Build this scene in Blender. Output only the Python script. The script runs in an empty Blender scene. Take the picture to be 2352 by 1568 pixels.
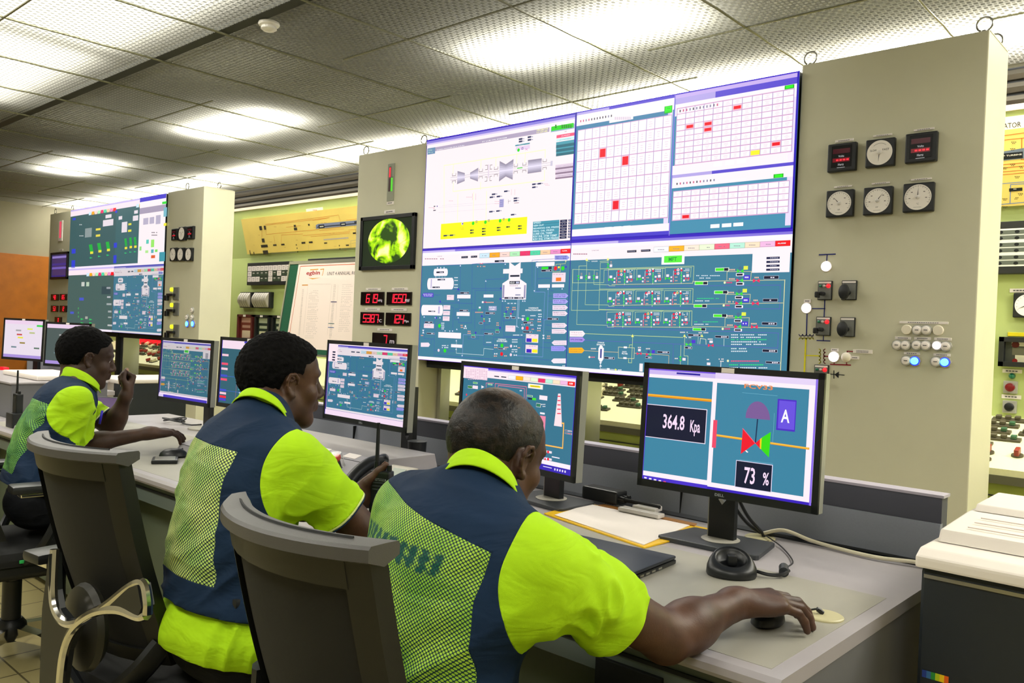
import bpy, bmesh, math, random
import numpy as np
from mathutils import Vector, Matrix, noise
random.seed(7); RNG = np.random.RandomState(7)
SC = bpy.context.scene; COL = SC.collection
PI = math.pi
V3 = lambda *a: np.array(a, float)
def unit(v): v = np.asarray(v, float); return v/np.linalg.norm(v)
# ---------------- camera (solved from the vanishing points) ----------------
F = 1916.4; YAW = 0.7348409; PITCH = -0.0092125; ROLL = 0.0411443
HC = 1.34; CAM = np.array([0., 0., HC])
def cam_axes():
    f = np.array([-math.sin(YAW)*math.cos(PITCH), math.cos(YAW)*math.cos(PITCH), math.sin(PITCH)])
    r = np.array([math.cos(YAW), math.sin(YAW), 0.]); u = np.cross(r, f)
    c, s = math.cos(ROLL), math.sin(ROLL)
    return np.array([c*r+s*u, -s*r+c*u, f])
MC = cam_axes()
def ray(x, y): return MC.T @ np.array([(x-1176)/F, -(y-784)/F, 1.])
def on(x, y, ax, v):
    d = ray(x, y); return CAM + (v-CAM[ax])/d[ax]*d
def oz(x, y, z): return on(x, y, 2, z)
def oy(x, y, Y): return on(x, y, 1, Y)
def ox(x, y, X): return on(x, y, 0, X)
def fd(x, y, f): return CAM + ray(x, y)*f
cd = bpy.data.cameras.new('camera'); co = bpy.data.objects.new('camera', cd); COL.objects.link(co)
cd.sensor_width = 36; cd.lens = 36*F/2352; cd.clip_start = 0.05; cd.clip_end = 60
R3 = Matrix([[MC[0][i], MC[1][i], -MC[2][i]] for i in range(3)])
co.matrix_world = Matrix.Translation(Vector(CAM)) @ R3.to_4x4()
SC.camera = co
SC.view_settings.view_transform = 'Standard'; SC.view_settings.look = 'None'
SC.view_settings.gamma = 1; SC.view_settings.exposure = 0.25; SC.view_settings.use_curve_mapping = False
# ---------------- materials ----------------
def lin(c):
    if isinstance(c, str): c = tuple(int(c[i:i+2], 16) for i in (0, 2, 4))
    return tuple((v/255/12.92 if v/255 <= .04045 else ((v/255+.055)/1.055)**2.4) for v in c)
MATS = {}
def mat(name, col, rough=.5, metal=0., emit=0., spec=.5, noise_amt=0., nscale=40., bump=0., bscale=200., coat=0., sub=0.):
    if name in MATS: return MATS[name]
    m = bpy.data.materials.new(name); m.use_nodes = True; nt = m.node_tree
    b = nt.nodes['Principled BSDF']; c = (*lin(col), 1)
    b.inputs['Base Color'].default_value = c; b.inputs['Roughness'].default_value = rough
    b.inputs['Metallic'].default_value = metal; b.inputs['Specular IOR Level'].default_value = spec
    if coat: b.inputs['Coat Weight'].default_value = coat
    if emit: b.inputs['Emission Color'].default_value = c; b.inputs['Emission Strength'].default_value = emit
    if noise_amt or bump:
        tc = nt.nodes.new('ShaderNodeTexCoord')
    if noise_amt:
        n = nt.nodes.new('ShaderNodeTexNoise'); n.inputs['Scale'].default_value = nscale; n.inputs['Detail'].default_value = 4
        nt.links.new(tc.outputs['Object'], n.inputs['Vector'])
        r = nt.nodes.new('ShaderNodeMapRange'); r.inputs[1].default_value = .3; r.inputs[2].default_value = .7
        r.inputs[3].default_value = 1-noise_amt; r.inputs[4].default_value = 1+noise_amt
        nt.links.new(n.outputs['Fac'], r.inputs[0])
        mx = nt.nodes.new('ShaderNodeVectorMath'); mx.operation = 'SCALE'; mx.inputs[0].default_value = c[:3]
        nt.links.new(r.outputs[0], mx.inputs['Scale']); nt.links.new(mx.outputs[0], b.inputs['Base Color'])
    if bump:
        n2 = nt.nodes.new('ShaderNodeTexNoise'); n2.inputs['Scale'].default_value = bscale; n2.inputs['Detail'].default_value = 2
        nt.links.new(tc.outputs['Object'], n2.inputs['Vector'])
        bp = nt.nodes.new('ShaderNodeBump'); bp.inputs['Strength'].default_value = bump; bp.inputs['Distance'].default_value = .002
        nt.links.new(n2.outputs['Fac'], bp.inputs['Height']); nt.links.new(bp.outputs[0], b.inputs['Normal'])
    MATS[name] = m; return m
def attr_mat(name, emit=None, rough=.5, spec=.3):
    """colour comes from the printed / displayed artwork stored per face corner"""
    m = bpy.data.materials.new(name); m.use_nodes = True; nt = m.node_tree
    a = nt.nodes.new('ShaderNodeAttribute'); a.attribute_name = 'art'
    b = nt.nodes['Principled BSDF']
    if emit:
        b.inputs['Base Color'].default_value = (0.01, 0.01, 0.012, 1); b.inputs['Roughness'].default_value = rough
        b.inputs['Specular IOR Level'].default_value = spec
        nt.links.new(a.outputs['Color'], b.inputs['Emission Color']); b.inputs['Emission Strength'].default_value = emit
    else:
        nt.links.new(a.outputs['Color'], b.inputs['Base Color']); b.inputs['Roughness'].default_value = rough
        b.inputs['Specular IOR Level'].default_value = spec
    MATS[name] = m; return m
# ---------------- objects ----------------
def tag(o, label=None, cat=None, group=None, kind=None):
    if label: o['label'] = label
    if cat: o['category'] = cat
    if group: o['group'] = group
    if kind: o['kind'] = kind
    return o
def empty(name, loc, rz=0., label=None, cat=None, group=None):
    o = bpy.data.objects.new(name, None); COL.objects.link(o); o.empty_display_size = .1
    o.matrix_world = Matrix.Translation(Vector(loc)) @ Matrix.Rotation(rz, 4, 'Z')
    return tag(o, label, cat, group)
def link_mesh(name, me, m=None, parent=None, smooth=False, origin=None, world=True):
    """link a mesh whose vertices are in world coordinates; it keeps its place under its parent"""
    o = bpy.data.objects.new(name, me); COL.objects.link(o)
    if m is not None:
        for k in (m if isinstance(m, (list, tuple)) else [m]): me.materials.append(k)
    if smooth:
        me.polygons.foreach_set('use_smooth', [True]*len(me.polygons))
    if parent is not None:
        bpy.context.view_layer.update() if False else None
        o.parent = parent
        if world: o.matrix_parent_inverse = parent_world(parent).inverted()
    elif origin is not None or len(me.vertices):
        if origin is None:
            co_ = np.empty(len(me.vertices)*3); me.vertices.foreach_get('co', co_); co_ = co_.reshape(-1, 3)
            lo, hi = co_.min(0), co_.max(0); origin = ((lo[0]+hi[0])/2, (lo[1]+hi[1])/2, lo[2])
        me.transform(Matrix.Translation(-Vector(origin))); o.location = origin
    return o
def parent_world(p):
    M_ = p.matrix_basis.copy()
    if p.parent is not None: M_ = parent_world(p.parent) @ p.matrix_parent_inverse @ M_
    return M_
def copy_tree(o, parent=None):
    c = o.copy(); COL.objects.link(c)
    if parent is not None:
        c.parent = parent; c.matrix_parent_inverse = o.matrix_parent_inverse.copy()
    for ch in list(o.children): copy_tree(ch, c)
    return c
class MB:
    """collects shapes into one mesh"""
    def __init__(s): s.v = []; s.f = []
    def add(s, vs, fs, T=None):
        n = len(s.v)
        if T is not None: vs = [tuple(T @ Vector(v)) for v in vs]
        s.v += [tuple(v) for v in vs]; s.f += [tuple(i+n for i in f) for f in fs]; return s
    def box(s, x0, x1, y0, y1, z0, z1, T=None, bev=0.):
        bm = bmesh.new(); bmesh.ops.create_cube(bm, size=1)
        for v in bm.verts:
            v.co = Vector(((x0+x1)/2+v.co.x*(x1-x0), (y0+y1)/2+v.co.y*(y1-y0), (z0+z1)/2+v.co.z*(z1-z0)))
        if bev: bmesh.ops.bevel(bm, geom=bm.edges[:], offset=bev, segments=2, affect='EDGES', profile=.6)
        return s.bm(bm, T)
    def bm(s, bm, T=None):
        bm.verts.index_update()
        s.add([v.co[:] for v in bm.verts], [[v.index for v in f.verts] for f in bm.faces], T); bm.free(); return s
    def prism(s, pts, axis, a0, a1, T=None, bev=0.):
        """extrude a 2D outline along an axis ('x': pts are (y,z); 'y': (x,z); 'z': (x,y))"""
        bm = bmesh.new()
        mk = {'x': lambda p, a: (a, p[0], p[1]), 'y': lambda p, a: (p[0], a, p[1]), 'z': lambda p, a: (p[0], p[1], a)}[axis]
        b0 = [bm.verts.new(mk(p, a0)) for p in pts]; f0 = bm.faces.new(b0)
        r = bmesh.ops.extrude_face_region(bm, geom=[f0])
        for g in r['geom']:
            if isinstance(g, bmesh.types.BMVert): g.co = Vector(mk({'x': (g.co.y, g.co.z), 'y': (g.co.x, g.co.z), 'z': (g.co.x, g.co.y)}[axis], a1))
        bmesh.ops.recalc_face_normals(bm, faces=bm.faces[:])
        if bev: bmesh.ops.bevel(bm, geom=bm.edges[:], offset=bev, segments=2, affect='EDGES', profile=.6)
        return s.bm(bm, T)
    def cyl(s, a, b, r0, r1=None, n=20, caps=True, T=None):
        r1 = r0 if r1 is None else r1; a = Vector(a); b = Vector(b); d = (b-a).normalized()
        u = d.orthogonal().normalized(); w = d.cross(u); vs = []
        for c, r in ((a, r0), (b, r1)):
            for i in range(n):
                t = 2*PI*i/n; vs.append(c+u*math.cos(t)*r+w*math.sin(t)*r)
        fs = [(i, (i+1) % n, n+(i+1) % n, n+i) for i in range(n)]
        if caps: fs += [tuple(range(n))[::-1], tuple(range(n, 2*n))]
        return s.add(vs, fs, T)
    def lathe(s, prof, n=24, T=None, axis='z'):
        vs = []; fs = []
        for r, z in prof:
            for i in range(n):
                t = 2*PI*i/n; p = (r*math.cos(t), r*math.sin(t), z)
                if axis == 'y': p = (p[0], p[2], p[1])
                vs.append(p)
        m = len(prof)
        for j in range(m-1):
            for i in range(n):
                fs.append((j*n+i, j*n+(i+1) % n, (j+1)*n+(i+1) % n, (j+1)*n+i))
        fs.append(tuple(range(n))[::-1]); fs.append(tuple(range((m-1)*n, m*n)))
        return s.add(vs, fs, T)
    def tube(s, pts, r, n=8, T=None, closed=False, flat=1.):
        pts = [Vector(p) for p in pts]; vs = []; fs = []; L = len(pts); u = None
        rs = r if isinstance(r, (list, tuple)) else [r]*L
        for i, p in enumerate(pts):
            a = pts[(i-1) % L] if (i > 0 or closed) else p; b = pts[(i+1) % L] if (i < L-1 or closed) else p
            d = (b-a).normalized()
            if u is None: u = d.orthogonal().normalized()
            u = (u-d*u.dot(d)).normalized(); w = d.cross(u)
            for k in range(n):
                t = 2*PI*k/n; vs.append(p+u*math.cos(t)*rs[i]*flat+w*math.sin(t)*rs[i])
        for i in range(L if closed else L-1):
            j = (i+1) % L
            for k in range(n): fs.append((i*n+k, i*n+(k+1) % n, j*n+(k+1) % n, j*n+k))
        if not closed: fs.append(tuple(range(n))[::-1]); fs.append(tuple((L-1)*n+k for k in range(n)))
        return s.add(vs, fs, T)
    def grid(s, P, closed_u=False):
        """P[i][j] points -> quads"""
        n = len(P); m = len(P[0]); k = len(s.v)
        s.v += [tuple(q) for row in P for q in row]
        for i in range(n-1):
            for j in range(m if closed_u else m-1):
                s.f.append((k+i*m+j, k+i*m+(j+1) % m, k+(i+1)*m+(j+1) % m, k+(i+1)*m+j))
        return s
    def mesh(s, name='m'):
        me = bpy.data.meshes.new(name); me.from_pydata(s.v, [], s.f); me.update(); return me
    def build(s, name, m, parent=None, smooth=False, fix=True, world=True, autosm=True, origin=None):
        me = s.mesh(name)
        if fix:
            bm = bmesh.new(); bm.from_mesh(me); bmesh.ops.recalc_face_normals(bm, faces=bm.faces[:])
            if smooth and autosm:
                for e in bm.edges:
                    if len(e.link_faces) == 2 and e.calc_face_angle(0) > .6: e.smooth = False
            bm.to_mesh(me); bm.free()
        return link_mesh(name, me, m, parent, smooth, world=world, origin=origin)
def bez(pts, n=8):
    """smooth curve through points (Catmull-Rom)"""
    pts = [Vector(p) for p in pts]; P = [pts[0]*2-pts[1]]+pts+[pts[-1]*2-pts[-2]]; out = []
    for i in range(1, len(P)-2):
        for k in range(n):
            t = k/n; a, b, c, d = P[i-1], P[i], P[i+1], P[i+2]
            out.append(.5*((2*b)+(c-a)*t+(2*a-5*b+4*c-d)*t*t+(3*b-a-3*c+d)*t**3))
    out.append(pts[-1]); return out
# ---------------- flat artwork (screens, dials, plates, signs) ----------------
_TXT = {}
def text_mesh(s, bold=False):
    k = (s, bold)
    if k in _TXT: return _TXT[k]
    cu = bpy.data.curves.new('txt', 'FONT'); cu.body = s; cu.size = 1; cu.resolution_u = 2
    if bold: cu.offset = .018
    o = bpy.data.objects.new('txt', cu); COL.objects.link(o)
    dg = bpy.context.evaluated_depsgraph_get(); me = o.evaluated_get(dg).to_mesh()
    v = [(p.co.x, p.co.y) for p in me.vertices]; f = [tuple(p.vertices) for p in me.polygons]
    o.evaluated_get(dg).to_mesh_clear(); bpy.data.objects.remove(o); bpy.data.curves.remove(cu)
    if v:
        x0 = min(p[0] for p in v); x1 = max(p[0] for p in v); y0 = min(p[1] for p in v); y1 = max(p[1] for p in v)
        v = [((p[0]-x0)/max(x1-x0, 1e-6), (p[1]-y0)/max(y1-y0, 1e-6)) for p in v]
    _TXT[k] = (v, f); return _TXT[k]
class Plane:
    """a vertical plane: origin O, horizontal axis at angle a (0 = along +X, facing -Y), optional tilt back"""
    def __init__(s, O, a=0., tilt=0.):
        s.O = np.array(O, float); s.a = a; s.tilt = tilt
        s.U = np.array([math.cos(a), math.sin(a), 0]); n0 = np.array([math.sin(a), -math.cos(a), 0])
        s.N = n0*math.cos(tilt)+np.array([0, 0, 1])*math.sin(tilt)
        s.V = np.array([0, 0, 1])*math.cos(tilt)-n0*math.sin(tilt)
    def uv(s, x, y):
        d = ray(x, y); t = ((s.O-CAM) @ s.N)/(d @ s.N); p = CAM+t*d-s.O
        return float(p @ s.U), float(p @ s.V)
    def w(s, u, v, n=0.): return s.O+s.U*u+s.V*v+s.N*n
class Art:
    def __init__(s, plane, x0=0., y0=0., k=1., local=False):
        s.pl = plane; s.P = []; s.c0 = (x0, y0, k); s.local = local
    def crop(s, x0, y0, k): s.c0 = (x0, y0, k); return s
    def m(s, x, y):
        if s.local: return (x, y)
        x0, y0, k = s.c0; return s.pl.uv(x0+x*k, y0+y*k)
    def poly(s, pts, c, l=1, raw=False):
        s.P.append(([p if raw else s.m(*p) for p in pts], lin(c), l))
    def rect(s, x0, y0, x1, y1, c, l=1, border=None, bw=1.5):
        a = s.m(x0, y0); b = s.m(x1, y1)
        if border is not None:
            s._r(a, b, border, l); q = bw*s.px(x0, y0)
            sx = 1 if b[0] > a[0] else -1; sy = 1 if b[1] > a[1] else -1
            a = (a[0]+q*sx, a[1]+q*sy); b = (b[0]-q*sx, b[1]-q*sy); l += 1
        s._r(a, b, c, l)
    def _r(s, a, b, c, l): s.P.append(([a, (b[0], a[1]), b, (a[0], b[1])], lin(c), l))
    def px(s, x, y):
        a = s.m(x, y); b = s.m(x, y+1); return abs(a[1]-b[1])
    def line(s, pts, c, w=2, l=2, raw=False):
        Q = [p if raw else s.m(*p) for p in pts]; h = (w if raw else w*s.px(*pts[0]))/2
        for a, b in zip(Q, Q[1:]):
            d = (b[0]-a[0], b[1]-a[1]); L = math.hypot(*d) or 1; ux, uy = d[0]/L*h, d[1]/L*h
            a2 = (a[0]-ux, a[1]-uy); b2 = (b[0]+ux, b[1]+uy)
            s.P.append(([(a2[0]-uy, a2[1]+ux), (a2[0]+uy, a2[1]-ux), (b2[0]+uy, b2[1]-ux), (b2[0]-uy, b2[1]+ux)], lin(c), l))
    def box(s, x0, y0, x1, y1, c, w=2, l=2):
        a = s.m(x0, y0); b = s.m(x1, y1); q = w*s.px(x0, y0)
        s.line([a, (b[0], a[1]), b, (a[0], b[1]), a], c, q, l, raw=True)
    def circ(s, x, y, r, c, l=3, n=14, raw=False, sx=1.):
        a = (x, y) if raw else s.m(x, y); q = r if raw else r*s.px(x, y)
        s.P.append(([(a[0]+q*sx*math.cos(2*PI*i/n), a[1]+q*math.sin(2*PI*i/n)) for i in range(n)], lin(c), l))
    def text(s, x0, y0, x1, y1, t, c, l=4, bold=False, raw=False):
        a, b = ((x0, y0), (x1, y1)) if raw else (s.m(x0, y0), s.m(x1, y1)); v, f = text_mesh(t, bold)
        u0, v0 = min(a[0], b[0]), min(a[1], b[1]); w = abs(b[0]-a[0]); h = abs(a[1]-b[1])
        for q in f: s.P.append(([(u0+v[i][0]*w, v0+v[i][1]*h) for i in q], lin(c), l))
    def scrib(s, x0, y0, x1, y1, c, l=4, n=4):
        """an illegible line of small print: a broken dash"""
        for i in range(n):
            if n > 2 and random.random() < .12: continue
            a = i/n; b = (i+.72)/n; s.rect(x0+(x1-x0)*a, y0, x0+(x1-x0)*b, y1, c, l) if s.local else s.poly(
                [(x0+(x1-x0)*a, y0+0*a), (x0+(x1-x0)*b, y0), (x0+(x1-x0)*b, y1), (x0+(x1-x0)*a, y1)], c, l)
    def build(s, name, m, parent=None, step=.0004):
        V = []; Fc = []; C = []
        for pts, c, l in s.P:
            n = len(V); ar = sum(pts[i][0]*pts[(i+1) % len(pts)][1]-pts[(i+1) % len(pts)][0]*pts[i][1] for i in range(len(pts)))
            idx = list(range(n, n+len(pts)))
            if ar < 0: idx = idx[::-1]
            V += [s.pl.w(p[0], p[1], l*step) for p in pts]; Fc.append(idx); C += [(*c, 1.)]*len(pts)
        me = bpy.data.meshes.new(name); me.from_pydata([tuple(v) for v in V], [], Fc)
        at = me.color_attributes.new('art', 'FLOAT_COLOR', 'CORNER'); at.data.foreach_set('color', np.array(C, dtype=np.float32).ravel())
        me.update(); return link_mesh(name, me, m, parent)
SCREEN = attr_mat('screen_image', emit=.86, rough=.25); PRINT = attr_mat('printed_surface', rough=.55)
WALLSCR = attr_mat('video_wall_image', emit=.88, rough=.6)
# ---------------- layout of the control room ----------------
YW = 4.3                                   # front face of the tall panels
WX0, WXM, WX1 = -4.842, -3.392, -1.893     # near video wall, left edge, centre seam, right edge
WZ0, WZM, WZ1 = 1.113, 1.960, 2.800
ZC = 3.19                                  # suspended ceiling
YB = 6.1                                   # green back wall
m_panel = mat('panel_paint', 'c9c7ae', .5, noise_amt=.03, nscale=3, bump=.15, bscale=900, spec=.35)
m_panel2 = mat('panel_paint_lit_side', 'd6cfae', .45, spec=.4)  # panel paint with the side's light put into the colour; assigned to nothing
m_green = mat('green_paint', 'b7c67c', .5, noise_amt=.04, nscale=2)
m_green2 = mat('green_desk_paint', '94a045', .5, noise_amt=.05, nscale=3)
m_cream = mat('cream_mosaic_top', 'dcdbae', .5, noise_amt=.03, nscale=60)
m_chrome = mat('chrome', 'e8e6e0', .12, 1.)
m_steel = mat('brushed_steel', 'a8a79f', .3, 1.)
m_black = mat('black_plastic', '14171a', .4, spec=.5)
m_black2 = mat('matte_black', '0c0f10', .7)
m_grey = mat('dark_grey_plastic', '33373b', .45)
m_white = mat('white_plastic', 'eceae2', .4)
m_label = mat('white_label', 'eee6e0', .5)
m_alu = mat('aluminium', 'b5b5aa', .35, .8)
m_glass = mat('display_glass', '060606', .3, spec=.25)
# ---- near video wall artwork ----
PW = Plane((0, YW-.012, 0))
TEAL = '3c7d98'; BL = '3a56b4'; WH = 'fff1f5'; CR = 'd9e2b0'; BK = '0b1230'; RD = 'f20524'; GR = '22e01c'; LV = 'b7a8ff'
def btnrow(A, xs, y0, y1, cols, dy=0., txt=True):
    n = len(cols)
    for i, c in enumerate(cols):
        a = xs[0]+(xs[1]-xs[0])*i/n; b = xs[0]+(xs[1]-xs[0])*(i+1)/n; s = dy*i/n; s1 = dy*(i+1)/n
        A.rect(a+1, y0+s, b-1, y1+s1, '%02x%02x%02x' % tuple(min(255, int(int(c[k:k+2], 16)*.82)) for k in (0, 2, 4)), 2)
        A.rect(a+4, y0+s+4, b-4, y1+s1-5, c, 3)
        if txt: A.scrib(a+(b-a)*.28, y0+s+(y1-y0)*.42, a+(b-a)*.72, y0+s+(y1-y0)*.54, '8a7f8f', 4, 4)
BTN = ['cfeaf8', 'f7ab16', 'fbd9cf', 'b4f0bb', 'ef2f6b', '4ed9a8', 'fbcfa6', 'ef8fc8', 'fb1024']
BTN2 = ['f6f6fc', 'ffb81c', 'ffecd8', 'effad6', 'f76a86', 'bdf2dc', 'fde6c6', 'f5bde6', 'fb0a18']
def vtext(A, a, b, s, c, l=4, bold=True): A.text(a[0], a[1], b[0], b[1], s, c, l, bold)
def art_lube():
    A = Art(PW, 960, 240, .22954); u0, u1, v0, v1 = WX0, WXM, WZM, WZ1
    A._r((u0, v1), (u1, v0), 'fff0f3', 0)
    A._r((u0, v1), (u1, v1-.012), '3418b8', 1); A._r((u0, v1-.012), (u1, v1-.03), '8c80dc', 1); A._r((u0, v1-.03), (u1, v1-.042), 'd8c8f2', 1)
    A._r((u0, v1), (u0+.006, v0), '2a18a0', 1)
    A.rect(95, 442, 1315, 272, 'b3a5c0', 1); A.rect(98, 440, 172, 490, '6f93b4', 2); A.scrib(106, 453, 160, 460, 'bfe0c8', 3); A.scrib(106, 475, 150, 482, 'bfe0c8', 3)
    A.text(190, 462, 465, 404, 'EGBIN POWER PLC (UU5)', 'ffffff', 3, True); A.text(642, 378, 890, 326, 'ST LUB OIL SYSTEM', 'ffffff', 3, True)
    A.text(1190, 268, 1302, 230, '10/26/16', 'ffffa8', 3, True); A.text(1190, 290, 1298, 255, '11:27:42', 'ffffa8', 3, True)
    A.rect(1332, 232, 1566, 238, '8faec8', 2); A.rect(1337, 222, 1558, 228, '22d812', 3); A.scrib(1352, 236, 1545, 202, '159010', 4, 9)
    A.text(1470, 275, 1492, 264, 'ST', '303850', 3, True)
    A.rect(1388, 308, 1576, 308, 'f4567e', 2); A.text(1434, 320, 1522, 298, 'ALARMS!', 'ffffff', 4, True)
    A.rect(1386, 348, 1574, 340, 'c9f3f6', 2); A.text(1418, 360, 1538, 336, 'ST CONTROL', '205060', 4, True)
    for i, t in enumerate(['ST MONITOR', 'GEN MONITOR', 'ST TESTS']):
        y = 384+i*42; A.rect(1384, y-6, 1572, y+26-(i*1), '4a9fb0', 2); A.rect(1384, y+24, 1572, y+24, '2c6c7c', 3)
        A.text(1412, y+12, 1536, y-9+2, t, '1c4a58', 4, True)
    for i, t in enumerate(['UNIT CONTROL', 'AUTO START', 'GEN/EXCITER']):
        y = 604+i*48; A.rect(1377, y+2, 1556, y+28, 'e3cfe2', 2); A.text(1394, y+20, 1540, y-2, t, '303048', 4, True); A.rect(1376, y+32, 1556, y+26, '907890', 3)
    # turbine shaft line
    def trap(a, b, c1, c2, n=9):
        for i in range(n):
            t0, t1 = i/n, (i+1)/n; f = 1-abs(((t0+t1)/2)*2-1.0)
            g = 150+int(90*f); col = '%02x%02x%02x' % (g-6, g-14, min(255, g+8))
            p = lambda q, t: (q[0][0]+(q[1][0]-q[0][0])*t, q[0][1]+(q[1][1]-q[0][1])*t)
            A.poly([p(a, t0), p(b, t0), p(b, t1), p(a, t1)], col, 3)
    L = lambda x0, x1, y0, y1: None
    trap([(397, 665), (392, 797)], [(470, 685), (469, 765)], 0, 0); trap([(523, 682), (522, 740)], [(605, 632), (601, 770)], 0, 0)
    trap([(819, 565), (812, 770)], [(880, 598), (880, 720)], 0, 0); trap([(880, 598), (880, 720)], [(958, 545), (948, 752)], 0, 0)
    trap([(1103, 557), (1098, 692)], [(1240, 538), (1236, 672)], 0, 0)
    for a, b, dy in (((327, 732), (393, 725), 24), ((470, 708), (523, 701), 20), ((606, 688), (815, 664), 24), ((958, 636), (1100, 618), 24), ((1240, 592), (1330, 580), 24)):
        A.line([a, b], '9a94b0', 2.5, 2); A.line([(a[0], a[1]+dy), (b[0], b[1]+dy)], '9a94b0', 2.5, 2)
    A.poly([(1328, 565), (1350, 562), (1348, 612), (1326, 615)], 'cfcadd', 3)
    A.poly([(703, 600), (714, 599), (712, 735), (701, 736)], 'e2d4e6', 4)
    A.poly([(994, 635), (1048, 628), (1048, 636), (994, 643)], '2be028', 5)
    for x, y in ((346, 690), (614, 648), (766, 626), (964, 596), (1050, 584), (1253, 550)):
        A.line([(x, y), (x-1, y+25), (x+34, y+20), (x+35, y-4)], '282a3c', 4, 4)
        yy = y+76 if x != 1253 else y+82
        A.line([(x-3, yy+20), (x-2, yy), (x+33, yy-5), (x+32, yy+15)], '282a3c', 4, 4)
    for x, y in ((676, 610), (672, 726)): A.line([(x, y), (x+22, y-3), (x+21, y+40), (x-1, y+43)], '282a3c', 4, 4)
    for x, y in ((744, 603), (740, 717)): A.line([(x, y), (x-19, y+3), (x-20, y+45), (x-2, y+43)], '282a3c', 4, 4)
    for pts in ([(262, 1180), (262, 610), (360, 596), (1275, 452), (1272, 530)], [(355, 600), (352, 690)], [(632, 555), (628, 640)], [(782, 528), (780, 620)], [(992, 492), (985, 590)], [(1075, 480), (1070, 580)],
                [(355, 780), (352, 870), (1262, 760)], [(628, 780), (625, 850)], [(558, 880), (552, 1160)], [(688, 870), (680, 1150)], [(1268, 655), (1264, 760)], [(400, 900), (395, 1170)]):
        A.line(pts, 'fdfbc4', 7, 1)
    for pts in ([(205, 1030), (780, 990)], [(205, 1080), (690, 1045)], [(240, 1010), (560, 985)]): A.line(pts, 'd9d2e4', 2, 1)
    A.rect(975, 405, 1120, 395, '3f93a4', 3); A.scrib(1010, 405, 1080, 403, 'ffffff', 5, 5); A.rect(980, 425, 1120, 440, 'ead2ee', 2)
    A.circ(1008, 456, 17, GR, 5); A.box(1040, 432, 1054, 446, '2a1a90', 4, 5); A.line([(1076, 440), (1098, 456)], 'd050c0', 3, 5); A.line([(1098, 440), (1076, 456)], 'd050c0', 3, 5)
    for x, y in ((1012, 346), (1012, 370), (1100, 326), (1100, 354), (1145, 798), (1200, 792), (1145, 828), (742, 898), (720, 928), (790, 920), (864, 868), (960, 938), (960, 962), (715, 1072), (785, 1065), (932, 1102), (258, 1312), (320, 1308)):
        A.rect(x, y-6, x+34, y+6, '2a3460', 6); A.scrib(x+36, y-7, x+56, y+1, '6a7aa0', 6, 2)
    A.rect(818, 948, 858, 1025, 'a9a6d6', 4)
    for i in range(4): A.line([(820, 955+i*20), (856, 968+i*18)], '6c68a8', 3, 5)
    A.line([(905, 952), (905, 990)], '505470', 3, 5); A.line([(905, 970), (928, 965)], '505470', 3, 5)
    A.rect(965, 984, 1012, 984, '803050', 6)
    for x in (548, 580, 938, 970): A.line([(x, 892 if x < 900 else 848), (x-1, 955 if x < 900 else 905)], 'c04070', 2, 4)
    A.rect(160, 1015, 176, 1022, '1a1a40', 6); A.circ(195, 1018, 7, '4030a0', 6); A.circ(162, 1040, 4, 'ff4040', 6); A.rect(156, 1056, 180, 1062, '1a1a40', 6)
    for x, y in ((310, 962), (485, 925), (1262, 792), (1262, 805), (770, 968), (770, 990), (110, 1030)): A.scrib(x, y, x+60, y+4, 'e2a0b8', 4, 4)
    # yellow oil tank block
    A.rect(232, 1195, 1088, 1292, 'fdfb06', 2)
    for x, y in ((554, 1188), (677, 1177), (824, 1163), (914, 1154)): A.circ(x, y, 18, GR, 5)
    A.circ(446, 1192, 15, 'e0d8f0', 5); A.circ(450, 1192, 8, '5a40a0', 6)
    for x, y in ((588, 1172), (711, 1160), (860, 1147)): A.box(x-6, y-8, x+6, y+8, '2a1a90', 4, 6)
    for x, y in ((524, 1258), (524, 1284), (643, 1243), (643, 1270), (643, 1298), (792, 1232), (792, 1258), (886, 1225), (1004, 1216), (1004, 1242)):
        A.rect(x, y-6, x+20, y+6, '202a38', 6); A.rect(x+21, y-7, x+36, y+4, '6a7440', 6)
    for x, y in ((424, 1232), (524, 1222), (660, 1210), (806, 1196), (896, 1188), (426, 1245)): A.scrib(x, y, x+36, y+4, 'f0a838', 5, 4)
    for i, t in enumerate(['SPEED', 'GEN OUT', 'BEARING OIL PRESS', 'SEAL OIL PRESS', 'LUBE OIL TEMP', 'RSV INL STM TEMP', 'RSV INL STM PRESS']):
        y = 1173+i*27.5; A.rect(1152-i, y, 1415-i, y+8+i*.5, '3f97ae', 2); A.rect(1152-i, y+24, 1415-i, y+8, '2c7088', 3)
        w = 15*len(t); A.text(1158-i, y+21, 1158-i+w, y+2-w*.06, t, 'd9f6fb', 4, True)
        A.rect(1424-i, y-18, 1494-i, y+2, '18204c', 4); A.scrib(1444-i, y-10, 1480-i, y-6, 'd8d8f0', 5, 3); A.rect(1508-i, y-24, 1536-i, y-6, '18204c', 4); A.rect(1513-i, y-20, 1531-i, y-12, 'b0b4d8', 5)
    A._r((u0, v0+.006), (u1, v0), '2a18a0', 3); A._r((u1-.008, v1), (u1, v0), '2a18a0', 3)
    return A
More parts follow.
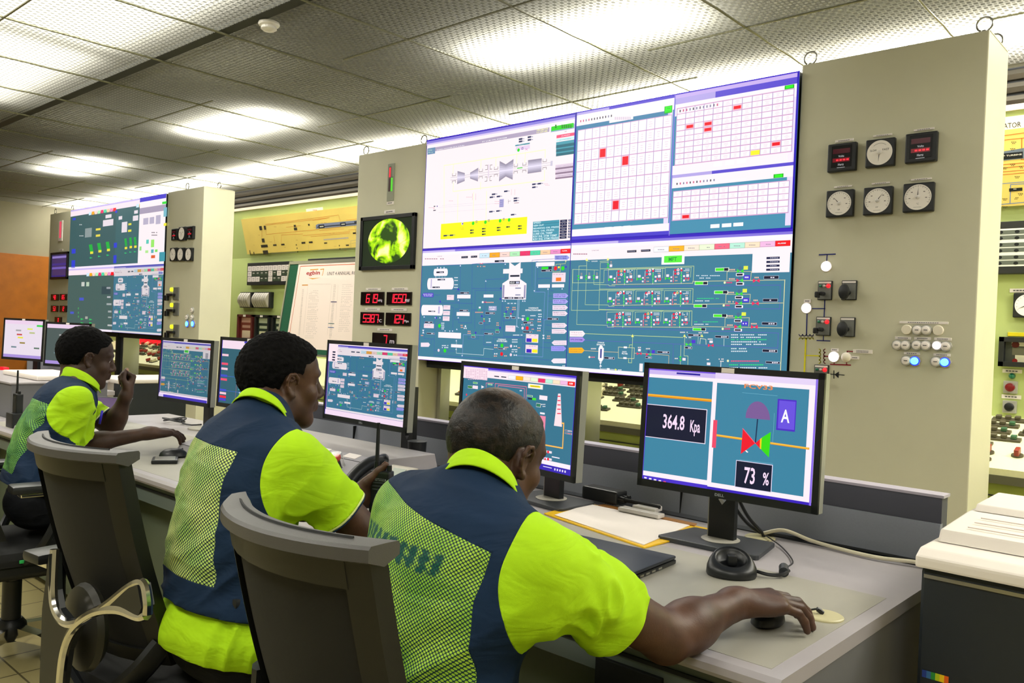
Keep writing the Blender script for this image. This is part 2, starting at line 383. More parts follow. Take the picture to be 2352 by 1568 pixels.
def grid_tab(A, u0, u1, v0, v1, cols, rows, reds, split=True):
    A._r((u0, v1), (u1, v0), 'fffafc', 2); dx = (u1-u0)/cols; dy = (v1-v0)/rows
    for i in range(cols+1): A.line([(u0+dx*i, v0), (u0+dx*i, v1)], 'b79fcd', .0045, 3, raw=True)
    for j in range(rows+1): A.line([(u0, v0+dy*j), (u1, v0+dy*j)], 'd7a6cf', .0045 if j % 2 else .006, 3, raw=True)
    for i in range(cols):
        for j in range(rows):
            if (i, j) in reds:
                c = reds[(i, j)]; A._r((u0+dx*i+.004, v1-dy*j-.004), (u0+dx*(i+1)-.002, v1-dy*(j+1)+.004), 'fbb0c0' if c == RD else c, 4)
                A._r((u0+dx*i+.009, v1-dy*j-.008), (u0+dx*(i+1)-.007, v1-dy*(j+1)+.008), c, 5)
            elif random.random() < .8:
                for k in range(3):
                    w = dx*random.uniform(.2, .5); cx = u0+dx*(i+.5); cy = v1-dy*(j+.28+.2*k)
                    A._r((cx-w/2, cy), (cx+w/2, cy-min(.0035, dy*.07)), 'e9cfe2', 3)
def winbar(A, u0, u1, v1, h1=.02, h2=.055):
    A._r((u0, v1), (u1, v1-h1), '5a4ad0', 2); A._r((u0, v1), (u0+(u1-u0)*.35, v1-h1), 'b6a8e8', 3); A._r((u0, v1-h1), (u1, v1-h1-h2), 'fff2f6', 2)
    for i in range(12): A._r((u0+.03+i*.022, v1-h1-h2*.5), (u0+.038+i*.022, v1-h1-h2*.7), random.choice(['404050', 'd05080', '8080a0']), 3)
def art_alarm():
    A = Art(PW, 1300, 160, .25513); u0, u1, v0, v1 = WXM, WX1, WZM, WZ1
    A._r((u0, v1), (u1, v0), '4590b0', 0)
    uA = PW.uv(1300+985*.25513, 160+225*.25513)[0]
    # left window
    winbar(A, u0+.006, uA, v1-.004, .018, .07); A._r((u0+.006, v1-.092), (uA-.03, v1-.185), '4384ac', 1)
    A._r((uA-.045, v1-.03), (uA-.012, v0+.07), 'eadcf8', 1); A._r((u0+.006, v0+.075), (uA, v0+.03), 'fff2f6', 1); A._r((u0, v0+.03), (uA, v0), '4a3ccc', 1)
    A.rect(888, 332, 956, 385, '0fb510', 3); A.rect(895, 335, 950, 378, '27f41c', 4); A.scrib(900, 350, 940, 345, '108010', 5, 3); A.scrib(903, 375, 938, 372, '108010', 5, 3)
    A.rect(392, 440, 605, 445, 'fff4f8', 2); A.scrib(440, 452, 590, 425, 'e0d0e0', 4, 8)
    a = A.m(110, 548); b = A.m(915, 1330)
    grid_tab(A, a[0], b[0], b[1], a[1], 12, 9, {(3, 2): RD, (6, 3): RD, (5, 7): RD})
    for i in range(3): A.rect(348+i*85, 1418-i*6, 410+i*85, 1478-i*7, 'fffafc', 3)
    # right top window
    vm = A.m(2040, 830)[1]
    winbar(A, uA+.004, u1-.008, v1-.03, .035, .07); A._r((uA, v1), (u1, v1-.03), 'c8b0ee', 1)
    A._r((uA, v1), (u1, v1-.008), '4028c8', 3)
    A._r((u1-.045, v1-.03), (u1-.012, v0+.02), 'eadcf8', 1)
    A.rect(1970, 145, 2056, 165, '0fb510', 3); A.rect(1980, 148, 2046, 160, '27f41c', 4)
    A.rect(1378, 250, 1642, 228, 'fff4f8', 2)
    a = A.m(1002, 352); b = A.m(2030, 735)
    grid_tab(A, a[0], b[0], b[1], a[1], 12, 9.0 and 10, {(6, 1): RD, (1, 3): RD, (3, 3): RD, (3, 4): RD, (10, 8): RD, (8, 9): 'fdf42c'})
    for i in range(3): A.rect(1330+i*105, 838-i*14, 1406+i*107, 866-i*14, 'fffafc', 3)
    A._r((uA, vm+.055), (u1-.02, vm), 'fff2f6', 1); winbar(A, uA+.004, u1-.012, vm, .018, .06)
    A.rect(1870, 942, 1958, 968, '0fb510', 3); A.rect(1882, 946, 1948, 966, '27f41c', 4)
    A.rect(1322, 1003, 1622, 990, 'fff4f8', 2)
    a = A.m(968, 1098); b = A.m(2000, 1285)
    grid_tab(A, a[0], b[0], b[1], a[1], 12, 5, {(1, 4): RD})
    for i in range(3): A.rect(1302+i*103, 1393-i*7, 1382+i*107, 1422-i*8, 'fffafc', 3)
    A._r((u1-.012, v1), (u1, v0), '2a10b4', 5); A._r((uA-.004, v1), (uA+.003, v0), '8a78e0', 5); A._r((u0, v1), (u0+.006, v0), '2a18a0', 4)
    A._r((u0, v0+.008), (u1, v0), '2a10b4', 5); A._r((u0, v1), (u1, v1-.007), '4028c8', 4)
    return A
def bow(A, x, y, s, c1, c2=None, vert=False, l=6):
    c2 = c2 or c1
    if vert: A.poly([(x-s*.6, y-s), (x+s*.6, y-s), (x, y)], c1, l); A.poly([(x-s*.6, y+s), (x+s*.6, y+s), (x, y)], c2, l)
    else: A.poly([(x-s, y-s*.6), (x-s, y+s*.6), (x, y)], c1, l); A.poly([(x+s, y-s*.6), (x+s, y+s*.6), (x, y)], c2, l)
def val(A, x0, y0, x1, y1, l=6, s=3):
    A.rect(x0, y0, x1, y1, BK, l, 'e8e8ff', 2); A.scrib(x0+(x1-x0)*.45, y0+(y1-y0)*.34, x1-(x1-x0)*.1, y1-(y1-y0)*.3, 'e8e8f6', l+3, s)
def arrow_tag(A, x0, y0, x1, y1, c, t=(), tc='303060', right=True, l=4):
    ym = (y0+y1)/2; d = abs(x1-x0)*.16
    if right: A.poly([(x0, y0), (x1-d, y0-1), (x1, ym), (x1-d, y1+1), (x0, y1)], c, l)
    else: A.poly([(x0+d, y0), (x1, y0), (x1, y1), (x0+d, y1), (x0, ym)], c, l)
    n = len(t)
    for i, s in enumerate(t):
        h = (y1-y0)/(n+.6); yy = y0+h*(i+.45); xa = x0+(d*.9 if not right else abs(x1-x0)*.07); xb = x1-(d*1.1 if right else abs(x1-x0)*.07)
        A.text(xa, yy+2, xb, yy+h*.62, s, tc, l+2, True)
def header(A, u0, u1, v0, v1, btns, xs, y0, y1, dy, indigo=True):
    A._r((u0, v1), (u1, v0), TEAL, 0)
    A._r((u0, v1), (u1, v1-.013), '3a1cc0', 1); A._r((u0+(u1-u0)*.25, v1-.013), (u1, v1-.028), '8474dc', 1); A._r((u0, v1-.013), (u0+(u1-u0)*.25, v1-.028), 'c8b8f0', 1)
    A._r((u0, v1-.028), (u1, v1-.126), 'fff0f4', 1); A._r((u0, v1-.028), (u1, v1-.05), 'fbf4ff', 2)
    btnrow(A, xs, y0, y1, btns, dy)
    A._r((u0, v1), (u0+.005, v0), '2a18a0', 4); A._r((u0, v0+.026), (u1, v0+.003), 'fff4fb', 5); A._r((u0, v0+.003), (u1, v0), '6a30c0', 5)
def art_cond():
    A = Art(PW, 960, 550, .20408); header(A, WX0, WXM, WZ0, WZM, BTN, (693, 1720), 155, 212, -58)
    A.crop(960, 550, .20408)
    A.text(220, 195, 272, 183, 'UNIT#5', '705080', 4); A.scrib(80, 222, 300, 212, 'b08098', 4, 9)
    A.rect(490, 188, 563, 208, BK, 4); A.rect(598, 183, 668, 202, BK, 4); A.scrib(496, 195, 556, 198, 'd0d0f0', 8, 5); A.scrib(604, 190, 660, 193, 'd0d0f0', 8, 5)
    A.text(1625, 128+5, 1678, 128-8, 'ALARM', 'ffffff', 6, True)
    bl = lambda p, c=BL, w=4: A.line(p, c, w, 2)
    bl([(222, 320), (225, 290), (480, 284), (470, 640), (462, 830), (458, 935), (602, 937), (612, 275), (700, 268)]); bl([(722, 268), (985, 262), (985, 440), (766, 450), (740, 1185), (860, 1190)])
    bl([(385, 556), (462, 560), (462, 580), (430, 582), (425, 700), (460, 702)]); bl([(610, 550), (940, 548)]); bl([(640, 1000), (645, 570), (940, 570)])
    bl([(252, 712), (620, 718)]); bl([(610, 790), (750, 792)]); bl([(455, 780), (418, 782), (415, 900), (458, 902)]); bl([(370, 760), (400, 762), (392, 1030)])
    bl([(190, 870), (182, 1300), (500, 1320), (1195, 1370), (1205, 1100), (968, 1088), (970, 720)]); bl([(182, 1120), (150, 1118), (148, 1185)]); bl([(180, 625), (255, 622)])
    bl([(500, 1310), (512, 1068), (740, 1078)], '8aa0e0'); bl([(568, 1080), (566, 1115), (680, 1118), (680, 1080)]); bl([(712, 1060), (715, 1012), (935, 1015), (950, 700)])
    bl([(948, 715), (955, 915), (1050, 905), (1045, 745), (985, 740)]); bl([(1125, 680), (1112, 975), (1135, 990)], 'b8d0f0', 5); bl([(1140, 680), (1130, 880), (1165, 890)], 'b8d0f0', 5)
    bl([(1160, 895), (1560, 895)]); bl([(1160, 995), (1395, 998), (1405, 900)]); bl([(1468, 560), (1455, 900), (1420, 905), (1405, 1320), (1100, 1305)], '7f9be0')
    bl([(1285, 530), (1285, 232), (1540, 215)]); bl([(1350, 245), (1325, 248), (1318, 590), (1430, 592), (1415, 900)], '7f9be0'); bl([(1350, 300), (1340, 580), (1368, 580), (1370, 540)])
    bl([(1345, 440), (1500, 432), (1496, 575), (1525, 575)]); bl([(1465, 635), (1530, 632)]); bl([(1465, 695), (1520, 695)]); bl([(1440, 960), (1508, 965)]); bl([(1440, 1022), (1508, 1030)]); bl([(1412, 1155), (1510, 1160)]); bl([(1200, 1335), (1500, 1358)])
    bl([(850, 1280), (850, 1098), (1180, 1106), (1172, 1300)]); bl([(435, 1140), (432, 1278), (738, 1300), (742, 1225), (850, 1235)], 'd8e8e8'); bl([(340, 1250), (412, 1256)]); bl([(750, 855), (812, 852), (808, 955), (750, 960)]); bl([(220, 1248), (188, 1246)])
    bl([(78, 860), (66, 1110), (150, 1118)]); bl([(200, 410), (200, 430)], 'c8d4ea'); bl([(1180, 1168), (1360, 1180), (1365, 1210), (1500, 1220)])
    # drums and vessels
    def drum(x0, y0, x1, y1):
        A.rect(x0+15, y0, x1-15, y1, WH, 4); h = (y1-y0)/2
        for x in (x0+15, x1-15): A.circ(x, (y0+y1)/2, h, WH, 4, 16, sx=.45)
    drum(175, 330, 340, 408); drum(110, 435, 400, 560); drum(42, 735, 280, 855)
    A.rect(148, 445, 156, 548, 'b8b0d8', 6); A.rect(232, 752, 246, 832, 'b8b0d8', 6)
    for x in (205, 240, 275, 305): A.line([(x, 408), (x, 432)], 'c8d4ea', 3, 3)
    for x in (222, 258, 296): A.circ(x, 318, 9, 'dfe6f6', 5)
    for r in ((210, 358, 296, 378), (222, 442, 308, 460), (165, 528, 248, 546), (118, 798, 198, 816), (478, 590, 575, 612), (470, 788, 565, 810), (866, 232, 972, 254), (762, 815, 868, 840), (80, 920, 165, 942), (100, 1046, 188, 1068), (748, 1048, 848, 1072), (1188, 922, 1294, 948), (1184, 1028, 1286, 1052), (1460, 880, 1580, 906), (904, 1218, 1000, 1240), (1040, 398, 1146, 420), (975, 646, 1078, 668), (1084, 646, 1190, 668), (1392, 338, 1505, 360)): val(A, *r)
    A.rect(444, 620, 592, 662, WH, 4); A.rect(438, 815, 582, 860, WH, 4); A.rect(742, 618, 850, 652, WH, 4); A.rect(232, 1040, 484, 1115, WH, 4); A.rect(375, 1176, 498, 1218, WH, 4)
    for r in ((328, 622, 406, 680), (288, 738, 364, 790), (285, 802, 360, 852), (282, 862, 356, 916), (70, 945, 180, 998), (988, 965, 1096, 1038), (1514, 375, 1660, 478), (1218, 1062, 1354, 1162), (1214, 1182, 1348, 1282)): A.rect(*r, 'f3dde8', 4); A.scrib(r[0]+10, r[1]+14, r[2]-12, r[1]+21, 'd0a8c4', 6, 4)
    A.rect(798, 748, 886, 800, 'a3a6cc', 4); A.text(806, 768, 878, 756, 'BLR FILL', 'ffffff', 6, True); A.text(816, 792, 866, 779, 'PUMP', 'ffffff', 6, True)
    A.rect(1556, 428, 1614, 468, 'fd7a14', 7)
    for y in (1110, 1230): A.rect(1224, y, 1280, y+44, '3a1cc0', 6); A.rect(1288, y+4, 1346, y+44, 'f8f01e', 6)
    A.rect(1332, 258, 1538, 296, WH, 4); A.rect(1356, 505, 1486, 542, WH, 4); A.rect(1510, 502, 1646, 538, WH, 4); A.rect(1395, 308, 1468, 334, GR, 7); A.rect(1474, 308, 1505, 332, BK, 7)
    # condenser
    A.poly([(1030, 252), (1092, 298), (1158, 252), (1156, 335), (1028, 335)], WH, 4); A.rect(962, 332, 1178, 378, WH, 5); A.rect(1026, 375, 1152, 450, WH, 4)
    A.poly([(1026, 445), (1152, 445), (1224, 495), (1216, 676), (948, 672), (952, 495)], WH, 4); A.rect(1034, 468, 1148, 500, BK, 6); A.text(1042, 494, 1090, 474, '62.5', 'ffffff', 9, True); A.rect(1106, 474, 1142, 494, 'b8bcd8', 9)
    A.rect(958, 512, 972, 660, '9a94b8', 6); A.rect(1198, 512, 1210, 660, '9a94b8', 6); A.scrib(1036, 515, 1132, 524, 'c8a8c0', 6, 5); A.rect(1098, 540, 1160, 554, '8f96b4', 6); A.rect(1098, 616, 1156, 630, '8f96b4', 6)
    # pumps and valves
    for x, y, c in ((245, 970, GR), (306, 1250, GR), (1238, 893, GR), (1232, 997, RD), (948, 1192, GR), (945, 1287, RD), (1551, 324, RD), (1633, 324, GR)): A.circ(x, y, 22 if x < 1400 else 24, c, 7, 18)
    for x, y in ((235, 1246), (1182, 897), (1180, 996), (1050, 1198), (1048, 1296)): A.circ(x, y, 17, 'f4d8e8', 6, 16)
    for x, y in ((1368, 898), (1364, 998), (880, 1188), (878, 1285), (1098, 1200), (1098, 1300)): bow(A, x, y, 17, 'f4f4fc')
    bow(A, 716, 272, 14, 'f03060'); bow(A, 754, 704, 16, 'f03060'); bow(A, 696, 790, 15, '30d050'); bow(A, 746, 905, 18, 'b8e060', 'f03060', True); bow(A, 808, 905, 18, 'f4f4fc', None, True); bow(A, 978, 848, 20, '70e070', None, True); bow(A, 1048, 848, 20, 'f03060', 'f4f4fc', True); bow(A, 624, 1074, 17, '50e060'); bow(A, 895, 1016, 18, '40d050'); bow(A, 534, 998, 16, 'f4f4fc'); A.circ(536, 975, 12, 'f4f4fc', 6); bow(A, 1415, 1095, 22, 'f4f4fc', None, True); bow(A, 62, 1035, 20, 'f4f4fc', None, True)
    for x, y in ((985, 275), (766, 465), (458, 680), (456, 878), (434, 1135), (432, 1232), (72, 868), (250, 878), (1350, 308), (1466, 555), (1625, 552), (480, 292), (440, 1008), (985, 690), (955, 690), (1182, 690), (1206, 690)):
        A.poly([(x-8, y+9), (x+8, y+9), (x, y-10)], 'dfe6ff', 6)
    for x, y in ((196, 882), (308, 1030), (360, 1032), (392, 1032), (1115, 980), (1134, 885), (1312, 580), (500, 1308)): A.poly([(x-8, y-9), (x+8, y-9), (x, y+10)], 'dfe6ff', 6)
    for x, y in ((935, 550), (930, 668), (457, 560), (252, 698), (208, 880), (995, 812), (1068, 812), (652, 1048), (926, 992), (1668, 308), (722, 862)): A.circ(x, y, 13, '3a22c8', 7, 6)
    for x, y in ((1008, 880), (1078, 880), (712, 940), (625, 1096), (895, 1040)): A.rect(x-22, y-11, x+22, y+11, BK, 6, 'e8e8ff', 3)
    for x, y, w in ((670, 302, 94), (646, 818, 92), (1268, 898, 40), (768, 706, 90), (482, 965, 28), (484, 988, 28), (562, 1032, 36), (560, 1054, 42), (996, 764, 36), (990, 786, 44), (1066, 764, 40), (1060, 786, 50), (886, 938, 28), (884, 962, 34), (860, 1214, 40), (856, 1310, 40), (1348, 924, 42), (1344, 1024, 42), (1456, 1086, 40), (1452, 1110, 44), (36, 1078, 30), (975, 1212, 50), (972, 1308, 54), (1125, 1216, 30), (1282, 1008, 28)):
        A.scrib(x, y-5, x+w, y+6, 'f0a890', 5, max(2, int(w/14)))
    for x, y, w in ((412, 428, 42), (412, 460, 42), (412, 508, 42), (410, 538, 44), (264, 940, 38), (264, 962, 36), (266, 984, 36), (268, 1004, 30), (1268, 856, 60), (1172, 858, 36), (1355, 840, 42), (1356, 866, 42), (1168, 958, 36), (1266, 962, 52), (1352, 966, 42), (1010, 718, 100), (770, 1156, 60), (1060, 1126, 66), (1060, 1152, 66), (1058, 1238, 66), (1056, 1262, 66), (272, 1192, 74), (272, 1214, 74), (1072, 1074, 110), (1628, 1420, 34)):
        A.scrib(x, y-5, x+w, y+6, 'e8ecf8', 5, max(2, int(w/12)))
    A.text(1246, 778, 1358, 763, 'CONDENSATE', 'ffffff', 5, True); A.text(1212, 803, 1392, 787, 'EXTRACTION PUMPS', 'ffffff', 5, True); A.text(902, 1130, 992, 1118, 'CONDENSATE', 'ffffff', 5, True); A.text(890, 1150, 1006, 1138, 'BOOSTER PUMPS', 'ffffff', 5, True)
    for x, y, c in ((1588, 312, 'f4e840'), (698, 765, 'f4f4fc'), (716, 250, 'f4f4fc'), (732, 704, 'f4f4fc')): A.rect(x-10, y-10, x+10, y+10, c, 6)
    A.line([(1555, 300), (1555, 278), (1660, 272), (1665, 240)], 'd8e080', 4, 4); A.line([(1605, 280), (1604, 362), (1520, 364), (1515, 300)], 'd8e080', 4, 4); A.poly([(1658, 248), (1674, 248), (1666, 230)], 'f4f8a0', 6)
    for x0, y0, x1, y1, c, t, rt in ((1540, 178, 1708, 228, '9aa0ec', ('EJECTOR', 'DRN U SEAL'), True), (1524, 606, 1694, 658, 'a9a6f0', ('CLSD CLNG', 'WTR HD TNK'), True), (1520, 672, 1692, 722, 'b0aaf4', ('EXT STM', 'WTR DRN SYS'), True), (1516, 738, 1690, 792, 'f0e0f0', ('GAS RTN CPN', 'STOP VALVE'), True), (1516, 806, 1688, 858, 'f3e2ee', ('MPW', 'SYSTEM'), True), (1510, 940, 1680, 992, 'f3e2ee', ('CHEMICAL', 'EQUIPMENT'), True), (1508, 1006, 1678, 1058, 'f3e2ee', ('CONDENSATE', 'POLISHER'), True), (1506, 1135, 1674, 1188, 'f3e2ee', ('CONDENSATE', 'POLISHER'), False), (1500, 1198, 1670, 1254, '9c98f0', ('LP TURBINE', 'HOOD SPRAY'), True), (1500, 1338, 1666, 1392, 'f6eaf4', ('CONDENSATE', 'POLISHER'), False), (34, 1160, 138, 1206, 'f3e2ee', (), True), (46, 600, 176, 648, '4a38c8', ('BLDR DRAIN', 'TANK'), False)):
        arrow_tag(A, x0, y0, x1, y1, c, t, 'ffffff' if c == '4a38c8' else ('8a6a90' if c[0] == 'f' else '2a2090'), rt)
    return A
def art_fuel():
    A = Art(PW, 1300, 530, .22959); header(A, WXM, WX1, WZ0, WZM, BTN2, (878, 2246), 160, 218, -68)
    A.crop(1300, 530, .22959)
    A.text(260, 203, 330, 190, 'UNIT#4', '705080', 4); A.scrib(75, 238, 218, 226, 'b08098', 4, 8); A.rect(614, 196, 706, 214, BK, 4); A.rect(752, 188, 846, 206, BK, 4); A.scrib(622, 202, 698, 206, 'd0d0f0', 8, 6); A.scrib(760, 194, 838, 198, 'd0d0f0', 8, 6)
    A.text(2118, 132, 2200, 116, 'ALARM', 'ffffff', 6, True)
    A.rect(960, 232, 1184, 332, 'fffaf8', 3); A.rect(984, 252, 1160, 314, '58f03c', 4); A.text(1028, 304, 1112, 262, 'MFT', '1e9a3c', 6, True)
    cr = lambda p, c='c2dba0', w=4: A.line(p, c, w, 2)
    pu = lambda p: A.line(p, '5a58c0', 4, 2)
    cr([(205, 480), (208, 300), (236, 304)]); cr([(128, 470), (130, 352), (208, 350)]); cr([(68, 520), (70, 385), (325, 392)]); cr([(282, 470), (284, 395)]); cr([(422, 380), (422, 300), (340, 305)], 'd8e8a8')
    cr([(345, 318), (420, 315)]); cr([(345, 318), (330, 785), (975, 800)]); cr([(68, 385), (55, 795), (330, 797)]); cr([(66, 520), (378, 518), (382, 392), (995, 375)]); cr([(64, 598), (970, 582)]); cr([(125, 490), (108, 936), (415, 944), (415, 962), (480, 962)])
    cr([(203, 490), (192, 738), (425, 742), (428, 755), (482, 756)]); cr([(280, 490), (280, 536), (430, 540), (432, 550), (492, 550)]); cr([(345, 380), (1280, 352), (1275, 500)], 'd0e090'); cr([(335, 582), (1272, 578), (1268, 720)], 'd0e090'); cr([(330, 790), (1262, 800), (1258, 950)], 'd0e090')
    for y0, y1, y2 in ((470, 536, 505), (690, 744, 735), (900, 955, 955)):
        cr([(460, y1+2), (1268, y1-12 if y0 < 900 else y1+10), (1270, y2), (2182 if y0 < 600 else 2170, y2-14 if y0 < 900 else y2+16)], 'd8cf98', 5)
    cr([(2190, 490), (2146, 1410)], 'ece6a8', 7)
    pu([(420, 370), (412, 560), (2145, 542), (2138, 780), (408, 766), (402, 968), (1050, 990), (2126, 1022), (2118, 1172), (1070, 1130), (60, 1088)]); A.line([(195, 1028), (1170, 1066)], 'd8ec90', 4, 2); pu([(1075, 1132), (1070, 1330)])
    # burner groups: three rows of three
    for r, (Y, dy) in enumerate(((380, 0), (597, 0), (808, 0))):
        for k in range(3):
            X = 430+k*284-r*8+(k == 2)*0; y = Y-k*6+(k*6 if r else 0)
            if r: y = Y
            c1 = 'e81c40'
            cr([(X-6, y+120), (X-4, y+5-k*2), (X+270 if k < 2 else X+262, y-2)]); cr([(X+250, y+95), (X+254, y-2)])
            bow(A, X+20, y+108, 24, '28dc28'); bow(A, X+216, y+108, 22, 'f0285c'); A.rect(X+8, y+68, X+34, y+92, 'fce8f0', 6); A.rect(X+208, y+66, X+234, y+92, 'fce8f0', 6)
            A.circ(X+98, y+26, 13, c1, 6); A.circ(X+126, y+22, 15, 'fff4f8' if (r+k) % 3 else 'c8f080', 6); A.circ(X+126, y+22, 8, 'f05070', 7)
            if r != 1: A.circ(X+98, y+60, 13, c1, 6); A.circ(X+126, y+58, 14, 'fff4f8', 6); A.circ(X+126, y+58, 7, 'f05070', 7)
            else: A.line([(X+80, y+62), (X+112, y+62), (X+114, y+35)], 'fff4f8', 3, 6); A.rect(X+98, y+30, X+116, y+48, 'fce8f0', 7)
            A.line([(X+80, y+30), (X+76, y+140)], 'f0e8e8', 4, 4); bow(A, X+78, y+96, 13, 'f0285c', 'f0285c', True, 6); bow(A, X+78, y+132, 13, 'f0285c', 'f0285c', True, 6)
            A.rect(X+50, y+88, X+66, y+104, 'fce8f0', 6); A.rect(X+48, y+124, X+64, y+140, 'fce8f0', 6)
            A.circ(X+160, y+26, 12, c1, 6); A.circ(X+158, y+10, 10, 'fff4f8', 6); A.line([(X+160, y+36), (X+156, y+160)], 'f0f0e0', 4, 4)
            for q in (62, 92, 128): bow(A, X+158, y+q, 15, '38e048', '38e048', True, 6)
            for q in (85, 128): A.rect(X+176, y+q-9, X+194, y+q+9, 'fce8f0', 6)
            for q in (14, 30): A.scrib(X+182, y+q-3, X+242, y+q+5, 'f4f4fa', 5, 4)
            for q, xx in ((94, 94), (130, 94), (50, 206), (124, 210)): A.scrib(X+xx, y+q-4, X+xx+28, y+q+5, 'f0b090', 5, 2)
            A.line([(X+156, y+160), (X+155, y+180)], '5a58c0', 4, 3)
    for r, Y in enumerate((440, 668, 902)):
        o = -10*r
        A.rect(1495+o, Y-70, 1632+o, Y-36, 'f0fff0', 5); A.rect(1500+o, Y-66, 1580+o, Y-40, '48e828', 6); A.rect(1584+o, Y-68, 1626+o, Y-40, BK, 7); A.rect(1290+o, Y+66, 1420+o, Y+100, 'f0fff0', 5); A.rect(1294+o, Y+70, 1372+o, Y+96, '48e828', 6); A.rect(1376+o, Y+70, 1416+o, Y+96, BK, 7)
        cr([(1610+o, Y+52), (1612+o, Y-32), (1855+o, Y-34), (1848+o, Y+50)], 'd8cf98', 5); bow(A, 1745+o, Y-38, 33, '38e038'); bow(A, 1740+o, Y+56, 33, 'f0285c', '48e040'); bow(A, 1906+o, Y+58, 34, 'f0285c')
        A.circ(1745+o, Y-68, 17, '4a6a90', 5); A.circ(1742+o, Y+26, 17, '4a6a90', 5); A.rect(1780+o, Y-88, 1822+o, Y-52, 'e8f04a', 7); A.rect(1780+o, Y+4, 1842+o, Y+46, '4a34d0', 7); A.scrib(1792+o, Y+18, 1832+o, Y+32, 'ffffff', 9, 3)
        for q in (-2, 90): A.rect(1704+o, Y+q-14, 1782+o, Y+q+14, 'fffaff', 6); A.rect(1710+o, Y+q-9, 1770+o, Y+q+9, BK, 7)
        val(A, 1982+o, Y+10, 2130+o, Y+42, 6); A.circ(1590+o, Y+78, 12, 'f8f8c0', 6)
        for x, yy in ((1635, -52), (1632, 40), (1872, 26)): A.scrib(x+o, Y+yy-6, x+62+o, Y+yy+8, 'f0c0a0', 5, 4)
        A.scrib(1608+o, Y+72, 1668+o, Y+84, 'f03070', 6, 4)
        A.scrib(1305+o, Y+4, 1545+o, Y+12, '30e080' if r else 'e8f0f8', 5, 14); A.scrib(1305+o, Y+28, 1450+o, Y+37, 'e8f0f8', 5, 9)
    for x, y in ((126, 468), (204, 466), (281, 466), (422, 350)): bow(A, x, y, 22, '28dc38', None, True); A.rect(x+18, y-14, x+42, y+12, 'fce8f0', 6); A.scrib(x+24, y-46, x+40, y-40, 'f0b090', 5, 2); A.scrib(x+24, y-30, x+40, y-24, 'f0b090', 5, 2)
    for x in (210, 422): A.poly([(x-13, 300-(x > 300)*6), (x+13, 300-(x > 300)*6), (x, 272-(x > 300)*6)], 'f6f880', 6)
    A.text(170, 272, 248, 260, 'BOILER TOP', 'ffffff', 5); A.text(380, 264, 462, 250, 'BOILER TOP', 'ffffff', 5); A.text(256, 310, 318, 298, 'GASLESS', 'ffffff', 5, True)
    A.rect(1870, 192, 2236, 412, 'fff2f6', 4)
    for i in range(4): A.rect(2008-i, 262+i*39, 2140-i, 280+i*39, '141a48', 6); A.scrib(2045, 268+i*39, 2130, 274+i*39, 'd0d0e8', 8, 5)
    for x0, y0, x1, y1, c, t in ((38, 1000, 194, 1058, 'fff0f4', ('VENT', 'CONNECTION')), (38, 1064, 192, 1112, 'a890e8', ('LPG SYSTEM',)), (30, 1168, 186, 1222, 'ffb414', ('NATURAL GAS', 'DISTRIB SYS'))): arrow_tag(A, x0, y0, x1, y1, c, t, '2a2060' if c != 'fff0f4' else 'c090a8')
    A.line([(186, 1198), (525, 1215)], 'e8c890', 4, 2); A.rect(328, 1168, 376, 1288, 'fff4f8', 5); A.circ(352, 1168, 24, 'fff4f8', 5); A.circ(350, 1286, 24, 'fff4f8', 5); A.rect(346, 1180, 358, 1272, '303a90', 7); A.text(318, 1122, 384, 1112, 'STORAGE', 'ffffff', 5, True); A.text(308, 1144, 392, 1132, 'SEPARATOR', 'ffffff', 5, True)
    A.line([(348, 1305), (344, 1378), (500, 1388)], 'f4f4f8', 4, 4); bow(A, 348, 1335, 22, 'f4f4fc', None, True); A.poly([(492, 1376), (492, 1400), (515, 1388)], 'f0f460', 6); A.rect(412, 1372, 438, 1392, 'f4f4f8', 6); A.scrib(522, 1386, 560, 1396, 'f4f4f8', 5, 3); A.circ(236, 1262, 11, 'f4f4e0', 6); A.scrib(246, 1258, 295, 1268, 'f07090', 5, 3)
    val(A, 384, 1258, 486, 1286); val(A, 915, 1200, 1036, 1228); val(A, 1222, 1030, 1346, 1056); val(A, 1494, 1046, 1630, 1074); val(A, 1968, 1182, 2116, 1218); val(A, 2000, 1302, 2142, 1332); val(A, 796, 1256, 860, 1278); val(A, 1192, 1156, 1264, 1182)
    A.line([(526, 1270), (526, 1162), (686, 1170), (682, 1278), (524, 1272)], 'e8e8b0', 4, 4); A.line([(628, 1280), (626, 1318), (658, 1320), (668, 1060)], 'd8ec90', 4, 4); A.line([(635, 1165), (637, 1140), (664, 1140)], 'd8ec90', 4, 4); A.text(566, 1216, 610, 1204, 'DUTY', 'ffffff', 5, True); A.text(560, 1234, 620, 1222, 'FILTER', 'ffffff', 5, True)
    for x, y in ((596, 1165), (592, 1272)): A.rect(x-16, y-10, x+16, y+10, 'fff4f8', 6)
    A.line([(686, 1224), (860, 1232), (1030, 1245), (1028, 1330)], 'e8c890', 4, 3); bow(A, 734, 1228, 24, 'f0285c'); bow(A, 828, 1236, 26, 'f0285c', '48e040'); A.rect(724, 1180, 750, 1205, 'fce8f0', 6); A.circ(828, 1208, 15, '3a4a88', 6); A.rect(862, 1192, 890, 1224, '4a34d0', 6)
    bow(A, 1228, 1136, 30, '48e040'); A.circ(1230, 1104, 18, '4a6a90', 5); A.rect(1260, 1090, 1296, 1124, '4a34d0', 6); bow(A, 1450, 1146, 28, 'f0285c'); A.rect(1438, 1096, 1470, 1122, 'fce8f0', 6); bow(A, 1146, 1278, 22, '28dc38', None, True); A.rect(1168, 1270, 1198, 1298, 'fce8f0', 6)
    for x in (668, 1188, 1362): A.poly([(x-14, 1062-(x > 700)*2), (x+14, 1062), (x, 1032)], 'f0f480', 6)
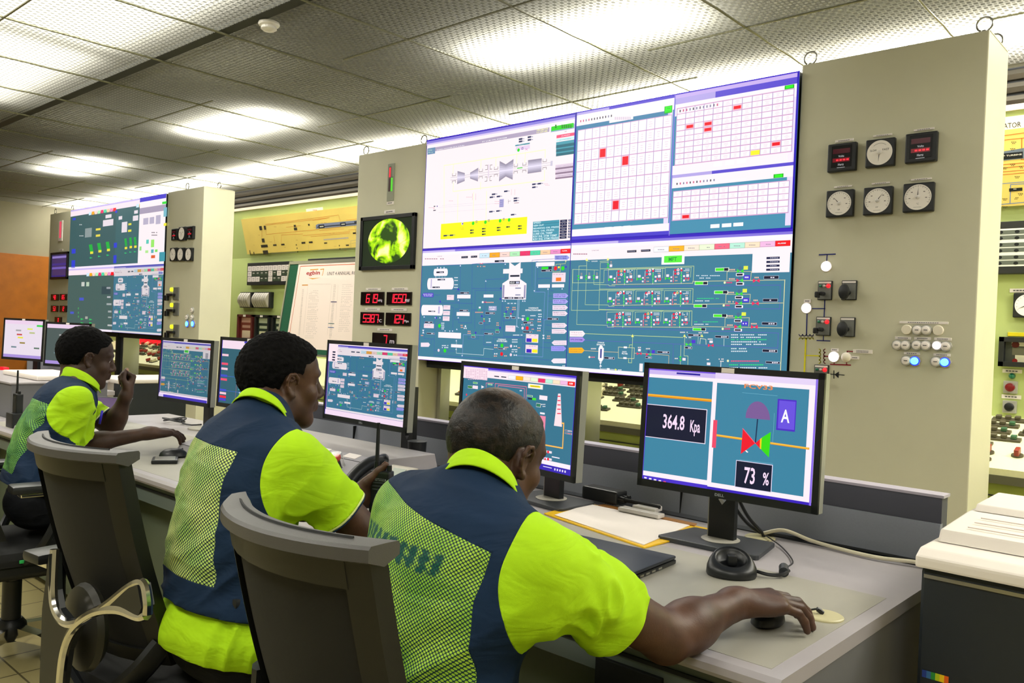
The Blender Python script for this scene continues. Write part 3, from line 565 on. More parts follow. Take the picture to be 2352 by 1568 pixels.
    cr([(1188, 1060), (1182, 1250), (1222, 1252), (1220, 1340)], 'd8e8a8'); cr([(1150, 1145), (1145, 1335)], 'd8e8a8'); cr([(1340, 1130), (1345, 1075), (1400, 1085), (1402, 1135)], 'e8e8d0', 5)
    for x, y, w in ((1130, 1014, 92), (1328, 1018, 100), (722, 1166, 34), (802, 1178, 44), (1200, 1066, 58), (1420, 1082, 52), (1090, 1276, 34), (252, 1178, 54), (1410, 1286, 40), (1530, 1282, 52), (1530, 1304, 52)): A.scrib(x, y-5, x+w, y+6, 'f4e4e0', 5, max(2, w//12))
    A.rect(1412, 1316, 1446, 1344, 'fce8f0', 6); A.line([(1552, 1315), (1550, 1368)], 'f4f4f8', 6, 5); A.line([(1582, 1080), (1580, 1150)], 'e0f0e0', 4, 4); A.line([(1325, 1060), (1322, 1130)], 'e0f0e0', 3, 4)
    for i, (y, w, c) in enumerate(((1040, 360, 'e8f0f8'), (1065, 300, 'e8f0f8'), (1088, 358, '30e080'), (1110, 300, 'e8f0f8'), (1135, 355, 'e8f0f8'), (1178, 175, 'e8f0f8'), (1204, 165, 'e8f0f8'))): A.scrib(1654, y-5, 1654+w, y+5, c, 5, w//18)
    A.circ(1622, 1300, 12, 'f4f4c0', 6); A.scrib(1635, 1296, 1936, 1308, 'f05080', 5, 17); A.scrib(1635, 1334, 1980, 1345, '30e080', 5, 19); A.scrib(1635, 1364, 2020, 1375, 'e8f0f8', 5, 21)
    A.rect(738, 1326, 768, 1408, 'fff0f4', 5)
    return A
def paste(dst, src, sr, dr, fade=None):
    """sr, dr: (u0, v1, u1, v0) left, top, right, bottom"""
    for pts, c, l in src.P:
        q = [(dr[0]+(p[0]-sr[0])/(sr[2]-sr[0])*(dr[2]-dr[0]), dr[1]+(p[1]-sr[1])/(sr[3]-sr[1])*(dr[3]-dr[1])) for p in pts]
        lo, hi = dr[0], dr[2]; q = [(min(max(a, lo), hi), min(max(b, dr[3]), dr[1])) for a, b in q]
        if fade: c = tuple(c[i]*(1-fade[1])+fade[0][i]*fade[1] for i in range(3))
        dst.P.append((q, c, l+1))
A_lube, A_alarm, A_cond, A_fuel = art_lube(), art_alarm(), art_cond(), art_fuel()
def wall_screen(name, art, u0, u1, v0, v1, Y, label, group, depth=.34):
    e = empty(name, ((u0+u1)/2, Y, v0), 0, label, 'display screen', group)
    MB().box(u0+.002, u1-.002, Y-.010, Y+depth, v0+.002, v1-.002, bev=.002).build('housing', m_black, e)
    art.build('screen_picture', WALLSCR, e); return e
G1 = 'four rear-lit display cubes of the near video wall'
wall_screen('display_cube', A_lube, WX0, WXM, WZM, WZ1, YW, 'wall display with white turbine oil diagram over a yellow block', G1)
wall_screen('display_cube', A_alarm, WXM, WX1, WZM, WZ1, YW, 'wall display showing white alarm grids with a few red cells', G1)
wall_screen('display_cube', A_cond, WX0, WXM, WZ0, WZM, YW, 'wall display showing teal condenser diagram with white bottle-shaped vessel', G1)
wall_screen('display_cube', A_fuel, WXM, WX1, WZ0, WZM, YW, 'wall display showing teal burner diagram with green MFT button', G1)
# ---------------- room shell ----------------
XL, XR, YF = -15.6, 3.2, -3.2
def struct(o): o['kind'] = 'structure'; return o
def floor_mat():
    m = bpy.data.materials.new('floor_tiles'); m.use_nodes = True; nt = m.node_tree; b = nt.nodes['Principled BSDF']
    tc = nt.nodes.new('ShaderNodeTexCoord'); br = nt.nodes.new('ShaderNodeTexBrick'); mp = nt.nodes.new('ShaderNodeMapping')
    nt.links.new(tc.outputs['Object'], mp.inputs['Vector']); nt.links.new(mp.outputs[0], br.inputs['Vector']); br.offset = 0; br.inputs['Scale'].default_value = 1
    br.inputs['Brick Width'].default_value = .2; br.inputs['Row Height'].default_value = .2; br.inputs['Mortar Size'].default_value = .004
    br.inputs['Color1'].default_value = (*lin('a89c6c'), 1); br.inputs['Color2'].default_value = (*lin('9e9262'), 1); br.inputs['Mortar'].default_value = (*lin('5c5438'), 1)
    nt.links.new(br.outputs['Color'], b.inputs['Base Color']); b.inputs['Roughness'].default_value = .45; return m
def ceil_mat():
    m = bpy.data.materials.new('open_cell_ceiling'); m.use_nodes = True; nt = m.node_tree; nt.nodes.clear()
    N = nt.nodes.new; L = nt.links.new
    out = N('ShaderNodeOutputMaterial'); tc = N('ShaderNodeTexCoord'); sp = N('ShaderNodeSeparateXYZ'); L(tc.outputs['Object'], sp.inputs[0])
    def mth(op, a, b=None):
        n = N('ShaderNodeMath'); n.operation = op
        for i, v in enumerate((a, b)):
            if v is None: continue
            if isinstance(v, (int, float)): n.inputs[i].default_value = v
            else: L(v, n.inputs[i])
        return n.outputs[0]
    k = 2*PI/.052
    sx = mth('SINE', mth('MULTIPLY', sp.outputs['X'], k)); sy = mth('SINE', mth('MULTIPLY', sp.outputs['Y'], k*.8))
    p = mth('MULTIPLY', sx, sy); ap = mth('ABSOLUTE', p)
    hr_ = N('ShaderNodeMapRange'); L(ap, hr_.inputs[0]); hr_.inputs[1].default_value = .25; hr_.inputs[2].default_value = .62; hole = hr_.outputs[0]
    col = N('ShaderNodeMapRange'); L(p, col.inputs[0]); col.inputs[1].default_value = -.5; col.inputs[2].default_value = .5; col.inputs[3].default_value = .45; col.inputs[4].default_value = 1.
    n = N('ShaderNodeTexNoise'); n.inputs['Scale'].default_value = .9; L(tc.outputs['Object'], n.inputs['Vector'])
    mr = N('ShaderNodeMapRange'); L(n.outputs['Fac'], mr.inputs[0]); mr.inputs[1].default_value = .3; mr.inputs[2].default_value = .7; mr.inputs[3].default_value = .9; mr.inputs[4].default_value = 1.06
    tint = N('ShaderNodeVectorMath'); tint.operation = 'SCALE'; tint.inputs[0].default_value = (.43, .43, .385); L(mth('MULTIPLY', col.outputs[0], mr.outputs[0]), tint.inputs['Scale'])
    df = N('ShaderNodeBsdfDiffuse'); tr = N('ShaderNodeBsdfTranslucent'); gl = N('ShaderNodeBsdfGlossy'); gl.inputs['Roughness'].default_value = .45
    for q in (df, tr, gl): L(tint.outputs[0], q.inputs['Color'])
    bp = N('ShaderNodeBump'); bp.inputs['Strength'].default_value = .6; bp.inputs['Distance'].default_value = .01; L(p, bp.inputs['Height'])
    for q in (df, gl): L(bp.outputs[0], q.inputs['Normal'])
    m1 = N('ShaderNodeMixShader'); m1.inputs[0].default_value = .55; L(df.outputs[0], m1.inputs[1]); L(tr.outputs[0], m1.inputs[2])
    m2 = N('ShaderNodeMixShader'); m2.inputs[0].default_value = .12; L(m1.outputs[0], m2.inputs[1]); L(gl.outputs[0], m2.inputs[2])
    tp = N('ShaderNodeBsdfTransparent'); m3 = N('ShaderNodeMixShader'); L(mth('MULTIPLY', hole, HOLE), m3.inputs[0]); L(m2.outputs[0], m3.inputs[1]); L(tp.outputs[0], m3.inputs[2])
    L(m3.outputs[0], out.inputs['Surface']); return m
HOLE = .62
struct(MB().box(XL, XR, YF, YB+.5, -.05, 0).build('floor', floor_mat()))
m_ceil = ceil_mat()
struct(MB().add([(XL, YF, ZC), (XR, YF, ZC), (XR, 2.65, ZC), (XL, 2.65, ZC), (XL, 2.73, ZC), (XR, 2.73, ZC), (XR, YB-.05, ZC), (XL, YB-.05, ZC)], [(3, 2, 1, 0), (7, 6, 5, 4)]).build('ceiling', m_ceil, fix=False, origin=(0, 0, 0)))
struct(MB().box(XL, XR, YF, YB+.5, 3.75, 3.8).build('ceiling_slab', mat('concrete_soffit', '77766c', .8)))
m_bar = mat('ceiling_bar', '77775c', .5, noise_amt=.2, nscale=60); m_gap = mat('dark_gap', '262a20', .7)
for i, k in enumerate(range(-14, 7)):
    X = -2.325+.9*k; b = MB(); pts = []
    for j in range(60): y = YF+(YB-.05-YF)*j/59; pts.append((X+.004*math.sin(j*2.4), y, ZC-.006+.003*math.sin(j*3.9)))
    struct(b.tube(pts, .007, 5).build('trim_%d' % (i+1), m_bar))
struct(MB().box(XL, XR, 2.65, 2.73, ZC+.004, ZC+.03).build('trim_30', m_gap))
for i, Y in enumerate((-2.0, -1.1, -.2, .7, 1.7, 3.46, 4.5, 5.16)):
    for j in range(int((XR-XL)/1.8)):
        if (i+j) % 2 or Y < 2: struct(MB().box(XL+1.8*j, XL+1.8*j+1.78, Y-.006, Y+.006, ZC-.008, ZC-.001).build('trim_%d' % (40+i*12+j), m_bar))
m_wall = mat('wall_paint', 'a59f86', .7, noise_amt=.04, nscale=2)
struct(MB().box(XL-.1, XL, YF, YB+.5, 0, 3.75).build('wall_left', m_wall)); struct(MB().box(XR, XR+.1, YF, YB+.5, 0, 3.75).build('wall_right', m_wall))
struct(MB().box(XL, XR, YF-.1, YF, 0, 3.75).build('wall_front', m_wall)); struct(MB().box(XL, XR, YB+.4, YB+.5, 0, 3.75).build('wall_back', m_wall))
# orange timber door wall at the far end
m_wood = mat('orange_timber', 'b86a12', .45, noise_amt=.12, nscale=6)
dw = MB().box(XL+.002, XL+.08, 1.0, 5.4, 0, 2.33, bev=.005); od = struct(dw.build('door_1', m_wood))
MB().box(XL+.081, XL+.10, 2.9, 2.93, 0.02, 2.3).build('door_seam', mat('timber_dark', '7c440a', .5), od)
av = empty('air_grille', (XL+.1, 3.0, 2.6), 0, 'black slotted air grille high on the far end wall above the orange timber', 'vent')
MB().box(XL+.01, XL+.12, 3.35, 4.1, 2.5, 2.68, bev=.01).build('grille_frame', m_black2, av)
b = MB()
for i in range(4): b.box(XL+.12, XL+.14, 3.38, 4.07, 2.515+i*.042, 2.54+i*.042)
b.build('grille_blades', mat('grille_metal', '3c4038', .4, .6), av)
# ---------------- fixtures above the open ceiling ----------------
LTS = []
def fixture(x, y, lx, ly, e, z=3.34, col=(1, .965, .88)):
    l = bpy.data.lights.new('fluorescent_light', 'AREA'); l.shape = 'RECTANGLE'; l.size = lx; l.size_y = ly; l.energy = e; l.color = col
    o = bpy.data.objects.new('fluorescent_light', l); COL.objects.link(o); o.location = (x, y, z); LTS.append(o); return o
KL = 1.0
for x in (-11.0, -7.25, -3.25, .7): fixture(x, 4.05, 1.5, .42, 95*KL)
for x in (-14.5, -12.6, -10.7, -8.8, -6.9, -5.0, -3.1, -1.2, .7): fixture(x, 5.45, 1.7, .5, (75 if x < -4 else 130)*KL)
for x in (-7.3, -5.0): fixture(x, 1.75, 2.1, 1.3, 115*KL)
for x in (-8.2, -5.2, -2.2, .8): fixture(x, -.6, 1.6, .8, 150*KL)
fixture(1.6, 3.6, 1.2, 2.2, 330*KL)
# ---------------- smoke detector ----------------
q = oz(618, 52, ZC-.0)
sd = empty('smoke_detector', (q[0], q[1], ZC), 0, 'round white smoke detector under the ceiling beside the dark gap', 'smoke detector')
T = Matrix.Translation((q[0], q[1], ZC))
MB().lathe([(.062, 0), (.065, -.012), (.06, -.02), (.045, -.024)], 28, T).build('base_ring', m_white, sd, True)
MB().lathe([(.045, -.024), (.048, -.04), (.035, -.05), (.012, -.053)], 28, T).build('sensor_head', m_white, sd, True)
# ---------------- tall control panels ----------------
def eyebolt(par, x, y, z, r=.034):
    b = MB(); b.cyl((x, y, z), (x, y, z+.012), .016, n=12)
    b.tube([(x+r*math.cos(2*PI*i/20), y, z+.008+r+r*math.sin(2*PI*i/20)) for i in range(20)], .0045, 6, closed=True); b.build('lifting_eye', m_steel, par, True)
def tower(name, x0, x1, z1, Y1, label, eyes=((.03, .06), (.95, .06), (.95, .32))):
    e = empty(name, ((x0+x1)/2, YW, 0), 0, label, 'control panel')
    MB().box(x0, x1, YW, Y1, 0, z1, bev=.006).build('cabinet_body', m_panel, e)
    MB().box(x0+.01, x1-.01, YW-.001, YW+.02, .02, .1).build('plinth', m_grey, e)
    MB().box(x1-.012, x1+.002, YW+.02, Y1-.02, z1-.004, z1+.002).build('top_flange', m_panel, e)
    for a, dy in eyes: eyebolt(e, x0+(x1-x0)*a, YW+dy, z1)
    return e
tR = tower('control_cabinet', WX1+.006, -1.0, 2.832, 4.686, 'tall beige panel with round meters, mimic lines and push buttons beside the video wall', ((.03, .04), (.965, .04), (.95, .3)))
tL = tower('control_cabinet', -5.70, WX0-.006, 2.783, 4.644, 'tall beige panel with flame picture monitor and red digital readouts', ((.05, .04), (.9, .04)))
tFL = tower('control_cabinet', -12.69, -11.93, 2.745, 4.64, 'narrow beige panel at the far end, beside the orange timber', ((.1, .04), (.9, .04)))
tFR = tower('control_cabinet', -9.145, -8.329, 2.757, 4.655, 'beige panel right of the far video wall, with three small round meters', ((.45, .04), (.93, .2)))
# frame under the video walls
def wall_frame(x0, x1, xm, z, label):
    e = empty('display_support_frame', (xm, 4.5, 0), 0, label, 'support frame')
    MB().box(xm-.055, xm-.005, 4.36, 4.6, 0, z).build('post', m_black2, e); MB().box(xm+.0, xm+.07, 4.4, 4.6, 0, z, bev=.004).build('post', m_alu, e)
    b = MB()
    for k in range(3): b.box(xm+.012+k*.02, xm+.018+k*.02, 4.394, 4.399, 0, z)
    b.build('groove', m_grey, e)
    MB().box(x0+.01, x1-.01, 4.37, 4.62, z-.06, z-.005).build('cross_beam', m_black2, e)
    MB().box(x0+.005, x0+.04, 4.5, 4.6, 0, z).build('post', m_alu, e)
    return e
wall_frame(WX0, WX1, WXM, WZ0, 'dark post and beam frame under the near video wall')
wall_frame(-11.92, -9.15, -10.468, 1.16, 'dark post and beam frame under the far video wall')
# paint-on diagram lines of the right panel (printed straight onto the sheet)
PT = Plane((0, YW-.001, 0)); A = Art(PT, 1820, 560, .25516); NV = '1c2472'; YL = 'e6dc1c'; MR = '8c1a2c'
A.line([(243, 98), (385, 92)], NV, 11); A.line([(313, 95), (308, 165)], NV, 9); A.line([(292, 510), (286, 655)], NV, 10); A.line([(165, 582), (292, 582)], NV, 9); A.line([(133, 610), (127, 815)], NV, 10); A.line([(222, 869), (338, 873)], NV, 9); A.line([(280, 830), (278, 870)], NV, 8)
for s, c, y in ((1, NV, 815), (-1, YL, 858)):
    for i in range(4): A.line([(60+i*33+16+15*math.cos(t), y+s*14*math.sin(t)) for t in [PI*k/6 for k in range(7)]], c, 7)
A.line([(122, 860), (106, 1190)], YL, 15); A.line([(122, 1003), (245, 1007)], YL, 10)
for s, c, x in ((1, YL, 240), (-1, MR, 296)):
    for i in range(4): A.line([(x+s*14*math.sin(t), 945+i*33+16+15*math.cos(t)) for t in [PI*k/6 for k in range(7)]], c, 7)
A.line([(285, 1010), (345, 1014)], MR, 10); A.line([(378, 1045), (376, 1080)], MR, 9); A.line([(488, 1050), (488, 1085)], MR, 9); A.line([(345, 1083), (522, 1090)], MR, 11); A.line([(494, 985), (494, 965), (550, 968)], MR, 9)
A.line([(320, 1170), (466, 1180)], '101418', 7); A.line([(374, 1142), (374, 1208)], '101418', 8); A.poly([(378, 1175), (420, 1148), (416, 1208)], '101418', 3)
for nm, c_ in (('blue_line', NV), ('yellow_line', YL), ('dark_red_line', MR), ('diode_symbol', '101418')):
    B_ = Art(PT); B_.P = [q for q in A.P if q[1] == lin(c_)]; B_.build(nm, PRINT, tR)
# ---------------- instruments ----------------
def T_at(u, z, Y=None): return Matrix.Translation((u, YW if Y is None else Y, z))
def plane_box(x0, y0, x1, y1, crop, P=None):
    P = P or PT; cx, cy, k = crop; a = P.uv(cx+x0*k, cy+y0*k); b = P.uv(cx+x1*k, cy+y1*k); return (a[0]+b[0])/2, (a[1]+b[1])/2, abs(b[0]-a[0]), abs(b[1]-a[1])
def plate(par, u, z, w, h, txt=None, Y=None, name='name_plate', col='eee6e0', ins=.001, lines=1):
    Y = YW if Y is None else Y
    MB().box(u-w/2, u+w/2, Y-.004, Y+ins, z-h/2, z+h/2, bev=.0008).build(name, m_label, par)
    if txt is not None:
        P = Plane((0, Y-.0045, 0)); a = Art(P, local=True)
        for i in range(lines):
            hh = h/(lines*1.0+.6); zz = z+(lines/2-.5-i)*hh
            for q in range(txt): a._r((u-w*.32+w*.64*q/txt, zz+hh*.22), (u-w*.32+w*.64*(q+.75)/txt, zz-hh*.22), '5a5a60', 1)
        a.build('plate_print', PRINT, par)
GM = 'square panel meters on the right tall panel'
def ang_pt(u, z, r, a): return (u+r*math.sin(math.radians(a)), z+r*math.cos(math.radians(a)))
def meter(kind, box, crop, lab, pl, needle=0, group=GM, label='', P=None, small=False):
    u, z, w, h = plane_box(*box, crop, P); w = h = (w+h)/2; Y = YW
    e = empty('panel_meter' if kind != 'digital' else 'digital_meter', (u, Y, z), 0, label, 'meter', group)
    MB().box(u-w/2, u+w/2, Y-.028, Y+.002, z-h/2, z+h/2, bev=.006).build('bezel', m_black, e)
    Pd = Plane((0, Y-.0292, 0)); a = Art(Pd, local=True)
    if kind == 'digital':
        MB().box(u-w*.36, u+w*.36, Y-.0295, Y-.027, z-h*.36, z+h*.42, bev=.001).build('display_window', m_glass, e)
        a = Art(Plane((0, Y-.0297, 0)), local=True)
        a._r((u-w*.3, z+h*.30), (u+w*.3, z+h*.13), '3c0610', 1); a._r((u-w*.3, z-h*.03), (u+w*.3, z-h*.17), '6c0614', 1)
        for i in range(4): a._r((u-w*.18+i*w*.12, z-h*.07), (u-w*.09+i*w*.12, z-h*.13), 'ff3040', 2)
        a.text(u-w*.1, z+h*.07, u+w*.1, z+h*.0, 'Volts', 'c8c8c8', 2, False, True); a.text(u-w*.1, z-h*.22, u+w*.1, z-h*.3, 'Hertz', 'c8c8c8', 2, False, True)
        a._r((u-w*.14, z-h*.36), (u+w*.14, z-h*.375), 'b8b8b8', 2); a.build('readout', SCREEN, e)
    else:
        a.circ(u, z, w*.44, 'efe9e2', 1, 40, raw=True)
        if kind == 'sync':
            a.text(u-w*.33, z+h*.13, u-w*.1, z+h*.06, 'SLOW', '202020', 2, False, True); a.text(u+w*.1, z+h*.13, u+w*.33, z+h*.06, 'FAST', '202020', 2, False, True)
            a.line([ang_pt(u, z, w*.33, t) for t in range(-40, 41, 8)], '202020', w*.008, 2, raw=True)
        else:
            for t in range(-120, 121, 12 if kind == 'dial' else 10):
                p = ang_pt(u, z, w*.40, t); q = ang_pt(u, z, w*(.35 if t % 24 == 0 else .375), t); a.line([p, q], '202020', w*.008, 2, raw=True)
            a.line([ang_pt(u, z, w*.40, t) for t in range(-120, 121, 12)], '303030', w*.006, 2, raw=True)
            for t in (-96, -48, 48, 96): p = ang_pt(u, z, w*.27, t); a._r((p[0]-w*.03, p[1]+h*.012), (p[0]+w*.03, p[1]-h*.012), '504a48', 2)
            a.text(u-w*.04, z-h*.2, u+w*.04, z-h*.26, {'kA': 'kA', 'kV': 'kV', 'PF': '\u00b0C'}.get(lab, 'V'), '303030', 2, False, True)
            a._r((u-w*.13, z-h*.34), (u+w*.13, z-h*.35), '808080', 2)
        a.build('dial', PRINT, e)
        n = MB(); p = ang_pt(u, z, w*.34, needle); q = ang_pt(u, z, w*.06, needle+180); d = (math.cos(math.radians(needle))*w*.02, -math.sin(math.radians(needle))*w*.02)
        n.add([(q[0]-d[0], Y-.034, q[1]-d[1]), (q[0]+d[0], Y-.034, q[1]+d[1]), (p[0], Y-.034, p[1]), (q[0], Y-.0315, q[1])], [(0, 1, 2), (0, 3, 1), (0, 2, 3), (1, 3, 2)]); n.build('needle', m_black2, e)
        MB().lathe([(w*.07, -.030), (w*.07, -.034), (w*.03, -.037)], 16, T_at(u, z), 'y').build('hub', mat('hub_grey', 'c8c4c0', .4), e, True) if not small else None
    if pl: pu, pz, pw, ph = plane_box(*pl, crop, P); plate(e, pu, pz, pw, ph*.62+.008, 6)
    return e
CR5 = (1800, 100, .29331)
meter('digital', (362, 800, 575, 995), CR5, '', (405, 762, 547, 757), label='square black digital volt and hertz meter, first in the upper row of meters')
meter('sync', (655, 770, 880, 955), CR5, '', (702, 728, 850, 708), 184, label='round synchroscope dial marked slow and fast')
meter('digital', (965, 722, 1210, 920), CR5, '', (1020, 684, 1180, 660), label='square black digital volt and hertz meter, last in the upper row of meters')
meter('dial', (346, 1165, 558, 1350), CR5, 'kA', (397, 1126, 536, 1114), -42, label='round white dial with needle to upper left, below the first digital meter')
meter('dial', (636, 1142, 862, 1332), CR5, 'kV', (690, 1100, 833, 1086), 38, label='round white dial with needle to upper right, below the synchroscope')
meter('dial', (944, 1112, 1188, 1308), CR5, 'PF', (998, 1070, 1160, 1054), 3, label='round white dial with needle straight up, below the last digital meter')
R4 = (1820, 560, .25516)
def lampglow(name, col, e): return mat(name, col, .3, emit=e)
m_lampw = lampglow('lit_white_lamp', 'fff4ff', 2.2); m_lampoff = mat('unlit_white_lamp', 'e8e0cc', .35)
def lamp(px, lit, label, r=.026, par=None, crop=R4, group='round white indicator lamps on the painted diagram', plate_=None):
    u, z = PT.uv(crop[0]+px[0]*crop[2], crop[1]+px[1]*crop[2]); e = empty('indicator_lamp', (u, YW, z), 0, label, 'lamp', group)
    MB().lathe([(r*1.08, -.001), (r*1.1, -.006), (r*1.0, -.008)], 24, T_at(u, z), 'y').build('lamp_ring', m_label, e, True)
    MB().lathe([(r*.98, -.006), (r*.95, -.012), (r*.7, -.018), (r*.3, -.021)], 24, T_at(u, z), 'y').build('lens', m_lampw if lit else m_lampoff, e, True)
    if plate_: plate(e, *plate_box(plate_, crop), 3)
    return e
def plate_box(b, crop): u, z, w, h = plane_box(*b, crop); return u, z, w, max(h, .012)
lamp((308, 203), True, 'lit white lamp hanging from the topmost blue line'); lamp((130, 578), True, 'lit white lamp between the two blue lines, under a small plate', plate_=(106, 500, 168, 530))
lamp((376, 1016), True, 'lit white lamp on the dark red line', plate_=(350, 938, 416, 968)); lamp((486, 1020), False, 'unlit cream lamp at the end of the dark red line', r=.023, plate_=(532, 1008, 600, 1040))
b = plane_box(548, 948, 720, 990, R4); e = empty('name_plate', (b[0], YW, b[1]), 0, 'white two-line plate at the end of the dark red line', 'sign'); plate(e, b[0], b[1], b[2], b[3]*.95, 8, name='plate_body', lines=2)
m_swg = mat('switch_plate_grey', '70726e', .45); m_gl = mat('green_lens', '0e6a4a', .3); m_rl = lampglow('red_lit_lens', 'ff1820', 2.); m_wl = mat('clear_lens', 'b8b4ac', .3)
def sw(px, kind, label):
    u, z, w, h = plane_box(*px, R4); Y = YW
    e = empty('control_switch', (u, Y, z), 0, label, 'switch', 'grey control switches on the right tall panel')
    MB().box(u-w/2, u+w/2, Y-.012, Y+.001, z-h/2, z+h/2, bev=.003).build('switch_frame', m_black, e); MB().box(u-w*.45, u+w*.45, Y-.014, Y-.011, z-h*.46, z+h*.34, bev=.001).build('face_plate', m_swg, e)
    MB().box(u-w*.44, u+w*.44, Y-.0145, Y-.011, z+h*.36, z+h*.46).build('name_strip', m_label, e)
    if kind == 'lever':
        for dx, m in ((-.28, m_gl), (-.02, m_wl), (.27, m_rl)):
            MB().lathe([(w*.09 if dx < .2 else w*.14, -.013), (w*.09 if dx < .2 else w*.13, -.020), (w*.04, -.023)], 14, T_at(u+w*dx, z+h*.23), 'y').build('status_lens', m, e, True)
        k = MB(); k.cyl((u-w*.05, Y-.01, z-h*.18), (u-w*.05, Y-.05, z-h*.18), w*.14, n=16); k.box(u-w*.26, u+w*.1, Y-.07, Y-.045, z-h*.26, z-h*.1, bev=.006); k.box(u-w*.3, u-w*.08, Y-.09, Y-.05, z-h*.42, z-h*.1, bev=.007); k.build('lever_handle', m_black, e)
    else:
        k = MB(); k.cyl((u+w*.0, Y-.01, z-h*.12), (u+w*.0, Y-.05, z-h*.12), w*.16, n=16); k.build('shaft', m_black, e, True)
        MB().lathe([(w*.1, 0), (w*.30, -.004), (w*.36, -.016), (w*.32, -.028), (w*.12, -.034)], 22, Matrix.Translation((u-w*.05, Y-.05, z-h*.12)) @ Matrix.Diagonal((1, 1, 1.5, 1)), 'y').build('knob', m_black, e, True)
    return e
sw((238, 334, 358, 506), 'lever', 'grey switch with red lens and lever, topmost under the hanging white lamp'); sw((452, 330, 580, 506), 'knob', 'grey switch with black oval knob, upper one of two')
sw((222, 655, 346, 828), 'lever', 'grey switch with red lens and lever, at the lower end of the blue lines'); sw((438, 660, 564, 838), 'knob', 'grey switch with black oval knob, lower one of two')
sw((205, 1084, 326, 1255), 'lever', 'grey switch with red lens half hidden behind the near monitor, by the diode mark')
m_btn = mat('button_grey', 'c9c6c0', .35); m_clear = mat('clear_guard', 'a9a8a0', .2); m_blue = lampglow('blue_ring_light', '1c28f0', 1.6); m_cyan = lampglow('cyan_core_light', '6afcd8', 1.8)
def pbtn(px, kind, label, grp='clear-guarded push buttons in rows on the right tall panel', crop=R4, r=.024):
    u, z = PT.uv(crop[0]+px[0]*crop[2], crop[1]+px[1]*crop[2]); T = T_at(u, z); e = empty('push_button', (u, YW, z), 0, label, 'button', grp)
    if kind == 'cap':
        MB().lathe([(r, -.001), (r, -.010), (r*.9, -.014)], 24, T, 'y').build('button_cap', m_lampoff, e, True); return e
    MB().lathe([(r*1.12, -.0005), (r*1.12, -.012), (r*.98, -.012)], 8, T, 'y').build('guard', m_clear, e)
    MB().lathe([(r*.92, -.011), (r*.92, -.015), (r*.8, -.016)], 22, T, 'y').build('bezel', m_blue if kind == 'blue' else m_btn, e, True)
    MB().lathe([(r*.74, -.014), (r*.72, -.021), (r*.62, -.022)], 22, T, 'y').build('button_cap', {'blue': m_cyan, 'lit': m_lampw}.get(kind, m_label), e, True)
    if kind == 'plain':
        a = Art(Plane((0, YW-.0222, 0)), local=True); a._r((u-r*.35, z+r*.08), (u+r*.35, z-r*.08), '505050', 1); a.build('button_print', PRINT, e)
    return e
rows = [((1033, 772), 'cap', 'round cream button at the start of the top button row'), ((1130, 776), 'plain', 'grey push button beside the first cream button, top row'), ((1210, 776), 'plain', 'grey push button beside the last cream button, top row'), ((1315, 778), 'cap', 'round cream button at the end of the top button row'),
        ((948, 910), 'plain', 'grey push button at the start of the middle button row'), ((1023, 912), 'plain', 'second grey push button of the middle row'), ((1124, 912), 'plain', 'third grey push button of the middle row'), ((1203, 914), 'plain', 'grey push button just before the lit white one'), ((1307, 914), 'lit', 'brightly lit white push button in the middle row'), ((1386, 922), 'plain', 'grey push button right after the lit white one'),
        ((1030, 1050), 'plain', 'grey push button at the start of the bottom row'), ((1108, 1053), 'blue', 'blue-ringed lit push button, first of two in the bottom row'), ((1297, 1060), 'plain', 'grey push button between the two blue-lit ones'), ((1378, 1064), 'blue', 'blue-ringed lit push button at the end of the bottom row')]
for p, k, l in rows: pbtn(p, k, l)
for i, (bx, l, n) in enumerate((((965, 694, 1404, 724), 'long white plate above the top button row', 14), ((926, 832, 1070, 862), 'white plate above the first two middle-row buttons', 7), ((1098, 836, 1248, 866), 'white plate above the third and fourth middle-row buttons', 7), ((1278, 842, 1432, 870), 'white plate above the lit white button', 7), ((1006, 972, 1150, 1000), 'white plate above the first blue-lit button', 5), ((1272, 984, 1424, 1014), 'white plate above the last blue-lit button', 7))):
    u, z, w, h = plane_box(*bx, R4); e = empty('name_plate', (u, YW, z), 0, l, 'sign', 'white name plates above the push buttons'); plate(e, u, z, w, h, n, name='plate_body')
# left tall panel: bar indicator, flame monitor, red readouts
R1 = (500, 400, .2551)
u, z, w, h = plane_box(1540, -90, 1585, 240, R1); e = empty('bar_indicator', (u, YW, z), 0, 'narrow vertical bar indicator, red above green', 'indicator')
MB().box(u-w/2, u+w/2, YW-.008, YW+.001, z-h/2, z+h/2, bev=.002).build('indicator_body', mat('indicator_grey', '8f927e', .5), e)
a = Art(Plane((0, YW-.0085, 0)), local=True); a._r((u-w*.3, z+h*.42), (u+w*.05, z-h*.24), '301010', 1); a._r((u-w*.26, z+h*.40), (u+w*.0, z+h*.12), 'f01830', 2); a._r((u+w*.06, z+h*.12), (u+w*.34, z-h*.24), '54d820', 2); a._r((u-w*.3, z+h*.14), (u+w*.4, z+h*.125), '202020', 3); a.build('bar_scale', SCREEN, e)
plate(e, z=PT.uv(500+1548*.2551, 400+260*.2551)[1], u=u, w=.085, h=.026, txt=4)
def bezelled(par, u, z, w, h, m, t=.012, d=.03, Y=None, name='frame'):
    Y = YW if Y is None else Y; b = MB(); b.box(u-w/2, u+w/2, Y-d, Y, z+h/2-t, z+h/2, bev=.002); b.box(u-w/2, u+w/2, Y-d, Y, z-h/2, z-h/2+t, bev=.002); b.box(u-w/2, u-w/2+t, Y-d, Y, z-h/2, z+h/2, bev=.002); b.box(u+w/2-t, u+w/2, Y-d, Y, z-h/2, z+h/2, bev=.002); return b.build(name, m, par)
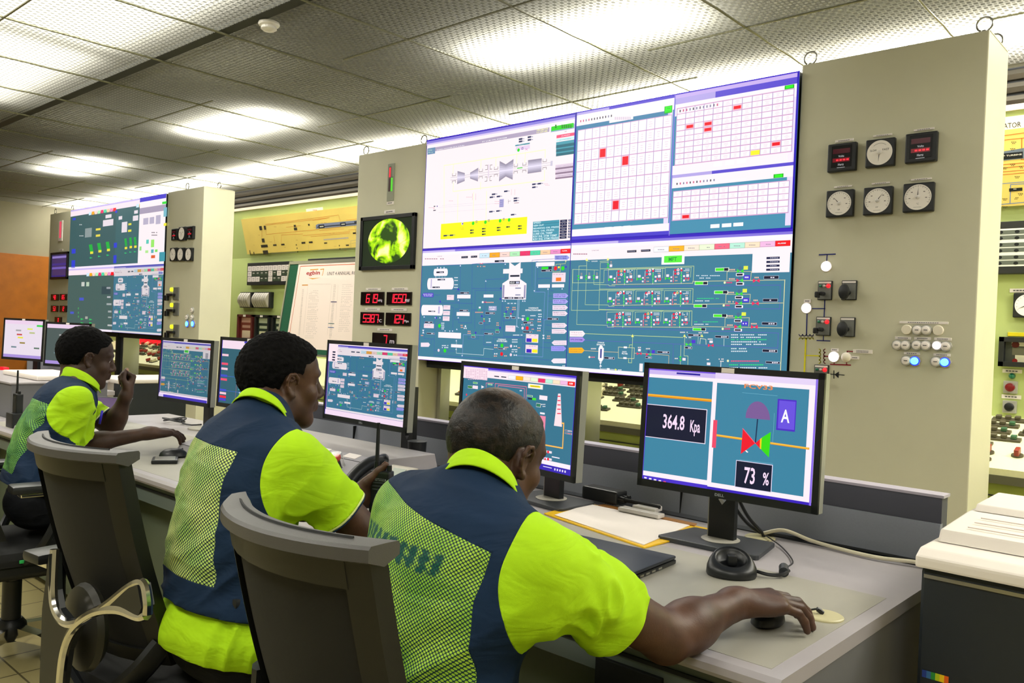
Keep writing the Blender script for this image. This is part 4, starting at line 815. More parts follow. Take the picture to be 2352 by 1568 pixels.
def flame_mat():
    m = bpy.data.materials.new('flame_picture'); m.use_nodes = True; nt = m.node_tree; b = nt.nodes['Principled BSDF']; N = nt.nodes.new; L = nt.links.new
    tc = N('ShaderNodeTexCoord'); n = N('ShaderNodeTexNoise'); n.inputs['Scale'].default_value = 7; n.inputs['Detail'].default_value = 5; n.inputs['Distortion'].default_value = .6; L(tc.outputs['Object'], n.inputs['Vector'])
    r = N('ShaderNodeValToRGB'); L(n.outputs['Fac'], r.inputs[0]); e = r.color_ramp.elements; e[0].position = .43; e[0].color = (*lin('2c4a12'), 1); e[1].position = .66; e[1].color = (*lin('fbffb0'), 1); x = e.new(.50); x.color = (*lin('9ad80c'), 1); x = e.new(.56); x.color = (*lin('d4fa20'), 1)
    b.inputs['Base Color'].default_value = (0, 0, 0, 1); L(r.outputs[0], b.inputs['Emission Color']); b.inputs['Emission Strength'].default_value = 1.; b.inputs['Roughness'].default_value = .3; return m
def cctv(box, crop, label, flame, P=None):
    u, z, w, h = plane_box(*box, crop, P); e = empty('flame_monitor', (u, YW, z), 0, label, 'monitor'); bezelled(e, u, z, w, h, m_black, .03)
    MB().box(u-w/2+.02, u+w/2-.02, YW-.018, YW-.001, z-h/2+.02, z+h/2-.02).build('screen_glass', mat('dim_screen_%d' % flame, '2c3628' if flame else '4a3c80', .15, emit=.35), e)
    if flame:
        n = 40; vs = [(u+.02+math.cos(2*PI*i/n)*w*.385, YW-.0195, z+.01+math.sin(2*PI*i/n)*h*.41) for i in range(n)]; MB().add(vs, [tuple(range(n))]).build('flame_image', flame_mat(), e)
    else:
        a = Art(Plane((0, YW-.0188, 0)), local=True)
        for i, (c, t) in enumerate((('8a78c0', .9), ('3a2c80', .6), ('6a58b0', .45), ('2a2070', .1))): a._r((u-w*.42, z-h*.45+h*.9*t), (u+w*.42, z-h*.45+h*.9*(t-.09)), c, 1)
        a.build('picture', SCREEN, e)
    plate(e, u+.0, z+h/2+.03, .13, .026, 6); return e
cctv((1312, 395, 1778, 852), R1, 'black framed wall monitor showing round yellow-green flame picture', True)
SEG = {'0': 'abcdef', '1': 'bc', '2': 'abged', '3': 'abgcd', '4': 'fgbc', '5': 'afgcd', '6': 'afgedc', '7': 'abc', '8': 'abcdefg', '9': 'abcfgd'}
def seven(a, u0, z0, w, h, s, c, t=.16, sl=.12):
    P = {'a': ((0, 1), (1, 1)), 'b': ((1, 1), (1, .5)), 'c': ((1, .5), (1, 0)), 'd': ((0, 0), (1, 0)), 'e': ((0, .5), (0, 0)), 'f': ((0, 1), (0, .5)), 'g': ((0, .5), (1, .5))}
    x = u0
    for ch in s:
        if ch == '.': a._r((x-w*.30, z0+w*t*1.3), (x-w*.06, z0), c, 3); continue
        for g in SEG[ch]:
            p, q = P[g]; f = lambda r: (x+r[0]*w*.72+r[1]*h*sl, z0+r[1]*h); a.line([f(p), f(q)], c, w*t, 3, raw=True)
        x += w
m_disp = mat('readout_case', '140a0c', .15, spec=.6)
def readout(box, crop, num, unit, pl, label, P=None, group='red number readouts on the near left panel', txt=True):
    u, z, w, h = plane_box(*box, crop, P); e = empty('digital_readout', (u, YW, z), 0, label, 'display', group); MB().box(u-w/2, u+w/2, YW-.014, YW+.001, z-h/2, z+h/2, bev=.003).build('case', m_disp, e)
    a = Art(Plane((0, YW-.0145, 0)), local=True); nd = len(num.replace('.', ''))
    seven(a, u-w*.36+(4-nd)*w*.12, z-h*.3, w*.175, h*.6, num, 'ff1832'); a.build('digits', RED, e)
    if unit: a = Art(Plane((0, YW-.0145, 0)), local=True); a.text(u+w*.28, z-h*.04, u+w*.46, z-h*.28, unit, 'e8d8d8', 4, False, True); a.build('unit_print', SCREEN, e)
    if pl: pu, pz, pw, ph = plane_box(*pl, crop, P); plate(e, pu, pz, pw, max(ph, .02), 6)
    return e
RED = attr_mat('red_led', emit=1.6)
readout((1300, 1060, 1500, 1180), R1, '61.9', 'mHg', (1337, 1030, 1470, 1040), 'red readout showing 61.9, upper row beside the 165.0')
readout((1532, 1060, 1748, 1180), R1, '165.0', 'MW', (1570, 1025, 1712, 1040), 'red readout showing 165.0')
readout((1296, 1240, 1496, 1358), R1, '538.7', '\u00b0C', (1330, 1208, 1462, 1222), 'red readout showing 538.7')
readout((1524, 1245, 1740, 1366), R1, '12.4', 'Mpa', (1564, 1212, 1704, 1226), 'red readout showing 12.4')
readout((1403, 1424, 1608, 1550), R1, '7', 'm', (1440, 1392, 1574, 1406), 'red readout showing a single 7 above the centre desk monitor')
# far panels
R0 = (0, 400, .2551)
GF = 'small meters on the far right-hand panel'
meter('digital', (1562, 500, 1612, 590), R0, '', None, label='small black digital meter, first of the far upper trio', group=GF, small=True); meter('sync', (1622, 492, 1690, 584), R0, '', None, 184, GF, 'small round dial between the two far digital meters', small=True); meter('digital', (1698, 482, 1760, 574), R0, '', None, label='small black digital meter, last of the far upper trio', group=GF, small=True)
for i, (x, l, nd) in enumerate(((1578, 'small white dial, first of the far lower trio', -40), (1645, 'small white dial, middle of the far lower trio', 30), (1718, 'small white dial, last of the far lower trio', 0))): meter('dial', (x-34, 680, x+32, 768), R0, 'kA', None, nd, GF, l, small=True)
cctv((474, 710, 618, 942), R0, 'black framed wall monitor with purple picture on the far narrow panel', False)
for i, (bx, n, l) in enumerate((((466, 1080, 530, 1138), '48', 'far red readout, top row, first of two'), ((544, 1078, 604, 1136), '165', 'far red readout, top row, second of two'), ((466, 1182, 526, 1240), '53', 'far red readout, second row, first of two'), ((544, 1182, 604, 1242), '12', 'far red readout, second row, second of two'), ((500, 1284, 558, 1346), '0', 'far red readout, alone in the lowest row'))):
    readout(bx, R0, n, '', None, l, group='red readouts on the far narrow panel')
u, z, w, h = plane_box(535, 420, 562, 600, R0); e = empty('bar_indicator', (u, YW, z), 0, 'far narrow bar indicator with red bar on the narrow panel', 'indicator'); MB().box(u-w/2, u+w/2, YW-.008, YW+.001, z-h/2, z+h/2).build('indicator_body', m_label, e); a = Art(Plane((0, YW-.009, 0)), local=True); a._r((u-w*.25, z+h*.45), (u+w*.25, z-h*.35), 'e04860', 1); a.build('bar_scale', SCREEN, e)
for k, (y, l) in enumerate(((1075, 'far black lever switch with yellow lamp, topmost'), (1215, 'far black lever switch with yellow lamp, middle'), (1410, 'far black lever switch with yellow lamp, lowest'))):
    u, z = PT.uv(1570*.2551, 400+y*.2551); e = empty('control_switch', (u, YW, z), 0, l, 'switch', 'black lever switches on the far panel')
    MB().box(u-.01, u+.11, YW-.012, YW+.001, z-.07, z+.07, bev=.004).build('switch_frame', m_swg, e); MB().box(u-.10, u+.05, YW-.05, YW-.012, z-.03, z+.0, bev=.008).build('lever_handle', m_black, e); MB().box(u-.12, u-.07, YW-.06, YW-.02, z-.08, z-.02, bev=.008).build('lever_grip', m_black, e)
    MB().lathe([(.022, -.001), (.022, -.02), (.01, -.026)], 14, T_at(u-.05, z+.045), 'y').build('status_lens', lampglow('yellow_lit_lens', 'e8f020', 1.5), e, True)
for x, l in ((1693, 'far blue-lit button, first of two'), (1745, 'far blue-lit button, second of two')): pbtn((x, 1347), 'blue', l, 'blue-lit buttons on the far panel', R0, .036)
for x, y, l in ((1690, 1288, 'far white button above the blue ones'), (1735, 1290, 'far white button above the second blue one'), (1735, 1225, 'far white button, highest of its cluster')): pbtn((x, y), 'plain', l, 'small grey buttons on the far panel', R0, .03)
# far video wall
PF = Plane((0, YW-.012, 0)); FU0, FUM, FU1, FZ0, FZM, FZ1 = -11.916, -10.468, -9.155, 1.16, 1.96, 2.745
def far_bg(u0, u1, v0, v1, c, btn=True):
    A = Art(PF, 100, 430, .22321); A._r((u0, v1), (u1, v0), c, 0); A._r((u0, v1), (u1, v1-.085), 'f8e4ee', 1); A._r((u0, v1), (u1, v1-.02), 'c9b8f0', 2); n = 9
    if btn:
        for i in range(n): A._r((u0+(u1-u0)*(.42+.58*i/n), v1-.065), (u0+(u1-u0)*(.42+.58*(i+.9)/n), v1-.105), BTN[i], 3)
    A._r((u0, v0+.025), (u1, v0), 'f4e8f8', 5); return A
A1 = far_bg(FU0, FUM, FZM, FZ1, '3a5c5e')
for x, y in ((492, 640), (577, 625), (665, 612)):
    for k in range(5): A1.rect(x-14+k*3-8, y-50+k*18, x+10+k*3, y-34+k*18, '20b040', 5)
    A1.rect(x-10, y+22, x+20, y+44, 'e8e040', 6); A1.poly([(x-14, y+78), (x-14, y+94), (x+16, y+86)], '30c870', 6)
for r in ((640, 285, 700, 312), (614, 340, 718, 390), (540, 425, 588, 440), (540, 488, 584, 505)): A1.rect(*r, 'e8dce4' if r[0] > 600 else 'e8d850', 5)
for r in ((430, 425, 495, 510),): A1.rect(*r, '8a9898', 4)
for x, y in ((370, 385), (370, 500)): A1.scrib(x, y-5, x+45, y+4, 'c0c8c8', 4, 3)
for r in ((302, 318, 332, 336), (292, 636, 330, 680), (290, 752, 324, 830)): A1.rect(*r, '3040d0', 5)
A2 = far_bg(FUM, FU1, FZM, FZ1, '3c6468'); uB = A2.m(985, 400)[0]
for x, y in ((848, 570), (898, 560), (945, 556)):
    for k in range(4): A2.rect(x-14+k*2, y-42+k*20, x+8+k*2, y-26+k*20, '20b040', 5)
    A2.rect(x-10, y+44, x+14, y+66, 'e8e040', 6); A2.poly([(x-12, y+100), (x-12, y+114), (x+14, y+107)], '30c870', 6)
for r in ((808, 360, 860, 460), (922, 295, 975, 340), (935, 240, 972, 268), (775, 300, 810, 330)): A2.rect(*r, 'e6dce4', 5)
for r in ((875, 372, 905, 388), (872, 438, 905, 456)): A2.rect(*r, 'e8e040', 5)
for r in ((740, 240, 760, 262), (726, 572, 756, 620), (722, 700, 750, 780)): A2.rect(*r, '3040d0', 5)
A2._r((uB, FZ1), (FU1, FZM), 'fbeef2', 6); A2._r((uB, FZ1), (FU1, FZ1-.05), '3a2cc8', 7); A2._r((uB, FZ1-.12), (FU1, FZ1-.19), 'a79bb4', 7); A2.rect(1225, 150, 1270, 168, '20d830', 9)
for r in ((1160, 290, 1205, 375, 'b8b0c8'), (1030, 320, 1080, 380, 'b8b0c8'), (1095, 310, 1140, 372, 'b8b0c8'), (1240, 370, 1268, 395, 'f0e830'), (1060, 540, 1085, 580, '58c8b8'), (1110, 540, 1140, 615, '98e868'), (1110, 640, 1135, 675, '58b0b8'), (1150, 640, 1175, 665, '80e060'), (1195, 668, 1250, 760, '4098a8'), (1110, 700, 1150, 728, 'e06030'), (1240, 210, 1270, 300, '78b8c8'), (990, 610, 1010, 650, '90e080'), (1050, 650, 1080, 675, 'b0e890')): A2.rect(*r[:4], r[4], 8)
for y in (465, 492): A2.scrib(1115, y-4, 1175, y+5, '303040', 8, 5)
A3 = far_bg(FU0, FUM, FZ0, FZM, '46605c')
for r in ((392, 975, 422, 1018, 'c8ccc4'), (442, 975, 470, 1018, 'b8ccb4'), (370, 1135, 414, 1165, '4858c8'), (276, 1278, 312, 1302, '4858c8'), (600, 1020, 690, 1100, '344a50'), (650, 1025, 690, 1045, 'b0b4b8'), (655, 1120, 690, 1138, 'b0b4b8'), (650, 1192, 700, 1212, 'a0a8a8'), (665, 1268, 700, 1288, 'a0a8a8'), (665, 1330, 700, 1345, 'a0a8a8'), (660, 1410, 706, 1430, 'b8bcbc'), (430, 1328, 455, 1355, 'a8a8a0')): A3.rect(*r[:4], r[4], 4)
for x, y in ((400, 1356), (488, 1360), (400, 1396), (488, 1396)): A3.poly([(x-16, y-10), (x-16, y+10), (x+16, y)], '30c860', 5)
for x, y in ((360, 1245), (360, 1290), (360, 1330)): A3.circ(x, y, 12, '48a860', 4, 8)
A4 = Art(PF, 100, 430, .22321); paste(A4, A_cond, (WX0, WZM, WXM, WZ0), (FUM, FZM, FU1, FZ0), (lin('4a6a6c'), .32))  # grey-green haze is blended into the copied diagram's colours
G2 = 'four rear-lit display cubes of the far video wall'
wall_screen('display_cube', A1, FU0, FUM, FZM, FZ1, YW, 'far wall display with three green and yellow columns on dark teal', G2)
wall_screen('display_cube', A2, FUM, FU1, FZM, FZ1, YW, 'far wall display, half dark teal, half white window', G2)
wall_screen('display_cube', A3, FU0, FUM, FZ0, FZM, YW, 'far wall display mostly blank grey-green, above the left sitter\'s head', G2)
wall_screen('display_cube', A4, FUM, FU1, FZ0, FZM, YW, 'far wall display with teal diagram and white condenser vessel', G2)
SC.cycles.use_adaptive_sampling = True; SC.cycles.adaptive_threshold = .04; SC.cycles.max_bounces = 5; SC.cycles.diffuse_bounces = 3; SC.cycles.glossy_bounces = 2; SC.cycles.transparent_max_bounces = 6; SC.cycles.transmission_bounces = 2
SC.cycles.use_denoising = True; SC.cycles.caustics_reflective = False; SC.cycles.caustics_refractive = False
# ---------------- old control bench and mimic boards along the back wall ----------------
YC = 5.85
bw = empty('vertical_control_board', (-5, YC, 0), 0, 'long pale green upright control board along the back wall behind the tall panels', 'control board')
MB().prism([(YC, .9), (YC, 2.20), (YC-.15, 2.80), (YC+.1, 2.80), (YC+.1, .9)], 'x', XL+.1, XR-.1).build('board_sheet', m_green, bw)
MB().prism([(YC-.165, 2.80), (YC-.165, 2.835), (YC+.1, 2.835), (YC+.1, 2.80)], 'x', XL+.1, XR-.1).build('top_trim', mat('pale_trim', 'cdbfa8', .5), bw)
sl = empty('vent_louvre_band', (-5, YB, 2.84), 0, 'dark slatted band between green board and ceiling', 'louvre')
m_slat = mat('slat_paint', '57534a', .45, .2)
MB().box(XL+.1, XR-.1, YB, YB+.05, 2.84, 3.18).build('backing', m_black2, sl)
for k in range(4):
    z = 2.85+k*.083; MB().prism([(YB-.02, z), (YB-.05, z+.025), (YB-.03, z+.058), (YB, z+.058), (YB, z)], 'x', XL+.1, XR-.1).build('slat', m_slat, sl)
rb = empty('old_control_bench', (-5, 5.4, 0), 0, 'long green control bench with cream sloping top behind the tall panels', 'control desk')
MB().box(XL+.1, XR-.1, 5.02, 5.8, 0, .68).build('front_panel', m_green2, rb)
MB().prism([(5.0, .70), (5.0, .735), (5.80, .955), (5.85, .955), (5.85, .70)], 'x', XL+.1, XR-.1).build('cream_top', m_cream, rb)
MB().box(XL+.1, XR-.1, 4.995, 5.03, .655, .70).build('front_rail', mat('dark_bench_rail', '5b5a44', .5), rb)
b = MB(); b.box(XL+.1, XR-.1, 5.015, 5.0195, .585, .592); b.build('door_seam', m_black2, rb)
def bench_z(y): return .735+(y-5.0)*.275
TB = lambda x, y: Matrix.Translation((x, y, bench_z(y)+.0)) @ Matrix.Rotation(math.atan(.275), 4, 'X')
m_bk = mat('bench_button_brown', '4c4632', .5); m_bo = mat('bench_orange', 'd08a1c', .4); m_bc = mat('bench_cream_key', 'cfc79a', .4); m_bg2 = mat('bench_green_key', '2f5a3c', .4); m_brd = mat('bench_red_key', '8c2c20', .4); m_bbl = mat('bench_blue_key', '20307c', .4)
def bswitch(x, y, kind, label, grp):
    e = empty('bench_switch', (x, y, bench_z(y)), 0, label, 'switch', grp); T = TB(x, y)
    if kind == 0:
        MB().box(-.075, .075, -.05, .05, -.002, .018, T, .004).build('switch_base', m_bk, e)
        for k, m in ((-.035, m_bo), (.035, m_bo)): MB().box(k-.024, k+.024, -.02, .03, .018, .03, T, .004).build('key_cap', m, e)
    elif kind == 1:
        MB().box(-.05, .05, -.04, .04, -.002, .012, T, .003).build('switch_base', m_bk, e); MB().prism([(-.035, .012), (.035, .012), (.03, .05), (-.02, .035)], 'x', -.04, .04, T).build('key_cap', m_bc, e)
    elif kind == 2:
        MB().cyl((0, 0, -.002), (0, 0, .01), .03, n=14, T=T).build('switch_base', m_bk, e, True); MB().box(-.012, .012, -.03, .03, .01, .045, T, .005).build('knob', random.choice([m_bk, m_bg2, m_brd]), e)
    else:
        b = MB(); b.box(-.11, .11, -.025, .025, -.002, .014, T, .003); b.build('switch_base', m_bk, e)
        for k in range(4): MB().box(-.09+k*.05, -.06+k*.05, -.016, .016, .014, .034, T, .004).build('key_cap', random.choice([m_bc, m_bk, m_bg2, m_bo]), e)
    return e
KN = ['dark pad with two orange keys', 'cream wedge key', 'small rotary knob', 'long strip of four keys']
random.seed(11); spots = []
for (xa, xb), where in (((-4.25, -3.05), 'under the near video wall'), ((-1.4, -.55), 'beside the right tall panel'), ((-5.25, -4.6), 'beside the near left panel'), ((-12.9, -10.2), 'under the far video wall')):
    n = 0
    for yy in (5.1, 5.2, 5.32, 5.42, 5.53, 5.64, 5.74):
        x = xa+random.uniform(0, .1)
        while x < xb:
            k = random.choice([0, 1, 1, 2, 2, 3] if yy < 5.3 else [1, 2, 2, 3, 3])
            if yy > 5.15 and random.random() < (.72 if yy > 5.3 else .5): spots.append((x, yy, k, where))
            elif yy < 5.15 and random.random() < .35: spots.append((x, yy, k, where))
            x += .26 if k in (0, 3) else .14
protos = {}
for x, y, k, where in spots:
    lab = '%s on the cream bench, %s' % (KN[k], where); grp = '%s, %s' % (['paired orange keys', 'cream wedge keys', 'rotary knobs', 'key strips'][k], where)
    if k not in protos: protos[k] = bswitch(x, y, k, lab, grp)
    else:
        c = copy_tree(protos[k]); c.location = (x, y, bench_z(y)); c['label'] = lab; c['group'] = grp
# paper and books on the bench, right gap
for i, (x0_, z0_) in enumerate(((-13.7, .99), (-13.35, .99), (-12.95, .99), (-12.55, .99), (-13.35, 1.10), (-12.95, 1.10))):
    e = empty('lit_alarm_tile', (x0_, 5.78, z0_), 0, 'glowing red alarm tile on the bench beside the left man\'s face', 'alarm light', 'glowing red alarm tiles beside the left man\'s face'); MB().box(x0_-.16, x0_+.16, 5.75, 5.80, z0_-.05, z0_+.045, bev=.006).build('tile_lens', mat('red_alarm_glow', 'ff1420', .4, emit=1.3), e); MB().box(x0_-.17, x0_+.17, 5.80, 5.845, z0_-.055, z0_+.05).build('tile_case', m_black, e)
e = MB().box(-.12, .12, -.06, .06, 0, .01, TB(-1.33, 5.70), .002).build('paper_stack', m_white); tag(e, 'white papers lying at the back of the bench beside the right tall panel', 'paper')
# mimic boards (leaning forward)
m_mimic = mat('mimic_yellow', 'ecd06e', .5, noise_amt=.05, nscale=3)
ML = math.atan2(.15, .6)
def mimic(x0, x1, label, fill, crop, zb=2.245, zt=2.69):
    e = empty('mimic_board', ((x0+x1)/2, YC-.02, zb), 0, label, 'sign board'); yb = YC-(zb-2.2)*.25; L = (zt-zb)/math.cos(ML)
    O = (0, yb-.03, zb); P = Plane(O, 0, -ML); pts = [P.w(x0, 0), P.w(x1, 0), P.w(x1, L), P.w(x0, L)]; bk = [P.w(x0, 0, -.028), P.w(x1, 0, -.028), P.w(x1, L, -.028), P.w(x0, L, -.028)]
    MB().add(pts+bk, [(0, 1, 2, 3), (7, 6, 5, 4), (0, 4, 5, 1), (1, 5, 6, 2), (2, 6, 7, 3), (3, 7, 4, 0)]).build('board', m_mimic, e)
    a = Art(Plane(O+P.N*.001, 0, -ML)); a.crop(*crop); fill(a); a.build('mimic_print', PRINT, e); return e
def fillL(A):
    OR = 'dd7a2c'
    for p in ([(540, 590), (1860, 420)], [(560, 605), (1690, 470)], [(560, 770), (1520, 680)], [(565, 770), (560, 690)], [(1220, 790), (2070, 720)], [(1365, 810), (2060, 745)], [(1520, 700), (1960, 672)], [(1610, 670), (1900, 640)], [(2040, 690), (2200, 680)], [(480, 830), (485, 700)], [(1400, 520), (1700, 470)], [(920, 640), (1180, 610)], [(2000, 515), (2200, 490)], [(1865, 420), (1900, 560)], [(700, 800), (720, 960)], [(830, 960), (835, 780), (1220, 760)]): A.line(p, OR, 5)
    for p in ([(650, 1110), (1120, 1090)], [(1380, 1060), (2180, 1020)], [(2080, 880), (2090, 1030)], [(2080, 885), (2200, 870)], [(2100, 930), (2200, 915)], [(1320, 1070), (1320, 960)]): A.line(p, 'a8a098', 4)
    A.line([(1600, 865), (2035, 830)], 'b9aea8', 22, 1)
    A.poly([(1455, 600), (1500, 580), (2200, 515), (2200, 605), (1455, 668)], '7f88a8', 2)
    A.line([(1480, 640), (2200, 570)], '1e2430', 16, 3)
    for r in ((1500, 600, 1615, 655), (1890, 560, 2000, 612), (2145, 535, 2200, 575)): A.rect(*r, '1e2430', 4); A.rect(r[0]+25, r[1]+20, r[2]-20, r[3]-20, 'c8c8c0', 5)
    A.rect(2150, 575, 2200, 905, '231a1c', 4); A.rect(2120, 735, 2180, 758, '231a1c', 5)
    for r in ((432, 622, 492, 690), (515, 615, 562, 682), (478, 845, 538, 912), (465, 960, 592, 1000), (498, 1060, 602, 1122), (1055, 600, 1100, 634), (1058, 650, 1122, 692), (685, 950, 750, 974), (830, 940, 893, 964), (1195, 908, 1268, 934), (1328, 898, 1400, 924), (1603, 916, 1658, 934), (1995, 954, 2052, 974), (1312, 582, 1346, 608), (258, 1055, 284, 1128), (328, 1085, 352, 1130)): A.rect(*r, '3a3428', 4)
    for x, y in ((1104, 958), (1118, 1018), (1130, 1082), (1880, 972), (1888, 1030)): A.poly([(x-9, y), (x, y-18), (x+9, y), (x, y+18)], '2a2620', 4)
    for x, y in ((1540, 560), (1600, 556), (1680, 750), (1760, 745), (1420, 640), (700, 630), (870, 1000), (1100, 870), (620, 900), (420, 780), (300, 960), (1960, 1060), (1780, 980)): A.scrib(x, y, x+50, y+6, 'c09050', 3, 3)
mimic(-10.02, -6.2, 'long yellow process mimic board high on the back wall, between the two video walls', fillL, (540, 440, .12755))
def fillR(A):
    OR = 'c8641c'
    for p in ([(440, 52), (674, 20)], [(440, 90), (674, 66)], [(440, 310), (674, 290)], [(440, 340), (674, 318)], [(440, 375), (674, 355)], [(440, 402), (674, 380)], [(655, 70), (650, 260), (674, 258)]): A.line(p, OR, 6)
    for p in ([(440, 480), (674, 460)], [(548, 655), (554, 485), (674, 478)], [(440, 665), (674, 645)]): A.line(p, '6f86b0', 7)
    A.poly([(440, 195), (560, 175), (674, 155), (674, 250), (440, 275)], '6f7c8c', 2); A.rect(440, 210, 664, 245, '14181c', 3); A.text(515, 232, 655, 205, 'TURBINE', 'e8e0d0', 5, True); A.text(484, 238, 504, 220, 'P', 'e8e0d0', 5, True); A.rect(540, 520, 660, 540, '14181c', 4); A.scrib(580, 522, 640, 528, 'e8e0d0', 5, 4)
    for x, y in ((560, 100), (550, 300), (630, 320), (590, 410), (480, 330), (480, 610), (580, 600), (480, 680), (550, 160), (620, 565)): A.scrib(x, y, x+50, y+6, '3a3424', 4, 3); A.scrib(x+8, y+12, x+40, y+17, '3a3424', 4, 2)
mimic(-3.2, 2.2, 'yellow mimic board with black turbine symbol, behind the right tall panel', fillR, (2180, 300, .2552))
def bsign(P, box, crop, label, txts, Y, name='wall_sign', col='f3ebe4'):
    u, z, w, h = plane_box(*box, crop, P); e = empty(name, (u, Y, z), 0, label, 'sign'); T = Matrix.Translation((0, 0, 0))
    c = [P.w(u-w/2, z-h/2, -.002), P.w(u+w/2, z-h/2, -.002), P.w(u+w/2, z+h/2, -.002), P.w(u-w/2, z+h/2, -.002)]; d = [P.w(u-w/2, z-h/2, .006), P.w(u+w/2, z-h/2, .006), P.w(u+w/2, z+h/2, .006), P.w(u-w/2, z+h/2, .006)]
    MB().add(c+d, [(3, 2, 1, 0), (4, 5, 6, 7), (0, 1, 5, 4), (1, 2, 6, 5), (2, 3, 7, 6), (3, 0, 4, 7)]).build('sign_plate', mat('sign_'+col, col, .5), e)
    a = Art(Plane(P.O+P.N*.0065, P.a, P.tilt)); a.crop(*crop)
    for t in txts: t(a)
    a.build('sign_print', PRINT, e); return e
PU = Plane((0, YC-.145, 2.78), 0, -ML)
bsign(PU, (1282, 312, 1600, 405), (540, 440, .12755), 'white plate with faint red print above the yellow board, beside the near left panel', [lambda a: a.scrib(1400, 325, 1480, 340, 'e08080', 2, 4), lambda a: a.scrib(1320, 375, 1580, 392, 'e08080', 2, 10)], YC-.14)
bsign(PU, (300, 1360, 1100, 1380), (2180, 20, .1913), 'white board with GENERATOR lettering above the right mimic board', [lambda a: a.text(360, 1432, 935, 1372, 'GENERATOR', '202020', 2)], YC-.14) if False else None
e = empty('generator_sign', (-1.0, YC-.12, 2.70), 0, 'white sign reading GENERATOR above the right yellow mimic board', 'sign')
PG = Plane((0, YC-.137, 2.745), 0, -ML); pz = PG.uv(2316, 301)[1]; pt = PG.uv(2316, 268)[1]
c = [PG.w(-1.9, pz, -.002), PG.w(.2, pz, -.002), PG.w(.2, pt, -.002), PG.w(-1.9, pt, -.002)]; d = [PG.w(-1.9, pz, .006), PG.w(.2, pz, .006), PG.w(.2, pt, .006), PG.w(-1.9, pt, .006)]
MB().add(c+d, [(3, 2, 1, 0), (4, 5, 6, 7), (0, 1, 5, 4), (1, 2, 6, 5), (2, 3, 7, 6), (3, 0, 4, 7)]).build('sign_plate', m_label, e)
a = Art(Plane(PG.O+PG.N*.0065, 0, -ML)); uR = PG.uv(2306, 290)[0]; uO = PG.uv(2352, 284)[0]; lw = (uO-uR)/4.6; zz0 = PG.uv(2320, 294)[1]; zz1 = PG.uv(2320, 282)[1]
a.text(uR-5*lw*.94, zz1, uR+4*lw, zz0, 'GENERATOR', '202020', 2, False, True); a.build('sign_print', PRINT, e)
# annunciators, recorders, indicators on the green board
def annun(P, x0, z0, x1, z1, cols, rows, label, dark, style):
    e = empty('alarm_annunciator', ((x0+x1)/2, YC, z0), 0, label, 'alarm panel'); MB().box(x0, x1, YC-.06, YC+.001, z0, z1, bev=.004).build('annunciator_case', m_black, e)
    a = Art(Plane((0, YC-.0605, 0)), local=True); m = .015; w = (x1-x0-2*m)/cols; t = (z1-z0)*.14; h = (z1-z0-2*t)/rows
    for i in range(cols):
        for j in range(rows):
            u = x0+m+w*i; v = z1-t-h*j; on_ = (i, j) in dark
            if style == 'tiles':
                a._r((u+.003, v-.003), (u+w-.003, v-h+.003), '2c3a28' if on_ else 'd9cfcb', 1)
                a._r((u+w*.25, v-h*.3), (u+w*.7, v-h*.42), '8a8488' if not on_ else 'd9cfcb', 2); a._r((u+w*.3, v-h*.6), (u+w*.65, v-h*.7), '8a8488' if not on_ else '50604c', 2)
            else:
                a._r((u, v), (u+w, v-h), 'd8d8cc', 1)
                if on_: a._r((u+.008, v-.008), (u+w-.004, v-h+.008), 'e6e2d6', 2); [a._r((u+w*.25, v-h*(.2+.13*q)), (u+w*.8, v-h*(.26+.13*q)), '404040', 3) for q in range(5)]
                else:
                    a._r((u+.008, v-.010), (u+w-.006, v-h*.5+.003), '5c6258', 2); a._r((u+.008, v-h*.5-.003), (u+w-.006, v-h+.010), '5c6258', 2)
                    for p in (.25, .72):
                        for q in (.27, .76): a.circ(u+w*p, v-h*q, min(w, h)*.13, '101414', 3, raw=True, sx=1.3)
    a.build('windows', PRINT, e); return e
annun(None, -9.975, 1.835, -8.95, 2.125, 10, 3, 'small-windowed alarm annunciator on the green board beside the far panel', {(1, 1), (2, 1), (3, 1), (4, 1), (6, 1), (8, 1), (9, 1), (3, 2), (4, 2), (6, 2), (7, 2)}, 'tiles')
annun(None, -8.6, 1.835, -6.9, 2.14, 12, 3, 'alarm annunciator hidden mostly behind the notice board', {(1, 1)}, 'tiles')
annun(None, -2.6, 1.83, .6, 2.15, 17, 3, 'alarm annunciator with dotted windows beside the right tall panel', {(8, 1), (9, 1)}, 'dots')
def ribbed(x0, x1, z0, z1, n, label):
    e = empty('edgewise_indicator', ((x0+x1)/2, YC, z0), 0, label, 'meter', 'curved edgewise indicators on the green board'); MB().box(x0-.01, x1+.03, YC-.05, YC+.001, z0-.01, z1+.01, bev=.004).build('indicator_case', m_black, e)
    for k in range(n):
        xa = x0+(x1-x0)*k/n; xb = x0+(x1-x0)*(k+.8)/n; pr = [(YC-.05-.045*math.sin(PI*t), z0+(z1-z0)*t) for t in [i/10 for i in range(11)]]+[(YC-.03, z1), (YC-.03, z0)]
        MB().prism(pr, 'x', xa, xb).build('scale_face', mat('scale_grey', 'a8a294', .4), e)
ribbed(-10.14, -9.88, 1.55, 1.735, 5, 'curved indicator with five faces, beside the far tall panel'); ribbed(-9.79, -9.44, 1.55, 1.735, 7, 'curved indicator with seven faces, above the black recorder')
